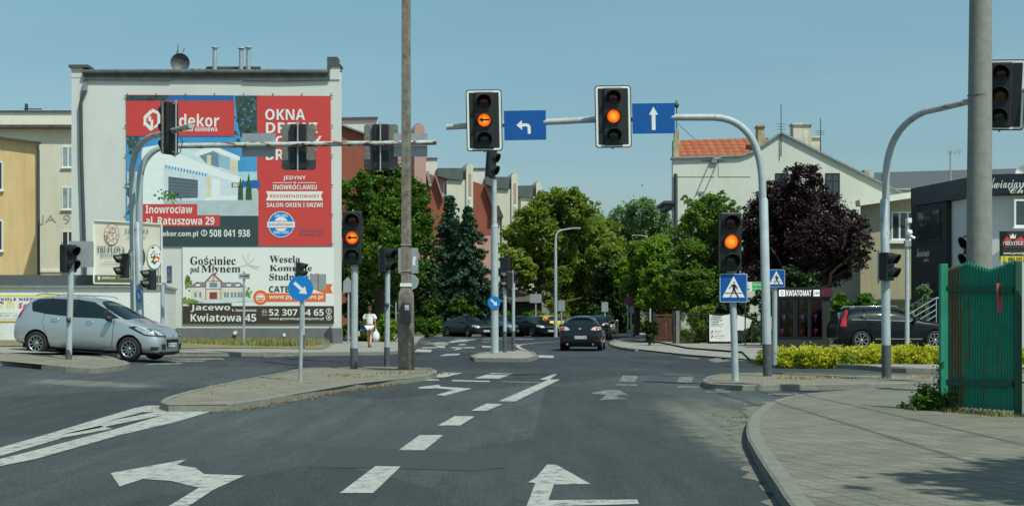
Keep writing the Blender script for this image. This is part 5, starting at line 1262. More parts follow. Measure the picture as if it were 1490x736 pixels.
def c9(label, x, y, z, r, rz=0):
    return signboard('keep_right_sign', label, x, y, z, rz, circ(r), 'sign_blue_light', art=[('sign_white', rot2([(-.13, -.68), (.13, -.68), (.13, .14), (.38, .14), (0, .68), (-.38, .14), (-.13, .14)], R(-132), r))], cat='road sign')
def d6(label, x, y, z, w_, rz=0):
    s = w_ / 2
    fig = [[(-.02, .40), (.06, .46), (.11, .40), (.07, .32), (0, .33)], [(-.13, .26), (.12, .27), (.16, .02), (.10, -.12), (-.06, -.12), (-.07, .04)],
           [(-.13, .26), (-.05, .26), (-.17, .08), (-.28, -.06), (-.33, -.02), (-.22, .10)], [(.10, .27), (.16, .20), (.28, .04), (.30, -.12), (.25, -.12), (.22, .02), (.12, .14)],
           [(-.06, -.10), (.06, -.10), (-.06, -.36), (-.20, -.62), (-.26, -.66), (-.30, -.62), (-.24, -.58), (-.13, -.34)], [(.0, -.10), (.11, -.10), (.20, -.32), (.33, -.56), (.40, -.60), (.38, -.66), (.29, -.62), (.13, -.36)]]
    art = [('sign_white', rot2([(-.80, -.66), (.80, -.66), (0, .84)], 0, s)), ('black', rot2([(-.62, -.40), (.62, -.40), (.60, -.34), (-.60, -.34)], 0, s))] + [('black', rot2(f, 0, s)) for f in fig]
    return signboard('pedestrian_crossing_sign', label, x, y, z, rz, rrect(w_, w_ * 1.02, w_ * .04), 'sign_blue', art=[('sign_white', rrect(w_ * .975, w_ * .995, w_ * .035)), ('sign_blue', rrect(w_ * .945, w_ * .965, w_ * .03))] + art, cat='road sign')

def gantry(label, x, y, z, path, r0, r1, mat_m='pole_grey', mat_a='rusty_arm', joint=None, band=.7, group=None, bend=None):
    """bent tube mast; path in world coordinates, bend = index where the arm begins"""
    t = th('gantry_mast', label, 'traffic light mast', (x, y, z), 0, group)
    b = MB(); k = bend; m_ = [(x, y, z - .05)] + path[:k + 1]
    L = len(m_); b.tube(m_, [r0 + (r1 - r0) * i / (L - 1) for i in range(L)], 18); b.build('mast', mat_m, t, world=True)
    b = MB(); b.tube(path[k:], [r1 * .995 - (r1 * .12) * i / max(1, len(path) - k - 1) for i in range(len(path) - k)], 18); b.build('arm', mat_a, t, world=True)
    if joint:
        p0 = Vector((x, y, z)); p1 = Vector(path[0]); q = p0.lerp(p1, (joint - z) / (p1.z - z))
        b = MB(); b.tube([p0 - Vector((0, 0, .04)), q, q + Vector((0, 0, .05))], [r0 + .014, r0 + .012, r0 * .8], 18); b.build('sleeve', mat_m, t, world=True)
    b = MB(); b.tube([p - Vector((0, 0, .03)) if i == 0 else p for i, p in enumerate([Vector((x, y, z)), Vector((x, y, z)).lerp(Vector(path[0]), band / (path[0][2] - z))])], r0 + .018, 18, cap=False); b.build('foot_band', 'pole_band', t, world=True)
    return t
def arc3(p, corner, q, n=8):
    p, c_, q = Vector(p), Vector(corner), Vector(q); return [tuple((1 - t_) ** 2 * p + 2 * t_ * (1 - t_) * c_ + t_ * t_ * q) for t_ in [i / n for i in range(n + 1)]]
def P3(px, py, Y): return (PX(px, Y), Y, PZ(py, Y))
# ---- right main gantry
x, y, z = stand(1117, 545)
Yg = y
pth = [P3(1115, 460, Yg)] + [P3(1111, 330, Yg)] + arc3(P3(1109, 262, Yg), P3(1104, 174, Yg), P3(1040, 171, Yg), 12)
k_ = len(pth) - 1
pth += [P3(985, 171, Yg + .1), P3(860, 174.5, Yg + .4), P3(650, 185, Yg + .9)]
gantry('tall grey gantry mast whose arm carries the amber arrow and amber lamp over the road', x, y, z, pth, .088, .08, joint=PZ(291, Yg), mat_a='clean_arm', bend=k_)
SGY = Yg + .15
def arm_y(px): return Yg + (985 - px) / 335 * .8 + .1
signal('lane signal with white bordered plate showing an amber left arrow', PX(705, arm_y(705)), arm_y(705) - .38, PZ(178, arm_y(705)), R(2), lit=1, arrow=True, plate=(.83, 1.42), border=True, tilt=R(-1.2))
signal('lane signal with white bordered plate showing a full round amber light', PX(891, arm_y(891)), arm_y(891) - .38, PZ(172.5, arm_y(891)), R(2), lit=1, plate=(.83, 1.42), border=True, tilt=R(-1.0))
def turn_arrow(s):
    pts = [(-.62, .02), (-.22, .38), (-.22, .13), (.10, .13)] + [(.10 + .30 * math.sin(R(a)), -.17 + .30 * math.cos(R(a))) for a in range(15, 91, 15)] + [(.40, -.62), (.18, -.62), (.18, -.17)] + [(.10 + .09 * math.cos(R(a)), -.17 + .09 * math.sin(R(a))) for a in (30, 60, 90)] + [(-.22, -.09), (-.22, -.34)]
    return rot2(pts, 0, s)
Ya = arm_y(764) - .15
signboard('lane_sign', 'blue lane sign with white left turn arrow on the gantry arm', PX(764, Ya), Ya, PZ(182.5, Ya), R(2), rrect(61 * Ya / F, 43 * Ya / F, .01), 'sign_blue', art=[('sign_white', turn_arrow(.48 * 42 * Ya / F))], cat='road sign', tilt=R(-1.3))
Ya = arm_y(951) - .15
signboard('lane_sign', 'blue lane sign with white straight ahead arrow on the gantry arm', PX(951, Ya), Ya, PZ(172.5, Ya), R(2), rrect(62 * Ya / F, 44 * Ya / F, .01), 'sign_blue', art=[('sign_white', rot2([(-.10, -.62), (.10, -.62), (.10, .2), (.24, .2), (0, .62), (-.24, .2), (-.10, .2)], 0, .62 * 44 * Ya / F))], cat='road sign', tilt=R(-1))
# ---- second right gantry
x, y, z = stand(1290, 548)
pth = [P3(1289, 460, y), P3(1289, 330, y)] + arc3(P3(1289, 262, y), P3(1290, 186, y), P3(1345, 163, y - .9), 10)
k_ = len(pth) - 1; pth += [P3(1410, 148, y - 1.9), P3(1500, 131, y - 3.2), P3(1640, 100, y - 5.6)]
gantry('second grey gantry mast whose rusty arm passes behind the thick concrete pole', x, y, z, pth, .085, .07, joint=PZ(292, y), mat_m='rusty_pole', bend=k_)
signal('large unlit signal with bordered plate half hidden by the thick concrete pole', PX(1453, y - 2.9), y - 3.0, PZ(139, y - 2.9), R(-20), plate=(.95, 1.42), border=True, tilt=R(2.5))
signal('small dark pedestrian signal on the second right gantry mast', PX(1294, y) + .0, y - .15, PZ(388, y), R(50), n=2, pitch=.30, rl=.115)
# ---- right signal and crossing sign in front of it
x, y, z = stand(1070, 552)
post('signal_post', 'grey signal post on the tip of the right island with the crossing sign', 'post', x, y, z, PZ(392, y), .075, .07, lean=(-.07, 0), band=0)
signal('roadside signal with amber light above the crossing sign on the right island', PX(1062, y), y - .18, PZ(352, y), R(3), lit=1, n=3, pitch=.405, rl=.152)
d6('larger pedestrian crossing sign under the amber roadside signal', PX(1066, y), y - .13, PZ(419, y), 41 * y / F, R(4))
Ys = 42.6
post('sign_post', 'thin rusty sign post behind the tall gantry mast', 'post', PX(1127, Ys), Ys, H, PZ(392, Ys), .075, mat='rusty_pole')
d6('smaller pedestrian crossing sign beside the tall gantry mast', PX(1128.5, Ys), Ys - .12, PZ(405, Ys), 25.5 * Ys / F, R(3))
Yq = 66
t = th('advertising_sign', 'small green and white shop sign between the two crossing signs', 'sign', (PX(1098, Yq), Yq, PZ(417, Yq)), 0)
b = MB(); b.prism([(-.47, -.21), (.37, -.21), (.37, .21), (-.47, .21)], 0, .04); b.build('panel', 'white_paint', t)
M('print_green', (.02, .42, .08), .5)
b = MB(); b.flat([(-.10, -.2), (.36, -.2), (.36, .2), (-.10, .2)], -.004, 0); b.flat(circ(.05, 12, -.30, .02), -.004, 1); b.flat([(-.38, -.15), (-.22, -.15), (-.22, -.08), (-.38, -.08)], -.004, 2); b.flat([(-.42, -.05), (-.36, -.05), (-.36, .12), (-.42, .12)], -.004, 0); b.build('symbol', ['print_green', 'print_salmon', 'print_grey'], t, fix=False)
b = MB(); letter(b, 'Wyślij', -.06, .30, .02, .14, -.008, 0); letter(b, 'zakupy', -.06, .32, -.14, -.03, -.008, 0, ''); b.build('lettering', 'print_white', t, fix=False)
b = MB(); b.cyl((-.40, .06, -2.7), (-.40, .06, .1), .03, n=8); b.build('support_post', 'dark_pipe', t); b = MB(); b.cyl((.30, .06, -2.7), (.30, .06, .1), .03, n=8); b.build('support_post', 'dark_pipe', t)
# ---- thick concrete pole, cables
Yc = 26.5
t = th('concrete_pole', 'very thick round concrete pole behind the green metal fence', 'pole', (PX(1425, Yc), Yc, H))
b = MB(); b.tube([(0, 0, -.1), (.0, 0, 3.5), (.04, 0, 9.2)], [.226, .213, .178], 28); b.build('shaft', 'smooth_concrete', t)
b = MB()
for q in (1.93, 3.58, 5.2): b.tube([(0, 0, q), (0, 0, q + .018)], .222 - .003 * q, 28)
b.build('seam_ring', 'kerb_stone', t)
b = MB(); b.bar((-.5, 0, 8.9), (.5, 0, 8.9), .09, .09); b.build('crossarm', 'galvanised', t)
for k, (x0, lb) in enumerate(((-.42, 'overhead cable running from the left end of the crossarm towards the viewer'), (.42, 'overhead cable running from the right end of the crossarm towards the viewer'))):
    c0 = Vector((PX(1425, Yc) + x0, Yc, 9.0)); c1 = Vector((PX(1425, Yc) + x0 * 2.2 + .3, -22, 9.0)); pts_ = []
    for i in range(25): t_ = i / 24; q = c0.lerp(c1, t_); q.z -= 4 * t_ * (1 - t_) * 1.1; pts_.append(tuple(q))
    b = MB(); b.tube(pts_, .022, 6); tag(b.build('overhead_cable', 'rubber'), lb, 'cable', 'cables of the thick pole')
signal('dark signal head peeking out left of the thick concrete pole', PX(1410, 31), 31, PZ(366, 31), R(-70), n=2, pitch=.34, rl=.13)
post('signal_post', 'post of the dark signal hidden behind the thick pole', 'post', PX(1414, 31), 31, H, PZ(348, 31), .06)
# ---- left island posts
x, y, z = stand(437, 554)
post('sign_post', 'thin galvanised post of the round blue arrow sign on the left island', 'post', x, y, z, PZ(402, y), .042, .04, mat='galvanised', lean=(.04, 0))
c9('larger round blue keep right sign in front of the inn banner', PX(438, y), y - .07, PZ(419.5, y), 18.2 * y / F)
Yl = 56.0
t = post('signal_post', 'far grey signal post hidden behind the round blue sign', 'post', PX(441, Yl), Yl, H + zf(PX(441, Yl), Yl), PZ(400, Yl), .06, band=.5)
signal('small dark pedestrian signal peeking over the round blue sign', PX(440, Yl), Yl, PZ(393, Yl), R(75), n=2, pitch=.27, rl=.10)
signboard('road_sign', 'pair of narrow grey sign backs with a rusty strip right of the round blue sign', PX(463, Yl), Yl, PZ(410, Yl), R(0), rrect(23 * Yl / F, 23 * Yl / F, .02), 'sign_grey', back='sign_grey', art=[('galvanised', [(-.04, -.3), (.04, -.3), (.04, .3), (-.04, .3)]), ('print_maroon', [(-.02, -.3), (.02, -.3), (.02, .3), (-.02, .3)])], clamps=False)
b = MB(); b.bar((PX(441, Yl), Yl + .04, PZ(408, Yl)), (PX(474, Yl), Yl + .04, PZ(408, Yl)), .05, .04); o = b.build('cross_bracket', 'galvanised', t, world=True)
x, y, z = stand(515, 536)
post('signal_post', 'grey signal post with dark painted foot carrying the amber arrow at the left', 'post', x, y, z, PZ(384, y), .095, .088, band=.52, lean=(.02, 0))
signal('roadside signal with amber left arrow beside the white building corner', PX(513.5, y), y - .2, PZ(346.5, y), R(2), lit=1, arrow=True, n=3, pitch=.445, rl=.162)
x, y, z = stand(563, 532)
post('signal_post', 'thinner grey signal post with dark foot left of the concrete pole', 'post', x, y, z, PZ(392, y), .072, .068, band=.5, lean=(.02, 0), box=1.63)
signal('dark signal head seen from the side left of the concrete pole', PX(566, y), y, PZ(379, y), R(62), n=2, pitch=.33, rl=.13)
signboard('road_sign', 'grey back of a large square sign behind the concrete pole with a white sticker', PX(594, y + 1.3), y + 1.3, PZ(379, y + 1.3), 0, rrect(30 * y / F, 38 * y / F, .03), 'sign_grey', art=[('white_paint', [(.12, -.13), (.20, -.13), (.19, -.02), (.22, .10), (.14, .12), (.12, .0)])])
signboard('road_sign', 'grey back of a round sign low behind the concrete pole', PX(598, y + 1.3), y + 1.3, PZ(410, y + 1.3), 0, circ(11.5 * y / F), 'galvanised', art=[('sign_grey', circ(9.5 * y / F))])
post('sign_post', 'thin post hidden behind the concrete pole', 'post', PX(592, y + 1.45), y + 1.45, H, PZ(362, y + 1.4), .04, mat='galvanised')
# weathered concrete lamp pole
x, y, z = stand(591, 537)
t = th('concrete_pole', 'slender weathered concrete pole with stepped foot and meter box on the left island', 'pole', (x, y, z))
M('concrete_rough', (.20, .175, .14), .95, var=.4, scale=7, bmp=.6, streak=.6)
s0 = y / F
b = MB()
def sq(z_, a, c): return [(-a, -c, z_), (a * .55, -c, z_), (a, -c * .45, z_), (a, c, z_), (-a * .7, c, z_), (-a, c * .6, z_)]
lv = [(-.1, 11.6), (PZ(497, y) - z, 11.3), (PZ(432, y) - z, 10.8), (PZ(427, y) - z, 10.2), (PZ(418, y) - z, 7.2), (PZ(300, y) - z, 6.9), (PZ(150, y) - z, 6.4), (PZ(0, y) - z, 6.1), (10.2, 5.8)]
rings = [sq(zz, w_ * s0, w_ * s0 * .9) for zz, w_ in lv]
b.add([v for r_ in rings for v in r_], [(i * 6 + j, i * 6 + (j + 1) % 6, (i + 1) * 6 + (j + 1) % 6, (i + 1) * 6 + j) for i in range(len(rings) - 1) for j in range(6)] + [(5, 4, 3, 2, 1, 0), tuple(6 * (len(rings) - 1) + j for j in range(6))])
b.build('shaft', 'concrete_rough', t, bevel=.012)
b = MB(); b.box(-.09, .14, -.32, -.20, PZ(470, y) - z, PZ(440, y) - z); bx_ = b.build('meter_box', 'dark_pipe', t, bevel=.01)
b = MB(); b.box(-.01, .09, -.325, -.321, PZ(451, y) - z, PZ(444, y) - z); q = b.build('sticker', 'white_paint', t); q.parent = bx_
b = MB(); b.box(-.145, .14, -.133, .12, PZ(417, y) - z, PZ(412, y) - z); b.build('white_band', 'white_paint', t)
b = MB(); b.box(-.14, .136, -.128, .12, PZ(395, y) - z, PZ(394, y) - z); b.box(-.14, .136, -.128, .12, PZ(357, y) - z, PZ(356, y) - z); b.build('steel_strap', 'galvanised', t)
# ---- left gantries
Yg = 43.0
xg = PX(205, Yg); zg = zf(xg, Yg) + H
pth = [P3(203, 430, Yg)] + arc3(P3(203, 268, Yg), P3(205, 213, Yg), P3(252, 212.5, Yg), 10); k_ = len(pth) - 1
pth += [P3(430, 210, Yg), P3(635, 207.5, Yg)]
gantry('left gantry mast whose long rusty arm spans across the banners', xg, Yg, zg, pth, .095, .08, mat_m='rusty_pole', joint=PZ(325, Yg), bend=k_)
Yh = 43.6; xh = PX(196, Yh)
pth = [P3(195, 430, Yh)] + arc3(P3(192, 250, Yh), P3(195, 205, Yh), P3(224, 198, Yh - 1.6), 10); k_ = len(pth) - 1
pth += [P3(278, 183.5, Yh - 6.4)]
gantry('left gantry mast with short open ended arm that comes towards the viewer', xh, Yh, zf(xh, Yh) + H, pth, .095, .08, mat_m='pole_grey', mat_a='rusty_arm', joint=PZ(325, Yh), bend=k_)
b = MB()
Ysg = 39.6
signal('signal head on the short left arm seen from the side, mottled plate towards the viewer', PX(243, Ysg), Ysg, PZ(187, Ysg), R(-118), plate=(.62, 1.38), pitch=.44)
ca = MB(); ca.tube([P3(262, 200, 39), P3(266, 206, 39), P3(262, 222, 39), P3(254, 228, 39), P3(246, 222, 39)], .012, 6); tag(ca.build('loose_cable', 'rubber'), 'thin loose cable loop hanging from the left side signal', 'cable')
for px, lb in ((432.5, 'rear of the signal plate on the long left arm in front of the red banner'), (553, 'rear of the signal plate on the long left arm at the white building corner')):
    signal(lb, PX(px, Yg), Yg + .38, PZ(212.5, Yg), R(180), plate=(.97, 1.30))
for px, lb in ((375.5, 'grey back of the lane sign on the long left arm over the villa picture'), (597, 'grey back of the lane sign at the far end of the long left arm')):
    signboard('road_sign', lb, PX(px, Yg), Yg + .12, PZ(210.5, Yg), 0, rrect(49 * Yg / F, 34 * Yg / F, .01), 'sign_grey', back='sign_grey', clamps=False)
Yl2 = 45.5
post('signal_post', 'grey signal post behind the silver car next to the left gantry masts', 'post', PX(236.5, Yl2), Yl2, zf(PX(236.5, Yl2), Yl2) + H, PZ(414, Yl2), .06)
signal('small black pedestrian signal right of the left gantry masts with two hoods', PX(219, 43), 42.7, PZ(407, 43), R(-62), n=2, pitch=.28, rl=.11)
signal('small black pedestrian signal left of the left gantry masts with one big hood', PX(180, 43), 42.7, PZ(387, 43), R(-62), n=2, pitch=.34, rl=.12)
d6('narrow looking pedestrian crossing sign beside the cream billboard', PX(246, 46), 46, PZ(399.5, 46), 25 * 46 / F, R(-62))
b = MB(); b.bar(P3(236, 412, 45.6), P3(245, 412, 45.9), .03, .03); tag(b.build('bracket_arm', 'galvanised'), 'small bracket arm between the grey post and the narrow crossing sign', 'bracket')
c9('small blue keep right sign on the left gantry masts', PX(202.5, 42.7), 42.65, PZ(430, 42.7), 10 * 42.7 / F, R(-50))
# ---- far left post
x, y, z = stand(100, 522)
post('signal_post', 'grey signal post with dark foot in front of the silver car', 'post', x, y, z, PZ(382, y), .07, .072, band=.22, lean=(.06, 0), box=PZ(465, y) - z)
signal('dark signal head with sideways hood on the post before the silver car', PX(104, y), y, PZ(376, y), R(62), n=2, pitch=.32, rl=.12)
signboard('road_sign', 'grey back of a rectangular sign on the post before the silver car', PX(118, y + .3), y + .3, PZ(369, y), R(4), rrect(36 * y / F, 38 * y / F, .03), 'sign_grey', art=None)
# ---- street name post by the building
Yn = 64.0
post('street_name_post', 'thin pole with two small street name plates in front of the inn banner', 'post', PX(355, Yn), Yn, H, PZ(395, Yn), .05, mat='galvanised')
for dx, rz, lb in ((-2.5, 20, 'small street name plate pointing left on the thin pole by the inn banner'), (3.5, -12, 'small street name plate pointing right on the thin pole by the inn banner')):
    signboard('street_name_plate', lb, PX(355 + dx, Yn - .1), Yn - .1, PZ(402, Yn), R(rz), rrect(10 * Yn / F, 7.5 * Yn / F, .01), 'sign_grey', art=[('dark_pipe', rot2([(-.10, -.02), (.10, -.02), (.10, .03), (-.10, .03)], 0, 1))], clamps=False)
# ---- sign post by the corner (seen from behind)
Yk = 70.5
post('sign_post', 'thin grey sign post at the corner left of the woman', 'post', PX(507, Yk), Yk, H, PZ(404, Yk), .05, mat='galvanised')
signboard('road_sign', 'grey back of a pointed sign at the corner left of the woman', PX(506, Yk), Yk - .1, PZ(414, Yk), 0, [(-.20, -.36), (.20, -.36), (.20, .14), (0, .36), (-.20, .14)], 'sign_grey')
post('sign_post', 'thin short post behind the rounded bush', 'post', PX(576, 90), 90, H, PZ(438, 90), .04, mat='galvanised')
# ---- middle island
x, y, z = stand(720, 513.5)
Ym = y
t = post('signal_post', 'tall grey mast on the middle island that reaches up to the side facing signals', 'post', x, y, z, PZ(262, y), .125, .085, band=.95, lean=(-.02, 0))
b = MB(); b.tube([(0, 0, 0), (-.01, 0, PZ(330, y) - z)], [.135, .128], 18); b.tube([(0, 0, PZ(330, y) - z), (0, 0, PZ(326, y) - z)], [.128, .10], 18); b.build('sleeve', 'pole_grey', t)
c9('small blue keep right sign on the tall mast of the middle island', PX(719, y), y - .16, PZ(440, y), 9.4 * y / F)
signal('tilted signal head with black hoods at the top of the middle island mast', PX(719, y), y - .1, PZ(231, y), R(66), plate=(.62, 1.36), pitch=.45, rl=.165, tilt=R(9))
x, y, z = stand(734.5, 512)
post('signal_post', 'left one of the two short signal posts on the middle island', 'post', x, y, z, PZ(412, y), .065, band=.75, lean=(.0, 0))
signal('dark signal head with hoods to the left on the middle island', PX(735, y), y, PZ(408, y), R(-72), n=2, pitch=.33, rl=.13)
x, y, z = stand(747, 510.5)
post('signal_post', 'right one of the two short signal posts on the middle island', 'post', x, y, z, PZ(412, y), .06, band=.75)
t = signal('dark signal head with hoods to the right on the middle island', PX(748, y), y + .2, PZ(407, y), R(72), n=2, pitch=.36, rl=.14)
b = MB(); b.box(-.1, .12, .18, .52, -.3, .85); b.build('control_box', 'signal_black', t, bevel=.02)
# ---- lamp post and far signs
x, y = PX(808.5, 96), 96.0
t = th('street_lamp', 'slender grey street lamp with a long curved arm beyond the parked cars', 'street lamp', (x, y, .05))
b = MB(); pp = [(0, 0, 0), (0, 0, PZ(420, y)), (0, 0, PZ(352, y))] + [(q[0] - x, q[1] - y, q[2]) for q in arc3(P3(808.5, 350, y), P3(808.5, 338, y), P3(818, 336, y), 6)]
b.tube(pp, [.12, .10, .08] + [.07] * 7, 10); b.tube([(P3(818, 336, y)[0] - x, 0, P3(818, 336, y)[2]), (P3(836, 333, y)[0] - x, 0, P3(836, 333, y)[2])], .05, 8); b.build('pole', 'pole_grey', t)
b = MB(); q = P3(838, 333.5, y); b.box(q[0] - x - .25, q[0] - x + .30, -.12, .12, q[2] - .06, q[2] + .06); b.build('lamp_head', 'zinc', t, bevel=.03)
t = th('street_lamp', 'street lamp mostly hidden in the bright green trees', 'street lamp', (PX(946, 140), 140, .05))
b = MB(); zz = PZ(343, 140); b.tube([(0, 0, 0), (0, 0, zz - .6), (-.3, 0, zz - .1), (-1.2, 0, zz)], [.09, .06, .04, .03], 8); b.build('pole', 'pole_grey', t); b = MB(); b.box(-1.7, -1.2, -.10, .10, zz - .04, zz + .04); b.build('lamp_head', 'sign_grey', t)
def farsign(px, py, pb, w_, h_, Y, lb, two=False):
    post('sign_post', 'thin post of the ' + lb, 'post', PX(px, Y), Y, .03, PZ(py - h_ / 2 - 1, Y), .05, mat='galvanised')
    a = [('galvanised', [(-w_ * Y / F / 2 + .03, -.03), (w_ * Y / F / 2 - .03, -.03), (w_ * Y / F / 2 - .03, .03), (-w_ * Y / F / 2 + .03, .03)])] if two else None
    signboard('road_sign', lb, PX(px, Y), Y - .08, PZ(py, Y), 0, rrect(w_ * Y / F, h_ * Y / F, .02), 'sign_grey', art=a)
farsign(779.5, 434, 487, 17, 13, 104, 'light grey sign back left of the street lamp')
farsign(817, 445, 490, 10, 15, 100, 'double grey sign back right of the street lamp', True)
farsign(880, 446.5, 486, 9.5, 14, 112, 'double grey sign back near the end of the street', True)
x, y, z = stand(914, 489.5)
post('sign_post', 'thin grey post of the no stopping sign', 'post', PX(913.5, 92), 92, H, PZ(428, 92), .045, mat='galvanised')
nst = signboard('no_stopping_sign', 'round no stopping sign, red ring and red cross on blue', PX(915, 92), 91.9, PZ(437, 92), 0, circ(.28), 'tail_red', art=[('sign_blue', circ(.21)), ('tail_red', rot2([(-.2, -.03), (.2, -.03), (.2, .03), (-.2, .03)], R(45))), ('tail_red', rot2([(-.2, -.03), (.2, -.03), (.2, .03), (-.2, .03)], R(-45)))], cat='road sign')
post('sign_post', 'thin grey post beside the no stopping sign post', 'post', PX(918.5, 92.5), 92.5, H, PZ(445, 92), .05, mat='galvanised')
signboard('road_sign', 'small grey plate behind the no stopping sign', PX(919, 92.4), 92.4, PZ(450, 92), 0, rrect(.26, .42, .02), 'sign_grey')
t = th('barrier_rail', 'yellow tubular barrier beside the kerb at the end of the street', 'barrier', (PX(893, 100), 100, .1))
b = MB(); s_ = 100 / F; hh = PZ(467, 100) - .1
b.tube([(-6 * s_, 0, -.05), (-6 * s_, 0, hh), (0, 0, hh), (6 * s_, 0, hh), (6 * s_, 0, -.05)], .045, 8); b.build('frame', 'yellow_paint', t)
b = MB(); b.tube([(-1 * s_, 0, -.05), (-1 * s_, 0, hh)], .04, 8); b.build('middle_bar', 'yellow_paint', t)

# ---- CCTV pole
Yv = 56.0
t = post('camera_pole', 'white pole with small cameras behind the golden hedge', 'pole', PX(1320, Yv), Yv, H, PZ(322, Yv), .085, .07, mat='pole_grey')
b = MB(); b.box(-.06, .1, -.3, .05, PZ(325, Yv) - H, PZ(318, Yv) - H); b.build('camera', 'white_paint', t, bevel=.02)
b = MB(); b.lathe([(0, -.12), (.1, -.06), (.12, 0), (.1, .1), (0, .12)], 14, 0, (.05, -.1, PZ(339, Yv) - H)); b.tube([(.05, -.1, PZ(343, Yv) - H), (.25, -.15, PZ(347, Yv) - H)], .05, 8); b.build('dome_camera', 'white_paint', t)
b = MB(); b.box(-.1, .12, -.13, .12, PZ(359, Yv) - H, PZ(350, Yv) - H); b.build('junction_box', 'zinc', t, bevel=.01)

# ---- flower vending kiosk
Yk = 62.0
kx0, kx1 = PX(1131, Yk), PX(1208, Yk)
kk = th('flower_kiosk', 'black flower vending kiosk with lit white name and bouquets behind glass doors', 'kiosk', ((kx0 + kx1) / 2, Yk, H))
kt = PZ(418, Yk); kw = (kx1 - kx0) / 2
b = MB(); b.box(-kw, kw, .6, 1.3, 0, kt - H); b.box(-kw, kw, 0, .6, 0, .42); b.box(-kw, kw, 0, .6, PZ(432, Yk) - H, kt - H)
dv = [-kw, -kw + 1.02 * (kw / 1.08) * .55 + .35]
for q in (0, .385, .695, 1.0): xq = -kw + 2 * kw * .87 * q; b.box(xq - .03, xq + .03, 0.0, .6, .42, PZ(432, Yk) - H)
b.box(kw - .25, kw, 0, .6, .42, PZ(432, Yk) - H)
b.build('cabinet', 'matt_black', kk)
b = MB(); b.box(-kw - .03, kw + .03, -.08, 0, PZ(433, Yk) - H, PZ(418, Yk) - H); b.build('header', 'black', kk)
b = MB(); zA, zB = PZ(430.5, Yk) - H, PZ(422, Yk) - H
def kx(px): return PX(px, Yk) - kk.location.x
glow('lit_lettering', (1, 1, 1), .75)
letter(b, 'KWIATOMAT', kx(1143.5), kx(1180), zA, zB, -.09); b.build('lettering', 'lit_lettering', kk, fix=False)
b = MB(); b.flat([(kx(1133), zA - .01), (kx(1142), zA - .01), (kx(1142), zB + .01), (kx(1133), zB + .01)], -.085); b.flat([(kx(1183), zA - .01), (kx(1192), zA - .01), (kx(1192), zB + .01), (kx(1183), zB + .01)], -.085); b.build('badge', 'lit_lettering', kk, fix=False)
b = MB(); b.flat([(x_ * .8 + 0, z_) for x_, z_ in circ(.085, 18, (kx(1137.5)) / .8, (zA + zB) / 2)], -.09); letter(b, '24H', kx(1184), kx(1191), zA + .05, zB - .05, -.09); b.build('badge_symbol', 'black', kk, fix=False)
b = MB(); b.flat([(x_, z_) for x_, z_ in circ(.05, 12, kx(1137.5), (zA + zB) / 2)], -.092); b.build('badge_heart', 'lit_lettering', kk, fix=False)
M('kiosk_pink', (.09, .008, .024), .5, var=.6, scale=9)
b = MB(); b.box(kx(1194), kw + .08, -.1, -.081, PZ(431, Yk) - H, PZ(419, Yk) - H); b.build('side_graphic', 'kiosk_pink', kk)
for q0, q1 in ((0, .385), (.385, .695), (.695, 1.0)):
    xa, xb = -kw + 2 * kw * .87 * q0 + .03, -kw + 2 * kw * .87 * q1 - .03
    m_, t_, p_ = (nmat('kiosk_glass') if 'kiosk_glass' not in MATS else (MATS['kiosk_glass'], None, None))
    if t_ is not None:
        tr_ = node(t_, "ShaderNodeBsdfTransparent"); tr_.inputs[0].default_value = (.62, .66, .68, 1); gl_ = node(t_, "ShaderNodeBsdfGlossy"); gl_.inputs['Roughness'].default_value = .03; mx_ = node(t_, "ShaderNodeMixShader"); mx_.inputs[0].default_value = .03
        t_.links.new(tr_.outputs[0], mx_.inputs[1]); t_.links.new(gl_.outputs[0], mx_.inputs[2]); t_.links.new(mx_.outputs[0], t_.nodes['Material Output'].inputs[0]); MATS['kiosk_glass'] = m_
    b = MB(); b.box(xa, xb, -.02, -.012, .42, PZ(433, Yk) - H); d_ = b.build('glass_door', 'kiosk_glass', kk)
    b = MB(); b.bar((xa + .02, -.03, .42), (xa + .02, -.03, 2.1), .04, .02); b.bar((xb - .02, -.03, .42), (xb - .02, -.03, 2.1), .04, .02); b.bar((xa, -.03, .43), (xb, -.03, .43), .03, .02); f_ = b.build('door_frame', 'rim_dark', kk); f_.parent = d_
for k in range(3): b = MB(); b.box(-kw + .05, kw - .28, .02, .58, .45 + k * .58, .47 + k * .58); b.build('shelf', 'rim_dark', kk)
fl_c = {'pink': (.65, .05, .25), 'teal': (.12, .40, .42), 'red': (.5, .02, .03), 'lilac': (.35, .22, .42), 'magenta': (.6, .02, .22)}
for nm, c_ in fl_c.items(): M('bouquet_' + nm, c_, .6, var=.4, scale=14)
bq = [(1137, 0, 'magenta', 'low pink bouquet bottom left'), (1152, 0, 'magenta', 'pink bouquet bag bottom row second'), (1167, 0, 'red', 'red bouquet in the bottom row middle'), (1186, 0, 'magenta', 'wide red and pink bouquet bottom right'),
      (1140, 1, 'lilac', 'dusky bouquet on the left of the middle shelf'), (1152, 1, 'teal', 'blue grey bouquet second on the middle shelf'), (1167, 1, 'lilac', 'lilac bouquet in the centre of the middle shelf'), (1186, 1, 'pink', 'pale pink bag on the right of the middle shelf'),
      (1140, 2, 'teal', 'teal bouquet top left'), (1152, 2, 'teal', 'second teal bouquet on the top shelf'), (1166, 2, 'teal', 'cone shaped turquoise bouquet on the top shelf'), (1186, 2, 'red', 'dark red bouquet on the top right shelf')]
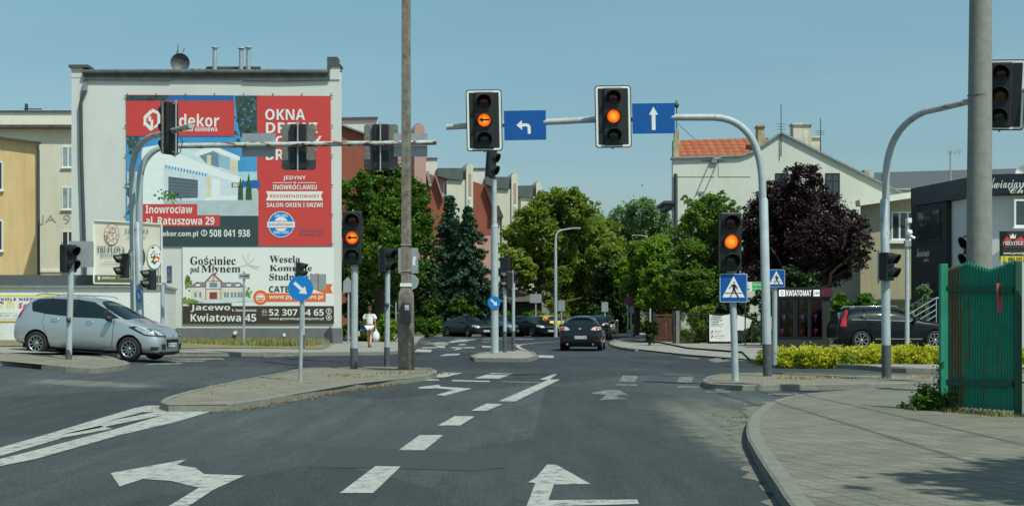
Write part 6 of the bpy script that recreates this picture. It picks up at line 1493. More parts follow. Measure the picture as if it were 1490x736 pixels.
for px, r_, c_, lb in bq:
    zs = H + .472 + r_ * .58; t = th('bouquet', lb + ' behind the kiosk glass', 'bouquet', (PX(px, Yk + .25), Yk + .25, zs), 0, 'bouquets in the flower kiosk')
    sc_ = random.uniform(.85, 1.1) * (1.2 if 'wide' in lb else 1)
    b = MB(); b.lathe([(.02, 0), (.05, .02), (.04, .10), (.13 * sc_, .30), (.12 * sc_, .31)], 12); b.build('wrapping', 'bouquet_' + c_, t)
    leaves('flowers', [(0, 0, .33, .12 * sc_)], 160, .05, 'bouquet_' + c_, t, world=False, nsub=8, flat=.4)

# ---- right fence corner
Yf = 71.0
rg = th('rusty_gate', 'rusty brown metal gate with dark posts at the corner under the trees', 'gate', (PX(968, Yf), Yf, H))
M('rust_brown', (.13, .055, .03), .8, .1, var=.4, scale=6)
zt_ = PZ(453, Yf)
b = MB()
for i in range(16): x = PX(954 + i * 1.9, Yf); b.box(x, x + .035, Yf, Yf + .03, .2, zt_ - .1 - .25 * abs(math.sin(i * math.pi / 8)))
for zz in (.35, zt_ - .2): b.box(PX(953, Yf), PX(984, Yf), Yf - .02, Yf, zz, zz + .06)
b.build('bars', 'rust_brown', rg, world=True)
b = MB(); b.box(PX(955, Yf), PX(968, Yf), Yf + .03, Yf + .04, .3, zt_ - .3); b.box(PX(970, Yf), PX(982, Yf), Yf + .03, Yf + .04, .3, zt_ - .3); b.build('sheet', 'rust_brown', rg, world=True)
b = MB(); b.box(PX(950, Yf), PX(953, Yf), Yf - .05, Yf + .05, H, zt_); b.box(PX(979, Yf), PX(982, Yf), Yf - .05, Yf + .05, H, zt_); b.build('gate_post', 'matt_black', rg, world=True)
b = MB(); b.box(PX(983.5, Yf), PX(988.5, Yf), Yf - .08, Yf + .1, H, PZ(452, Yf)); tag(b.build('concrete_post', 'kerb_stone', None), 'square grey concrete post between rusty gate and mesh fence', 'post')
mf = th('mesh_fence', 'dark green wire mesh fence on a low concrete base under the trees', 'fence', (PX(1050, Yf), Yf, H))
b = MB()
for i in range(60): x = PX(990, Yf) + i * (PX(1128, Yf) - PX(990, Yf)) / 59; b.box(x, x + .008, Yf + .1, Yf + .108, .3, PZ(457, Yf))
for i in range(14): zz = .3 + i * (PZ(457, Yf) - .3) / 13; b.box(PX(990, Yf), PX(1128, Yf), Yf + .108, Yf + .114, zz, zz + .008)
b.build('mesh', 'leaf_dark', mf, world=True)
b = MB()
for px in (990, 1007, 1029, 1060, 1094, 1127): b.box(PX(px, Yf) - .03, PX(px, Yf) + .03, Yf + .06, Yf + .12, .1, PZ(455, Yf))
b.box(PX(990, Yf), PX(1128, Yf), Yf + .07, Yf + .11, PZ(456.5, Yf) - .04, PZ(456.5, Yf)); b.build('fence_post', 'matt_black', mf, world=True)
b = MB(); b.box(PX(1018, Yf), PX(1130, Yf), Yf - .0, Yf + .3, 0, PZ(498.5, Yf)); b.build('base_wall', 'kerb_stone', mf, world=True, bevel=.02)
wbn = th('advertising_banner', 'crumpled white banner with a red circle hanging on the mesh fence', 'banner', (PX(1060, Yf), Yf, PZ(497, Yf)))
b = MB(); vs = []; nx, nz = 26, 12
for j in range(nz + 1):
    for i in range(nx + 1):
        u, v = i / nx, j / nz; top = 457.5 + (0 if u < .5 else (u - .5) * 14) + 1.5 * math.sin(u * 7); bot = 496.5 + (0 if u < .55 else -(u - .55) * 6)
        px_ = 1032 + u * 62 - (0 if u < .8 else (u - .8) * v * 50); vs.append((PX(px_, Yf), Yf - .08 + .035 * math.sin(u * 19 + v * 4) * (.3 + u), PZ(top + (bot - top) * v, Yf)))
fs_ = [(j * (nx + 1) + i, (j + 1) * (nx + 1) + i, (j + 1) * (nx + 1) + i + 1, j * (nx + 1) + i + 1) for j in range(nz) for i in range(nx)]
b.add(vs, fs_); 
for k_i, f in enumerate(b.f):
    cxm = sum(b.v[i][0] for i in f) / 4; czm = sum(b.v[i][2] for i in f) / 4; px_ = cxm / Yf * F + CX; py_ = HZ - (czm - EYE) * F / Yf
    d_ = math.hypot((px_ - 1094) / 30, (py_ - 478) / 34)
    b.m[k_i] = 1 if .86 < d_ < 1.04 else (2 if (d_ < .86 and py_ > 476 + (1094 - px_) * .25 and px_ > 1071) else 0)
b.build('canvas', ['print_white', 'banner_red', 'print_black'], wbn, world=True)
A = Art(Yf - .12)
for k, (a, c) in enumerate(((461, 1049), (464.5, 1052), (468, 1046), (471.5, 1053))): A.rect(1035, a, c, a + .9, 'print_grey')
A.text('ZAPRASZAMY', 1035, 458.6, 1052, 460.4, 'print_grey'); A.disc(1036.5, 482, 1.4, 'banner_red'); A.disc(1036.5, 488.5, 1.4, 'banner_red'); A.rect(1040, 481.5, 1050, 482.3, 'print_grey'); A.rect(1040, 488, 1054, 488.8, 'print_grey'); A.done(wbn)

# ---- green corrugated metal fence
rusty('green_sheet', (.010, .255, .16), rust=(.13, .10, .04), amount=.62, rough=.6, scale=(5, 5, .55), metal=0)
rusty('green_sheet_rusty', (.05, .22, .14), rust=(.15, .095, .045), amount=.47, rough=.7, scale=(9, 9, .35), metal=0)
M('green_dark', (.010, .085, .05), .6, var=.2)
def fence_panel(t, xa, ya, xb, yb, tops, zb, rust_to=.0, rib=.052, amp=.022):
    """corrugated sheet from (xa,ya) to (xb,yb); tops = [(u,z)...] of the wavy upper edge"""
    L = math.hypot(xb - xa, yb - ya); d = Vector((xb - xa, yb - ya)) / L; n_ = Vector((d.y, -d.x)); n_ = n_ if n_.y < 0 else -n_
    k = int(L / rib * 4); out = []
    def top(u):
        for (u0, z0_), (u1, z1_) in zip(tops, tops[1:]):
            if u <= u1: q = (u - u0) / (u1 - u0 + 1e-9); return z0_ + (z1_ - z0_) * (q if True else q)
        return tops[-1][1]
    for part, (u0, u1), mt in (('sheet', (0, rust_to), 'green_sheet_rusty'), ('sheet', (rust_to, 1), 'green_sheet')):
        if u1 - u0 < .01: continue
        b = MB(); vs = []; i0, i1 = int(k * u0), int(k * u1)
        for i in range(i0, i1 + 1):
            u = i / k; off = amp * (1 if i % 4 in (0, 1) else -1) * .5; bx_, by_ = xa + (xb - xa) * u, ya + (yb - ya) * u; zt_ = top(u) + (.01 if i % 4 in (0, 1) else 0)
            vs += [(bx_ + n_.x * off, by_ + n_.y * off, zb + .01 * math.sin(i)), (bx_ + n_.x * off, by_ + n_.y * off, zt_)]
        m_ = i1 - i0
        b.add(vs, [(2 * i, 2 * i + 2, 2 * i + 3, 2 * i + 1) for i in range(m_)]); o = b.build(part, mt, t, world=True)
        sm = o.modifiers.new('thick', 'SOLIDIFY'); sm.thickness = .004; out.append(o)
    return d, n_
gf = th('metal_fence', 'green corrugated metal fence panel with wavy top and rust stains', 'fence', (*G(1420, 598, H), H))
xa, ya = G(1380, 597, H); xb, yb = G(1476, 604, H)
tp = [(0, PZ(391, ya)), (.32, PZ(381, ya * .67 + yb * .33)), (.50, PZ(388, (ya + yb) / 2)), (.64, PZ(392.5, (ya + yb) / 2)), (.80, PZ(386, yb)), (1, PZ(377.5, yb))]
d, n_ = fence_panel(gf, xa, ya, xb, yb, tp, H + .06, .26)
for zz in (PZ(420, ya), PZ(556, ya)):
    b = MB()
    p0 = (xa + n_.x * .035, ya + n_.y * .035, zz); p1 = (xb + n_.x * .035, yb + n_.y * .035, zz + (PZ(422, yb) - PZ(420, ya) if zz > 1 else .02)); b.bar(p0, p1, .075, .03)
    b.build('rail', 'green_dark', gf, world=True)
xp, yp = G(1373, 596, H)
b = MB(); b.box(xp - .055, xp + .05, yp - .05, yp + .06, H - .05, PZ(384, yp)); b.build('fence_post', 'green_sheet', gf, world=True, bevel=.006)
b = MB(); b.box(xb - .01, xb + .08, yb - .08, yb + .0, H - .05, PZ(380, yb)); b.build('end_post', 'green_dark', gf, world=True, bevel=.006)
b = MB(); q = ya + (yb - ya) * .78 + n_.y * .05; b.prism(xz([(1449, 412), (1458, 411.5), (1458.5, 455), (1449.5, 455.5)], q), q - .03, q - .025); ps = b.build('notice_strip', 'print_salmon', gf, world=True)
M('notice_pink', (.42, .10, .11), .6, var=.2, scale=20); ps.data.materials[0] = mm('notice_pink')
b = MB()
for cy_ in (420, 427, 431): b.disc(PX(1453.5, q), PZ(cy_, q), .018, .016, q - .035, n=10)
z_ = b.build('notice_print', 'print_black', gf, world=True, fix=False); z_.parent = ps
gf2 = th('metal_fence', 'next green corrugated fence section with white strip at the right edge', 'fence', (*G(1485, 612, H), H))
xa2, ya2 = xb + .14, yb - .25
fence_panel(gf2, xa2, ya2, xa2 + 2.6, ya2 - 1.5, [(0, PZ(386, ya2)), (1, PZ(384, ya2))], H + .04, 0)
b = MB(); b.bar((xa2, ya2 - .06, PZ(425, ya2)), (xa2 + 2.5, ya2 - 1.5, PZ(425, ya2)), .07, .03); b.build('rail', 'green_dark', gf2, world=True); b = MB(); b.bar((xa2, ya2 - .06, .5), (xa2 + 2.5, ya2 - 1.5, .5), .07, .03); b.build('rail', 'green_dark', gf2, world=True)
b = MB(); b.box(xa2 - .02, xa2 + .01, ya2 - .08, ya2 - .03, H, PZ(384, ya2)); b.build('white_strip', 'white_paint', gf2, world=True)
# ---- prestige sign
Yp = 30.0
pg = th('advertising_sign', 'black and yellow sign with crown and red emblem above the green fence', 'sign', (PX(1475, Yp), Yp, H))
b = MB(); b.prism(xz([(1455, 336.5), (1500, 336), (1500, 381), (1455.5, 381)], Yp), Yp, Yp + .04); b.build('panel', 'print_black', pg, world=True)
b = MB(); b.box(PX(1462, Yp), PX(1465, Yp), Yp + .05, Yp + .1, 0, PZ(340, Yp)); b.build('support_post', 'galvanised', pg, world=True); b = MB(); b.box(PX(1494, Yp), PX(1497, Yp), Yp + .05, Yp + .1, 0, PZ(340, Yp)); b.build('support_post', 'galvanised', pg, world=True)
A = Art(Yp - .0); A.rect(1455.5, 372.5, 1500, 380.8, 'print_yellow')
for q in ([(1459, 350), (1464, 344), (1472, 349), (1469, 353)], [(1491, 350), (1486, 344), (1477, 349), (1480, 353)], [(1460, 351), (1469, 354), (1468, 356), (1461, 355)], [(1490, 351), (1481, 354), (1482, 356), (1489, 355)]): A.poly(q, 'banner_red')
A.poly([(1469, 340), (1471, 343.5), (1473.5, 339), (1476, 343.5), (1478.5, 340), (1477.5, 347), (1470, 347)], 'print_white')
A.text('PRESTIGE', 1458.5, 351, 1489, 357, 'print_white', 's'); A.text('NIERUCHOMOŚCI', 1459, 358.3, 1489, 360.2, 'banner_red', ''); A.text('www.prestige.pl', 1460, 366.5, 1500, 371, 'print_white', 'i'); A.text('883 332 233', 1467, 374, 1498, 379.5, 'print_black')
A.rect(1459.5, 374, 1462.5, 380, 'print_black'); A.rect(1460, 375, 1462, 378.5, 'print_yellow'); A.done(pg)
# ---- small things
t = th('bird', 'tiny dark bird flying over the trees in the middle of the sky', 'bird', (PX(934.5, 90), 90, PZ(270, 90)))
b = MB(); b.tube([(-.02, -.1, 0), (0, 0, 0), (0, .12, .01)], [.01, .045, .01], 8); b.add([(0, -.03, .02), (.02, .05, .02), (.16, .0, .10), (-.02, .05, .02), (-.16, 0, .10)], [(0, 1, 2), (0, 4, 3)]); b.build('body', 'black', t)

# ================================================================== CARS
def carpaint(name, rgb, metal=.0, rough=.3):
    m, t, p = nmat(name); v = objc(t)
    col = ramp(t, noise(t, v, 220, 2), [(.35, mul(rgb, .93)), (.65, mul(rgb, 1.07))])
    # road dust low on the body
    sp = node(t, "ShaderNodeSeparateXYZ"); t.links.new(v, sp.inputs[0])
    mr = node(t, "ShaderNodeMapRange"); mr.inputs['From Min'].default_value = .55; mr.inputs['From Max'].default_value = .2; t.links.new(sp.outputs[2], mr.inputs[0])
    a = node(t, "ShaderNodeMath", operation='MULTIPLY'); t.links.new(mr.outputs[0], a.inputs[0]); t.links.new(ramp(t, noise(t, v, 5, 5), [(.3, .15 if max(rgb) > .1 else .02), (.7, .5 if max(rgb) > .1 else .10)]), a.inputs[1])
    col = mixc(t, a.outputs[0], col, (.16, .15, .13)); t.links.new(col, p.inputs['Base Color'])
    p.inputs['Metallic'].default_value = metal; p.inputs['Roughness'].default_value = rough
    p.inputs['Coat Weight'].default_value = 1 if max(rgb) > .1 else .25; p.inputs['Coat Roughness'].default_value = .04; MATS[name] = m
    if max(rgb) < .1: p.inputs['Specular IOR Level'].default_value = .12
    return m
carpaint('paint_silver', (.50, .55, .57), .6, .30); carpaint('paint_black', (.005, .007, .009), .0, .3); carpaint('paint_black_gloss', (.008, .010, .012), .2, .25); MATS['paint_black_gloss'].node_tree.nodes['Principled BSDF'].inputs['Coat Weight'].default_value = 1; carpaint('paint_anthracite', (.035, .04, .045), .5, .32)
carpaint('paint_blue_silver', (.16, .24, .31), .7, .33); carpaint('paint_yellow', (.62, .50, .06), .2, .35); carpaint('paint_dark_blue', (.012, .016, .026), .3, .3)
carpaint('paint_light_silver', (.40, .42, .44), .7, .33)
def wheel_parts(x, side, hw, r, rim_r, spokes, root, dark=False):
    """tyre with rim and spokes as its children; side is +1 or -1 along local y"""
    yo = side * hw; w_ = .205
    b = MB(); prof = [(rim_r, -.0), (r * .93, -.0), (r * .985, .025), (r, .06), (r, w_ - .05), (r * .97, w_), (rim_r, w_)]
    b.lathe([(a, -side * c) for a, c in prof], 36, 0, (x, yo, r), 'y')
    ty = b.build('wheel', 'rubber', root)
    b = MB(); b.lathe([(a, -side * c) for a, c in ((rim_r + .004, .0), (rim_r - .012, -.004), (rim_r - .022, .02), (rim_r - .03, .13), (.02, .15))], 36, 0, (x, yo, r), 'y')
    q = b.build('rim_barrel', 'rim_dark', root); q.parent = ty
    b = MB(); b.lathe([(a, -side * c) for a, c in ((rim_r - .026, .012), (rim_r - .012, -.006), (rim_r + .003, .001))], 36, 0, (x, yo, r), 'y')
    for k in range(spokes):
        a = 2 * math.pi * k / spokes + .2; ca, sa = math.cos(a), math.sin(a)
        p0 = (x + ca * .04, yo - side * .035, r + sa * .04); p1 = (x + ca * (rim_r - .01), yo - side * .010, r + sa * (rim_r - .01))
        ta = Vector((-sa, 0, ca)); vs = []
        for p, w0 in ((p0, .013), (p1, .012)):
            p = Vector(p)
            vs += [p - ta * w0, p + ta * w0, p + ta * w0 + Vector((0, -side * .03, 0)), p - ta * w0 + Vector((0, -side * .03, 0))]
        b.add(vs, [(0, 1, 5, 4), (1, 2, 6, 5), (2, 3, 7, 6), (3, 0, 4, 7), (0, 3, 2, 1), (4, 5, 6, 7)])
    b.lathe([(a, -side * c) for a, c in ((0, .018), (.035, .02), (.05, .04), (.05, .06))], 16, 0, (x, yo, r), 'y')
    q = b.build('rim', 'rim_silver', root); q.parent = ty
def car(name, label, cat, spec, loc, heading, paint, group=None, wheelc=None, glass='car_glass'):
    """body lofted over stations; local +x is forward, +y left. spec gives stations (x from the nose, z_bottom, z_shoulder, z_top, half width low, half width shoulder, half width top)"""
    L = spec['L']; root = th(name, label, cat, loc, heading, group)
    def X(x): return L / 2 - x
    bm = bmesh.new(); rings = []
    for (x, zb, zs, zt, wl, ws, wt) in spec['st']:
        g = zt - zs
        half = [(0, zb), (wl * .8, zb), (wl * .985, zb + .10), (wl, zb + (zs - zb) * .45), (wl * .995, zb + (zs - zb) * .72), (ws, zs), (ws + (wt - ws) * .5 + .02 * min(1, g / .4), zs + g * .52), (wt, zt - min(.11, g * .22)), (wt * .72, zt - min(.03, g * .08)), (0, zt)]
        ring = [bm.verts.new((X(x), -y_, z_)) for y_, z_ in half] + [bm.verts.new((X(x), y_, z_)) for y_, z_ in half[-2:0:-1]]
        rings.append(ring)
    n = len(rings[0])
    for r0, r1 in zip(rings, rings[1:]):
        for j in range(n): bm.faces.new((r0[j], r0[(j + 1) % n], r1[(j + 1) % n], r1[j]))
    for ring, fl in ((rings[0], True), (rings[-1], False)):
        h_ = n // 2
        for i in range(h_):
            a, b_, c_, d_ = ring[i], ring[i + 1], ring[(n - i - 1) % n], ring[(n - i) % n]
            vs = [a, b_, c_, d_]; u = []
            for v_ in vs:
                if v_ not in u: u.append(v_)
            if len(u) >= 3: bm.faces.new(u if fl else u[::-1])
    bmesh.ops.recalc_face_normals(bm, faces=bm.faces)
    me = bpy.data.meshes.new('body'); bm.to_mesh(me); bm.free()
    tmp = bpy.data.objects.new('body', me); C.objects.link(tmp)
    ss = tmp.modifiers.new('s', 'SUBSURF'); ss.levels = spec.get('sub', 3); ss.render_levels = ss.levels
    dg = bpy.context.evaluated_depsgraph_get(); dg.update()
    sm = bpy.data.meshes.new_from_object(tmp.evaluated_get(dg))
    src = bmesh.new(); src.from_mesh(sm)
    def patch(pname, poly, view, mat, off=.004, side=0, nmin=.2, xr=None, ymax=None, parent=None, zmax=None):
        """piece of the body surface inside a convex outline, lifted off by a few millimetres.
        view 'side': outline in (x from nose, z); 'front'/'rear': outline in (y, z)"""
        b = src.copy()
        pts = [(X(a), c) for a, c in poly] if view in ('side', 'band') else list(poly)
        cx_ = sum(p[0] for p in pts) / len(pts); cz_ = sum(p[1] for p in pts) / len(pts)
        def keep(f):
            c = f.calc_center_median(); nn = f.normal
            if view == 'side': return c.y * side > 0 and nn.y * side > nmin
            if view == 'front': return nn.x > nmin and c.x > 0
            if view == 'rear': return nn.x < -nmin and c.x < 0
            return abs(nn.y) < .93 and nn.z > -.2 and (nn.x > nmin if side > 0 else nn.x < -nmin)
        bmesh.ops.delete(b, geom=[f for f in b.faces if not keep(f)], context='FACES')
        for i in range(len(pts)):
            p, q = pts[i], pts[(i + 1) % len(pts)]; ex, ez = q[0] - p[0], q[1] - p[1]; nx_, nz_ = ez, -ex
            if (cx_ - p[0]) * nx_ + (cz_ - p[1]) * nz_ > 0: nx_, nz_ = -nx_, -nz_
            if view in ('side', 'band'): co, no = (p[0], 0, p[1]), (nx_, 0, nz_)
            else: co, no = (0, p[0], p[1]), (0, nx_, nz_)
            bmesh.ops.bisect_plane(b, geom=b.verts[:] + b.edges[:] + b.faces[:], plane_co=co, plane_no=no, clear_outer=True)
        if xr:
            for xx, s in ((X(xr[0]), 1), (X(xr[1]), -1)): bmesh.ops.bisect_plane(b, geom=b.verts[:] + b.edges[:] + b.faces[:], plane_co=(xx, 0, 0), plane_no=(s, 0, 0), clear_outer=True)
        if ymax:
            for s in (1, -1): bmesh.ops.bisect_plane(b, geom=b.verts[:] + b.edges[:] + b.faces[:], plane_co=(0, s * ymax[0], ymax[2]), plane_no=(0, s, (ymax[0] - ymax[1]) / (ymax[3] - ymax[2])), clear_outer=True)
        if not b.faces: b.free(); return None
        b.normal_update()
        for v_ in b.verts: v_.co += v_.normal * off
        for f in b.faces: f.smooth = True
        m2 = bpy.data.meshes.new(pname); b.to_mesh(m2); b.free(); m2.materials.append(mm(mat))
        o = bpy.data.objects.new(pname, m2); C.objects.link(o); o.parent = parent or root; return o
    # wheel arches
    cut = []
    for wx in spec['wheels']:
        cb = MB(); r_ = spec['r'] + .045; cb.lathe([(0.0001, -1.3), (r_, -1.3), (r_, 1.3), (0.0001, 1.3)], 40, 0, (X(wx), 0, spec['r'] + .005), 'y')
        co = cb.build('cutter', 'rubber'); cut.append(co)
        md = tmp.modifiers.new('b', 'BOOLEAN'); md.operation = 'DIFFERENCE'; md.object = co; md.solver = 'EXACT'
    dg = bpy.context.evaluated_depsgraph_get(); dg.update()
    fin = bpy.data.meshes.new_from_object(tmp.evaluated_get(dg))
    fin.materials.clear(); fin.materials.append(mm(paint)); fin.materials.append(mm('black_plastic'))
    fin.polygons.foreach_set('material_index', [0] * len(fin.polygons)); fin.polygons.foreach_set('use_smooth', [True] * len(fin.polygons))
    for p in fin.polygons:
        c = p.center
        for wx in spec['wheels']:
            if math.hypot(c.x - X(wx), c.z - spec['r'] - .005) < spec['r'] + .052 and abs(p.normal.y) < .3 and (abs(p.normal.x * (c.x - X(wx)) + p.normal.z * (c.z - spec['r'])) / spec['r'] > .55): p.material_index = 1; p.use_smooth = False
        if p.normal.z < -.8: p.material_index = 1
    body = bpy.data.objects.new('body', fin); C.objects.link(body); body.parent = root
    for co in cut: bpy.data.objects.remove(co)
    bpy.data.objects.remove(tmp)
    # liner blocks the view through the arches
    lb_ = MB(); lb_.box(-L / 2 + .25, L / 2 - .25, -spec['hw'] + .27, spec['hw'] - .27, spec['r'] * .55, spec['r'] * 2.0); lb_.build('underbody', 'rubber', root)
    for wx in spec['wheels']:
        for s in (1, -1): wheel_parts(X(wx), s, spec['hw'] - .012, spec['r'], spec['rim'], spec.get('spokes', 5), root)
    for s in (1, -1):
        for poly in spec['windows']: patch('side_window', poly, 'side', glass, side=s, nmin=.15)
        for k_, (nm, poly, mt) in enumerate(spec.get('side_bits', [])): patch(nm, poly, 'side', mt, side=s, off=.005 + .0012 * k_, nmin=.05)
        for poly in spec.get('gaps', []): patch('door_gap', poly, 'side', 'black', side=s, off=.0015)
        for (hx, hz) in spec.get('handles', []):
            b = MB(); yy = s * (spec['hw'] - .01 + spec.get('hoff', 0)); b.tube([(X(hx - .10), yy, hz), (X(hx - .07), yy + s * .03, hz + .005), (X(hx + .07), yy + s * .03, hz + .005), (X(hx + .10), yy, hz)], .013, 8); b.build('door_handle', spec.get('hmat', 'chrome'), root)
        mx, mz = spec['mirror']; b = MB(); yy = s * (spec['hw'] - .02)
        b.lathe([(.0, -.13), (.07, -.11), (.095, -.03), (.095, .03), (.07, .10), (.0, .12)], 14, 0, (0, 0, 0), 'z')
        b.v = [(X(mx) + v_[0] * .95, yy + s * .10 + v_[2] * 1.0, mz + v_[1] * .85) for v_ in b.v]; b.bar((X(mx), yy - s * .06, mz - .05), (X(mx), yy + s * .05, mz - .03), .05, .06)
        b.build('mirror', spec.get('mirror_mat', paint), root)
    for (poly, ym) in spec.get('screens', []): patch('windscreen', poly, 'band', glass, side=1, nmin=.25, ymax=ym)
    for (poly, ym) in spec.get('rears', []): patch('rear_window', poly, 'band', glass, side=-1, nmin=.25, ymax=ym)
    for k_, (nm, poly, mt) in enumerate(spec.get('front', [])):
        for pl in (poly, [(-a, c) for a, c in poly]) if min(p[0] for p in poly) > 0 else (poly,): patch(nm, pl, 'front', mt, off=.007 + .0015 * k_, nmin=.12)
    for k_, (nm, poly, mt) in enumerate(spec.get('rear', [])):
        for pl in (poly, [(-a, c) for a, c in poly]) if min(p[0] for p in poly) > 0 else (poly,): patch(nm, pl, 'rear', mt, off=.006 + .0015 * k_, nmin=.12)
    src.free()
    def surf_x(y_, z_, front):      # where the nose or the tail surface lies at a given y, z
        best = None
        for v_ in body.data.vertices:
            d_ = (v_.co.y - y_) ** 2 + (v_.co.z - z_) ** 2
            if (v_.co.x > 0) == front and (best is None or d_ < best[0]) and (v_.co.x * (1 if front else -1) > L * .36): best = (d_, v_.co.x)
        return best[1]
    for front, zc, txt in spec.get('plates', []):
        xx = surf_x(0, zc, front) + (.012 if front else -.012); sg = 1 if front else -1
        b = MB(); b.box(xx - .006, xx + .006, -.26, .26, zc - .057, zc + .057); pl = b.build('number_plate', 'plate_white', root)
        b = MB(); xe = xx + sg * .0075; y0, y1 = (.26, .215); q = sg
        b.add([(xe, q * -.26, zc - .056), (xe, q * -.215, zc - .056), (xe, q * -.215, zc + .056), (xe, q * -.26, zc + .056)], [(0, 1, 2, 3)]); e_ = b.build('plate_band', 'euro_blue', root, fix=False); e_.parent = pl
        b = MB(); vs, fs_ = glyphs(txt, 'b'); xa_ = min(v_[0] for v_ in vs); xb_ = max(v_[0] for v_ in vs); ya_ = min(v_[1] for v_ in vs); yb_2 = max(v_[1] for v_ in vs)
        b.add([(xe, q * (-.20 + (v_[0] - xa_) / (xb_ - xa_) * .44), zc - .038 + (v_[1] - ya_) / (yb_2 - ya_) * .076) for v_ in vs], fs_); e_ = b.build('plate_lettering', 'print_black', root, fix=False); e_.parent = pl
    return root, X, patch, surf_x

# --- compact MPV, silver
MPV = dict(L=4.34, hw=.905, r=.325, rim=.215, wheels=(.86, 3.57), spokes=10, sub=3, mirror=(1.42, 1.10), mirror_mat='black_plastic', handles=((2.02, .98), (3.02, 1.00)),
    st=[(0, .30, .60, .66, .52, .50, .42), (.04, .22, .66, .76, .72, .66, .55), (.16, .19, .76, .87, .84, .76, .62), (.42, .18, .88, .97, .895, .83, .66), (.80, .18, .96, 1.06, .905, .865, .68), (1.08, .18, .995, 1.17, .905, .875, .66), (1.45, .18, 1.01, 1.375, .905, .875, .62), (1.85, .18, 1.03, 1.555, .905, .875, .60), (2.3, .18, 1.05, 1.63, .905, .875, .60), (2.9, .18, 1.075, 1.64, .905, .875, .60), (3.4, .19, 1.10, 1.615, .905, .87, .59), (3.80, .22, 1.12, 1.565, .90, .86, .57), (4.02, .26, 1.12, 1.50, .885, .84, .53), (4.17, .28, 1.06, 1.28, .86, .80, .52), (4.30, .32, .92, 1.0, .80, .74, .50), (4.34, .40, .70, .78, .66, .64, .45)],
    windows=[[(1.22, 1.115), (1.50, 1.25), (1.62, 1.31), (1.62, 1.08), (1.40, 1.09)], [(1.66, 1.085), (1.66, 1.33), (2.06, 1.49), (2.50, 1.535), (2.50, 1.075)], [(2.58, 1.085), (2.58, 1.535), (3.28, 1.53), (3.34, 1.12)], [(3.38, 1.13), (3.33, 1.525), (3.72, 1.50), (3.86, 1.40), (3.74, 1.17)]],
    screens=[([(.98, 1.09), (1.30, 1.10), (1.98, 1.50), (1.84, 1.75), (.85, 1.35)], (.80, .60, 1.05, 1.6))], rears=[([(3.98, 1.56), (4.20, 1.16), (4.4, 1.16), (4.4, 1.6)], (.70, .52, 1.1, 1.5))],
    side_bits=[('tail_light', [(3.98, 1.42), (4.05, 1.46), (4.26, 1.10), (4.12, .96), (4.06, 1.08)], 'tail_red'), ('headlight_surround', [(.20, .80), (.08, .68), (.42, .70), (.92, .90), (.74, .93)], 'black'), ('headlight', [(.24, .795), (.18, .72), (.42, .735), (.74, .88), (.64, .90)], 'headlamp'), ('side_sill', [(1.25, .19), (3.15, .19), (3.15, .235), (1.25, .235)], 'black_plastic'), ('fog_light_surround', [(.06, .42), (.10, .33), (.26, .33), (.24, .42)], 'black_plastic'), ('window_pillar', [(1.60, 1.08), (1.68, 1.08), (1.68, 1.34), (1.60, 1.31)], 'black'), ('window_pillar', [(2.49, 1.078), (2.59, 1.085), (2.59, 1.54), (2.49, 1.535)], 'black'), ('window_pillar', [(3.32, 1.12), (3.40, 1.13), (3.35, 1.525), (3.27, 1.53)], 'black')],
    gaps=[[(1.34, .30), (1.355, .30), (1.335, 1.07), (1.32, 1.07)], [(2.53, .24), (2.54, .24), (2.545, 1.10), (2.535, 1.10)], [(3.20, .42), (3.21, .42), (3.44, .95), (3.43, .95)], [(1.34, .27), (3.18, .27), (3.18, .278), (1.34, .278)], [(3.39, .93), (3.40, .93), (3.37, 1.12), (3.36, 1.12)]],
    front=[('grille', [(-.34, .40), (.34, .40), (.40, .62), (-.40, .62)], 'black'), ('lower_grille', [(.42, .34), (.62, .36), (.66, .50), (.44, .50)], 'black_plastic'), ('headlight_surround', [(.40, .68), (.72, .69), (.80, .88), (.58, .86)], 'black'), ('headlight', [(.48, .71), (.70, .72), (.76, .86), (.62, .84)], 'headlamp'), ('bumper_lip', [(-.7, .20), (.7, .20), (.66, .29), (-.66, .29)], 'black_plastic')],
    plates=[(True, .47, 'CIN 7T45')])
zc = zf(-11.1, 39.6) - .0
r_, X_, pt_, sx_ = car('parked_car', 'silver compact people carrier entering the junction in front of the low white wall', 'car', MPV, (-10.86, 39.65, 0), R(-11), 'paint_silver')
za_, zb_ = zf(-9.9, 39.7), zf(-12.6, 39.7); r_.location.z = (za_ + zb_) / 2 + .0; r_.rotation_euler = (0, math.atan2(zb_ - za_, 2.71), R(-11))
r_.name = 'people_carrier'; r_.scale = (.95, .95, .97)
b = MB(); xx = sx_(0, .70, True) + .01; b.prism([(-.035, .70), (0, .755), (.035, .70), (0, .645)], xx, xx + .012, 0, 'x'); b.build('badge', 'chrome', r_)
b = MB(); b.tube([(X_(3.7), .0, 1.60), (X_(3.95), .0, 1.80)], .006, 5); b.build('aerial', 'black', r_)
for s in (1, -1):
    b = MB(); b.tube([(X_(1.95), s * .60, 1.60), (X_(2.1), s * .62, 1.655), (X_(3.6), s * .61, 1.645), (X_(3.8), s * .57, 1.59)], .014, 6); b.build('roof_rail', 'paint_silver', r_)
    b = MB(); b.lathe([(0, 0), (.05, .0), (.055, .02)], 14, 0, (0, 0, 0)); b.v = [(X_(.20) + v[2] + .05, s * .72 + v[0], .44 + v[1]) for v in b.v]; b.build('fog_light', 'headlamp', r_)
# people and seats inside the silver car
for sx, sy in ((1.95, .36), (1.95, -.36), (2.85, 0.3), (2.85, -.3)):
    pass
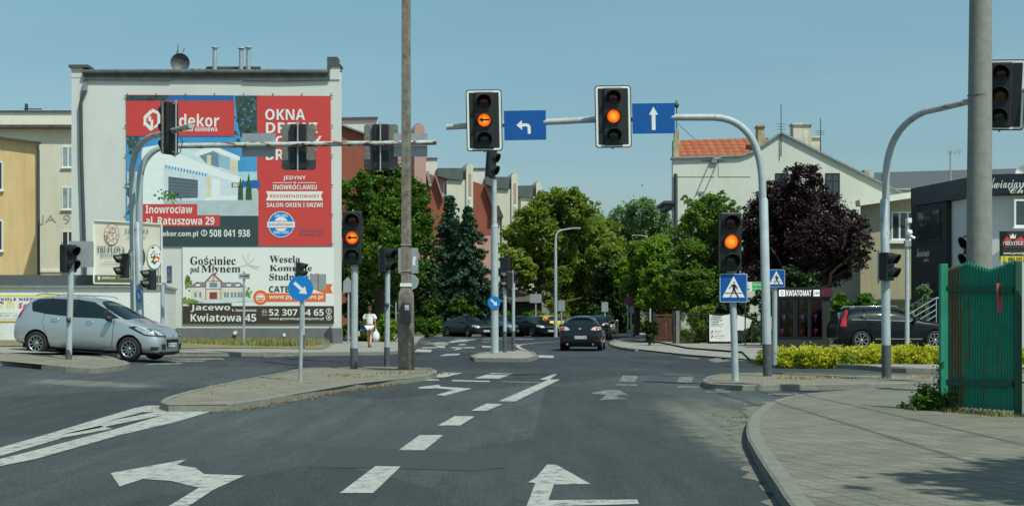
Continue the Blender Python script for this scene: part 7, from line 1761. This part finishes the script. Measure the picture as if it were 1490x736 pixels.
# --- hatchback seen from behind
HATCH = dict(L=4.46, hw=.878, r=.32, rim=.215, wheels=(.90, 3.54), spokes=5, sub=3, mirror=(1.55, 1.0), handles=((2.1, .86), (3.0, .88)), hmat='paint_black',
    st=[(0, .30, .55, .60, .55, .50, .42), (.10, .20, .66, .74, .78, .70, .55), (.5, .17, .80, .88, .87, .80, .62), (1.05, .17, .88, .98, .878, .84, .66), (1.4, .17, .90, 1.12, .878, .845, .62), (1.85, .17, .92, 1.36, .878, .845, .56), (2.3, .17, .93, 1.455, .878, .845, .545), (2.9, .17, .95, 1.47, .878, .845, .54), (3.4, .18, .98, 1.44, .878, .85, .53), (3.85, .20, 1.01, 1.36, .875, .85, .52), (4.10, .22, 1.02, 1.22, .87, .84, .56), (4.28, .24, .99, 1.06, .86, .81, .60), (4.40, .28, .88, .92, .84, .78, .60), (4.45, .34, .70, .74, .76, .72, .55), (4.46, .42, .60, .62, .66, .62, .5)],
    windows=[[(1.45, .98), (1.85, 1.20), (2.2, 1.33), (2.5, 1.36), (2.5, .97)], [(2.56, .975), (2.56, 1.36), (3.2, 1.34), (3.45, 1.02)], [(3.48, 1.03), (3.28, 1.32), (3.55, 1.28), (3.85, 1.10)]],
    screens=[([(1.2, 1.0), (1.5, 1.0), (2.2, 1.36), (2.05, 1.6), (1.0, 1.3)], (.74, .54, 1.0, 1.4))], rears=[([(3.75, 1.31), (4.20, 1.03), (4.5, 1.06), (4.5, 1.5), (3.8, 1.5)], (.70, .50, 1.05, 1.34))],
    side_bits=[('headlight', [(.25, .66), (.70, .78), (.6, .80), (.2, .72)], 'headlamp')],
    gaps=[[(2.52, .24), (2.535, .24), (2.54, 1.0), (2.53, 1.0)]],
    rear=[('tail_light', [(.42, .86), (.60, .84), (.86, .88), (.86, .98), (.60, .99), (.50, .95)], 'tail_clear'), ('tail_light_core', [(.62, .865), (.78, .87), (.80, .955), (.64, .965)], 'tail_red'), ('rear_diffuser', [(-.62, .22), (.62, .22), (.70, .34), (-.70, .34)], 'black_plastic'), ('reflector', [(.60, .42), (.80, .43), (.80, .455), (.60, .445)], 'tail_red')],
    plates=[(False, .56, 'CIN 9Y320')])
YM = 61.5
r_, X_, pt_, sx_ = car('hatchback', 'shiny black hatchback driving away in the right lane with a blue banded plate', 'car', HATCH, (PX(848, YM) + .12, YM + 2.1, 0), R(84), 'paint_black_gloss')
b = MB(); b.box(-.10, .10, -.56, .56, 0, .025); b.v = [(X_(3.88) + v[0], v[1], 1.375 + v[2] - (v[0] < 0) * .02) for v in b.v]; b.build('roof_spoiler', 'paint_black', r_)
b = MB(); xx = sx_(0, .93, False) - .02; b.lathe([(0, 0), (.045, 0), (.05, -.01)], 16, 0, (0, 0, 0)); b.v = [(xx + v[2], v[0] * 1.2, .93 + v[1]) for v in b.v]; b.build('badge', 'chrome', r_)
b = MB(); b.tube([(X_(4.20), .02, 1.09), (X_(4.17), .16, 1.13), (X_(4.08), .34, 1.20)], .012, 6); b.build('rear_wiper', 'black_plastic', r_)
for s in (1, -1): b = MB(); b.cyl((X_(4.30), s * .52, .28), (X_(4.45), s * .52, .28), .045, n=12); b.build('exhaust_tip', 'chrome', r_)
# --- black estate SUV at the right
SUV = dict(L=4.75, hw=.95, r=.375, rim=.26, wheels=(.92, 3.83), spokes=8, sub=3, mirror=(1.75, 1.18), handles=((2.45, 1.02), (3.4, 1.04)), hmat='paint_black',
    st=[(0, .38, .70, .76, .62, .58, .45), (.08, .28, .82, .90, .82, .74, .6), (.35, .25, .95, 1.02, .93, .84, .68), (.9, .25, 1.02, 1.10, .95, .89, .70), (1.35, .25, 1.04, 1.18, .95, .90, .70), (1.7, .25, 1.06, 1.38, .95, .90, .66), (2.15, .25, 1.08, 1.60, .95, .90, .63), (2.6, .25, 1.09, 1.665, .95, .90, .63), (3.3, .25, 1.11, 1.67, .95, .90, .63), (3.9, .26, 1.13, 1.64, .95, .89, .62), (4.30, .28, 1.14, 1.57, .94, .87, .60), (4.48, .30, 1.13, 1.42, .93, .85, .62), (4.62, .33, 1.08, 1.18, .91, .83, .64), (4.72, .38, .90, .96, .86, .80, .6), (4.75, .46, .72, .78, .78, .72, .55)],
    windows=[[(1.78, 1.13), (2.15, 1.36), (2.45, 1.50), (2.75, 1.55), (2.75, 1.13)], [(2.82, 1.135), (2.82, 1.555), (3.62, 1.555), (3.70, 1.15)], [(3.76, 1.155), (3.69, 1.55), (4.10, 1.49), (4.32, 1.30), (4.2, 1.20)]],
    screens=[([(1.38, 1.14), (1.75, 1.12), (2.35, 1.55), (2.2, 1.85), (1.15, 1.45)], (.80, .62, 1.12, 1.6))], rears=[([(4.30, 1.58), (4.60, 1.20), (4.9, 1.2), (4.9, 1.6)], (.74, .58, 1.15, 1.55))],
    side_bits=[('tail_light', [(4.22, 1.56), (4.28, 1.56), (4.56, 1.20), (4.44, 1.16)], 'tail_red'), ('tail_light', [(4.40, 1.18), (4.56, 1.18), (4.66, .92), (4.42, .90)], 'tail_red'), ('headlight', [(.12, .80), (.5, .86), (.62, .95), (.3, .93)], 'headlamp'), ('side_sill', [(1.4, .27), (3.35, .27), (3.35, .34), (1.4, .34)], 'black_plastic'), ('sill_trim', [(1.45, .42), (3.3, .42), (3.3, .445), (1.45, .445)], 'chrome'), ('window_trim', [(1.7, 1.10), (4.2, 1.165), (4.2, 1.18), (1.7, 1.118)], 'chrome')],
    gaps=[[(2.78, .30), (2.79, .30), (2.79, 1.1), (2.78, 1.1)], [(1.62, .35), (1.63, .35), (1.66, 1.05), (1.65, 1.05)], [(3.5, .45), (3.51, .45), (3.70, 1.1), (3.69, 1.1)]], rear=[('number_plate_recess', [(-.4, .86), (.4, .86), (.4, 1.0), (-.4, 1.0)], 'black_plastic')])
YV_ = 59.3
xw = (PX(1243, YV_) + PX(1350, YV_)) / 2
r_, X_, pt_, sx_ = car('estate_car', 'glossy black tall estate car with red upright tail lights parked behind the golden hedge', 'car', SUV, (xw + .0, YV_, H), R(4), 'paint_black')
for s in (1, -1): b = MB(); b.tube([(X_(2.3), s * .64, 1.62), (X_(2.4), s * .65, 1.70), (X_(4.0), s * .64, 1.68), (X_(4.2), s * .62, 1.60)], .016, 6); b.build('roof_rail', 'chrome', r_)
# --- sedan family for the parked row
SEDAN = dict(L=4.77, hw=.91, r=.32, rim=.215, wheels=(.92, 3.63), spokes=5, sub=2, mirror=(1.55, 1.02),
    st=[(0, .30, .58, .64, .62, .58, .45), (.08, .20, .68, .76, .80, .72, .55), (.5, .17, .80, .88, .90, .82, .62), (1.2, .17, .90, .98, .91, .86, .66), (1.6, .17, .92, 1.14, .91, .865, .62), (2.1, .17, .94, 1.40, .91, .865, .57), (2.6, .17, .95, 1.46, .91, .865, .56), (3.2, .18, .97, 1.44, .91, .865, .55), (3.7, .19, .99, 1.28, .91, .86, .57), (4.15, .21, 1.0, 1.08, .90, .84, .62), (4.6, .26, .95, 1.0, .86, .78, .62), (4.77, .38, .70, .76, .72, .66, .5)],
    windows=[[(1.62, 1.0), (2.05, 1.24), (2.4, 1.36), (2.62, 1.375), (2.62, 1.0)], [(2.68, 1.0), (2.68, 1.375), (3.2, 1.34), (3.75, 1.08), (3.6, 1.03)]],
    screens=[([(1.35, 1.0), (1.7, 1.0), (2.3, 1.33), (2.15, 1.6), (1.1, 1.3)], (.76, .56, 1.0, 1.4))], rears=[([(3.35, 1.42), (4.1, 1.08), (4.2, 1.08), (4.2, 1.6), (3.35, 1.6)], (.72, .54, 1.0, 1.4))],
    side_bits=[('headlight', [(.06, .62), (.45, .68), (.52, .78), (.25, .78)], 'headlamp'), ('tail_light', [(4.5, .72), (4.75, .72), (4.72, .90), (4.5, .92)], 'tail_red')],
    front=[('grille', [(-.34, .42), (.34, .42), (.42, .68), (-.42, .68)], 'black'), ('grille_trim', [(-.36, .655), (.36, .655), (.37, .675), (-.37, .675)], 'chrome'), ('headlight', [(.44, .60), (.74, .60), (.80, .74), (.50, .73)], 'headlamp'), ('lower_grille', [(-.6, .24), (.6, .24), (.6, .34), (-.6, .34)], 'black_plastic')],
    plates=[(True, .40, 'CIN 4X71')])
Yr = 101.0
rows = [(681, 101.5, 'paint_anthracite', SEDAN, -62, 'dark grey sedan parked first in the distant row facing the viewer', 1), (729, 103, 'paint_blue_silver', SEDAN, -60, 'blue silver car second in the distant row partly hidden by the masts', 1), (770, 101.5, 'paint_black', SEDAN, -58, 'black saloon parked third in the distant row with bright headlight', 1)]
S2 = dict(SEDAN); 
for px, Y, pn, sp, hd, lb, sc_ in rows:
    r_, *_ = car('parked_car', lb, 'car', sp, (PX(px, Y), Y + .2, .0), R(hd + 4), pn, group='cars parked in a row far across the junction')
    r_.scale = (1, 1, 1)
SMALL = dict(HATCH); SMALL.update(L=3.9, wheels=(.75, 3.15), sub=2, hw=.83, r=.30, rim=.2, mirror=(1.3, 1.0), handles=(), plates=[],
    st=[(0, .30, .60, .66, .5, .48, .4), (.1, .2, .72, .8, .74, .66, .52), (.5, .18, .86, .94, .82, .76, .6), (.95, .18, .93, 1.06, .83, .79, .62), (1.45, .18, .95, 1.36, .83, .79, .56), (1.9, .18, .96, 1.47, .83, .79, .54), (2.6, .18, .98, 1.49, .83, .79, .54), (3.2, .2, 1.0, 1.45, .83, .79, .53), (3.6, .22, 1.0, 1.32, .82, .78, .52), (3.8, .26, .96, 1.05, .80, .75, .55), (3.88, .30, .8, .86, .74, .7, .5), (3.9, .4, .6, .66, .62, .6, .45)],
    windows=[[(1.15, 1.02), (1.5, 1.28), (1.9, 1.38), (2.1, 1.39), (2.1, 1.01)], [(2.16, 1.01), (2.16, 1.39), (3.0, 1.37), (3.2, 1.08)]],
    screens=[([(.95, 1.04), (1.3, 1.0), (1.7, 1.3), (1.55, 1.6), (.75, 1.35)], (.70, .52, 1.0, 1.4))], rears=[([(3.35, 1.42), (3.74, 1.06), (4, 1.06), (4, 1.6), (3.3, 1.6)], (.66, .5, 1.0, 1.4))],
    side_bits=[('tail_light', [(3.62, 1.16), (3.70, 1.16), (3.80, .94), (3.70, .92)], 'tail_red')], gaps=[], front=[],
    rear=[('tail_light', [(.66, .94), (.77, .94), (.70, 1.22), (.63, 1.22)], 'tail_red'), ('bumper_strip', [(-.7, .45), (.7, .45), (.7, .52), (-.7, .52)], 'black_plastic')])
car('parked_car', 'small yellow hatchback at the right end of the distant parked row seen from behind', 'car', SMALL, (PX(790, 103.5), 104.2, 0), R(118), 'paint_yellow', group='cars parked in a row far across the junction')
car('parked_car', 'dark car driving directly ahead of the black hatchback', 'car', HATCH, (PX(868, 88), 89, 0), R(84), 'paint_dark_blue')
car('parked_car', 'light silver car partly hidden on the right of the black hatchback far down the street', 'car', SEDAN, (PX(880, 112), 113, 0), R(-96), 'paint_light_silver')

# ================================================================== PERSON
def person(loc, heading, s=1.0):
    root = th('person', 'woman in white top and shorts walking away with a shoulder bag and a plastic bag', 'person', loc, heading)
    def skin_mesh(nm, joints, edges, mat, sub=2):
        me = bpy.data.meshes.new(nm); names = list(joints); me.from_pydata([joints[k][:3] for k in names], [(names.index(a), names.index(b_)) for a, b_ in edges], []); o = bpy.data.objects.new(nm, me); C.objects.link(o)
        sk = o.modifiers.new('skin', 'SKIN'); 
        for i, k in enumerate(names):
            r_ = joints[k][3]; me.skin_vertices[0].data[i].radius = (r_, r_) if not isinstance(r_, tuple) else r_
            me.skin_vertices[0].data[i].use_root = (i == 0)
        su = o.modifiers.new('sub', 'SUBSURF'); su.levels = sub; su.render_levels = sub
        dg = bpy.context.evaluated_depsgraph_get(); dg.update(); m2 = bpy.data.meshes.new_from_object(o.evaluated_get(dg)); bpy.data.objects.remove(o)
        for p in m2.polygons: p.use_smooth = True
        m2.materials.clear(); m2.materials.append(mm(mat)); q = bpy.data.objects.new(nm, m2); C.objects.link(q); q.parent = root; return q
    # walking away: local +y is forward; left foot ahead, right heel lifting
    J = {'pelvis': (0, 0, .93, (.15, .11)), 'waist': (0, 0, 1.06, (.115, .09)), 'chest': (0, .01, 1.24, (.14, .10)), 'neck0': (0, .0, 1.40, .06), 'neck': (0, .01, 1.45, .045), 'head0': (0, .02, 1.51, (.065, .07)), 'head': (0, .02, 1.58, (.078, .09)), 'crown': (0, .01, 1.655, (.06, .07)),
         'shL': (-.16, 0, 1.37, .05), 'elL': (-.23, -.06, 1.12, .036), 'wrL': (-.20, .08, .92, .026), 'haL': (-.20, .11, .85, (.03, .018)),
         'shR': (.16, 0, 1.37, .05), 'elR': (.22, -.08, 1.11, .036), 'wrR': (.24, -.02, .88, .026), 'haR': (.24, .0, .81, (.03, .018)),
         'hipL': (-.09, 0, .87, .095), 'knL': (-.06, .16, .49, .055), 'caL': (-.055, .16, .36, .056), 'anL': (-.04, .14, .09, .034), 'toL': (-.04, .30, .03, .028),
         'hipR': (.09, 0, .87, .095), 'knR': (.05, .03, .48, .055), 'caR': (.04, -.04, .36, .056), 'anR': (.03, -.20, .14, .034), 'toR': (.03, -.12, .03, .028)}
    E = [('pelvis', 'waist'), ('waist', 'chest'), ('chest', 'neck0'), ('neck0', 'neck'), ('neck', 'head0'), ('head0', 'head'), ('head', 'crown'), ('chest', 'shL'), ('shL', 'elL'), ('elL', 'wrL'), ('wrL', 'haL'), ('chest', 'shR'), ('shR', 'elR'), ('elR', 'wrR'), ('wrR', 'haR'),
         ('pelvis', 'hipL'), ('hipL', 'knL'), ('knL', 'caL'), ('caL', 'anL'), ('anL', 'toL'), ('pelvis', 'hipR'), ('hipR', 'knR'), ('knR', 'caR'), ('caR', 'anR'), ('anR', 'toR')]
    for sd, hx, hy, hz in (('L', -.20, .11, .85), ('R', .24, .0, .81)):
        for k, (dx, ln_) in enumerate(((-.024, .06), (-.008, .07), (.008, .066), (.022, .052))):
            J[f'f{sd}{k}a'] = (hx, hy + dx, hz - .035, .010); J[f'f{sd}{k}b'] = (hx + .006, hy + dx + .012, hz - .035 - ln_, .007); E += [('ha' + sd, f'f{sd}{k}a'), (f'f{sd}{k}a', f'f{sd}{k}b')]
        J[f'f{sd}t'] = (hx, hy + .045, hz - .03, .009); E += [('ha' + sd, f'f{sd}t')]
    body = skin_mesh('body', J, E, 'skin')
    b = MB(); b.lathe([(0, -.012), (.013, 0), (0, .012)], 8, 0, (0, .115, 1.565)); nb = b.build('nose', 'skin', root)
    b = MB()
    for s_ in (1, -1): b.lathe([(0, -.010), (.013, 0), (0, .010)], 8, 0, (s_ * .03, .103, 1.59))
    b.build('eyes', 'black', root)
    b = MB(); b.box(-.025, .025, .10, .112, 1.525, 1.533); b.build('mouth', 'notice_pink', root)
    hr = {'a': (0, -.012, 1.60, (.090, .098)), 'b': (0, -.02, 1.68, (.07, .075)), 'c': (0, -.055, 1.53, (.075, .05)), 'd': (.0, -.05, 1.72, .045)}
    skin_mesh('hair', hr, [('a', 'b'), ('a', 'c'), ('b', 'd')], 'hair_brown')
    T_ = {'c': (0, .0, 1.22, (.175, .125)), 'u': (0, 0, 1.36, (.12, .085)), 'w': (0, 0, 1.03, (.135, .11)), 'h': (0, 0, .95, (.165, .125)), 'sl': (-.19, -.01, 1.33, .075), 'el': (-.245, -.05, 1.15, .085), 'sr': (.19, -.01, 1.33, .075), 'er': (.245, -.06, 1.15, .085)}
    skin_mesh('blouse', T_, [('c', 'u'), ('c', 'w'), ('w', 'h'), ('u', 'sl'), ('sl', 'el'), ('u', 'sr'), ('sr', 'er')], 'white_cloth')
    S_ = {'p': (0, 0, .92, (.175, .135)), 'l': (-.09, .02, .84, .115), 'l2': (-.085, .06, .72, .105), 'r': (.09, 0, .84, .115), 'r2': (.085, .02, .72, .105)}
    skin_mesh('shorts', S_, [('p', 'l'), ('l', 'l2'), ('p', 'r'), ('r', 'r2')], 'white_cloth')
    for sd, x_, y_, z_ in (('l', -.04, .21, .0), ('r', .03, -.16, .01)):
        b = MB(); b.tube([(x_, y_ - .10, .03 + z_), (x_, y_ + .02, .025 + z_), (x_, y_ + .12, .02)], [.032, .04, .034], 10); b.build('shoe', 'hair_brown', root)
    return root
xw_, yw_ = G(538, 505, H)
person((xw_, yw_, H), R(6))
t = th('shoulder_bag', 'dark shoulder bag hanging at the left hip of the walking woman', 'bag', (xw_ - .22, yw_ - .05, H + .92))
b = MB(); b.box(-.06, .06, -.10, .14, -.12, .12); b.build('bag_body', 'dark_blue_fascia', t, bevel=.03); b = MB(); b.tube([(0, .05, .1), (.05, .09, .35), (.10, .03, .51), (.06, -.10, .40), (0, -.08, .1)], .012, 6); b.build('strap', 'black', t)
t = th('carrier_bag', 'small blue and tan bag carried on the left side of the walking woman', 'bag', (xw_ - .26, yw_ + .02, H + .72))
b = MB(); b.box(-.14, .04, -.06, .06, -.06, .08); b.build('blue_pouch', 'sign_blue_light', t, bevel=.03); b = MB(); b.box(-.30, -.15, -.05, .05, -.26, -.04); b.build('tan_pouch', 'weathered_stone', t, bevel=.03)
t = th('plastic_bag', 'white plastic carrier bag in the right hand of the walking woman', 'bag', (xw_ + .26, yw_ - .0, H + .50))
b = MB(); b.lathe([(0, -.24), (.12, -.22), (.155, -.08), (.13, .08), (.06, .17), (.04, .20)], 14, 0); b.v = [(v[0] * 1.0, v[1] * .6 , v[2] + .015 * math.sin(v[0] * 60)) for v in b.v]; b.build('bag_body', 'white_cloth', t); b = MB(); b.tube([(-.04, 0, .18), (-.02, 0, .27), (.02, 0, .27), (.04, 0, .18)], .010, 6); b.build('handle', 'white_cloth', t)
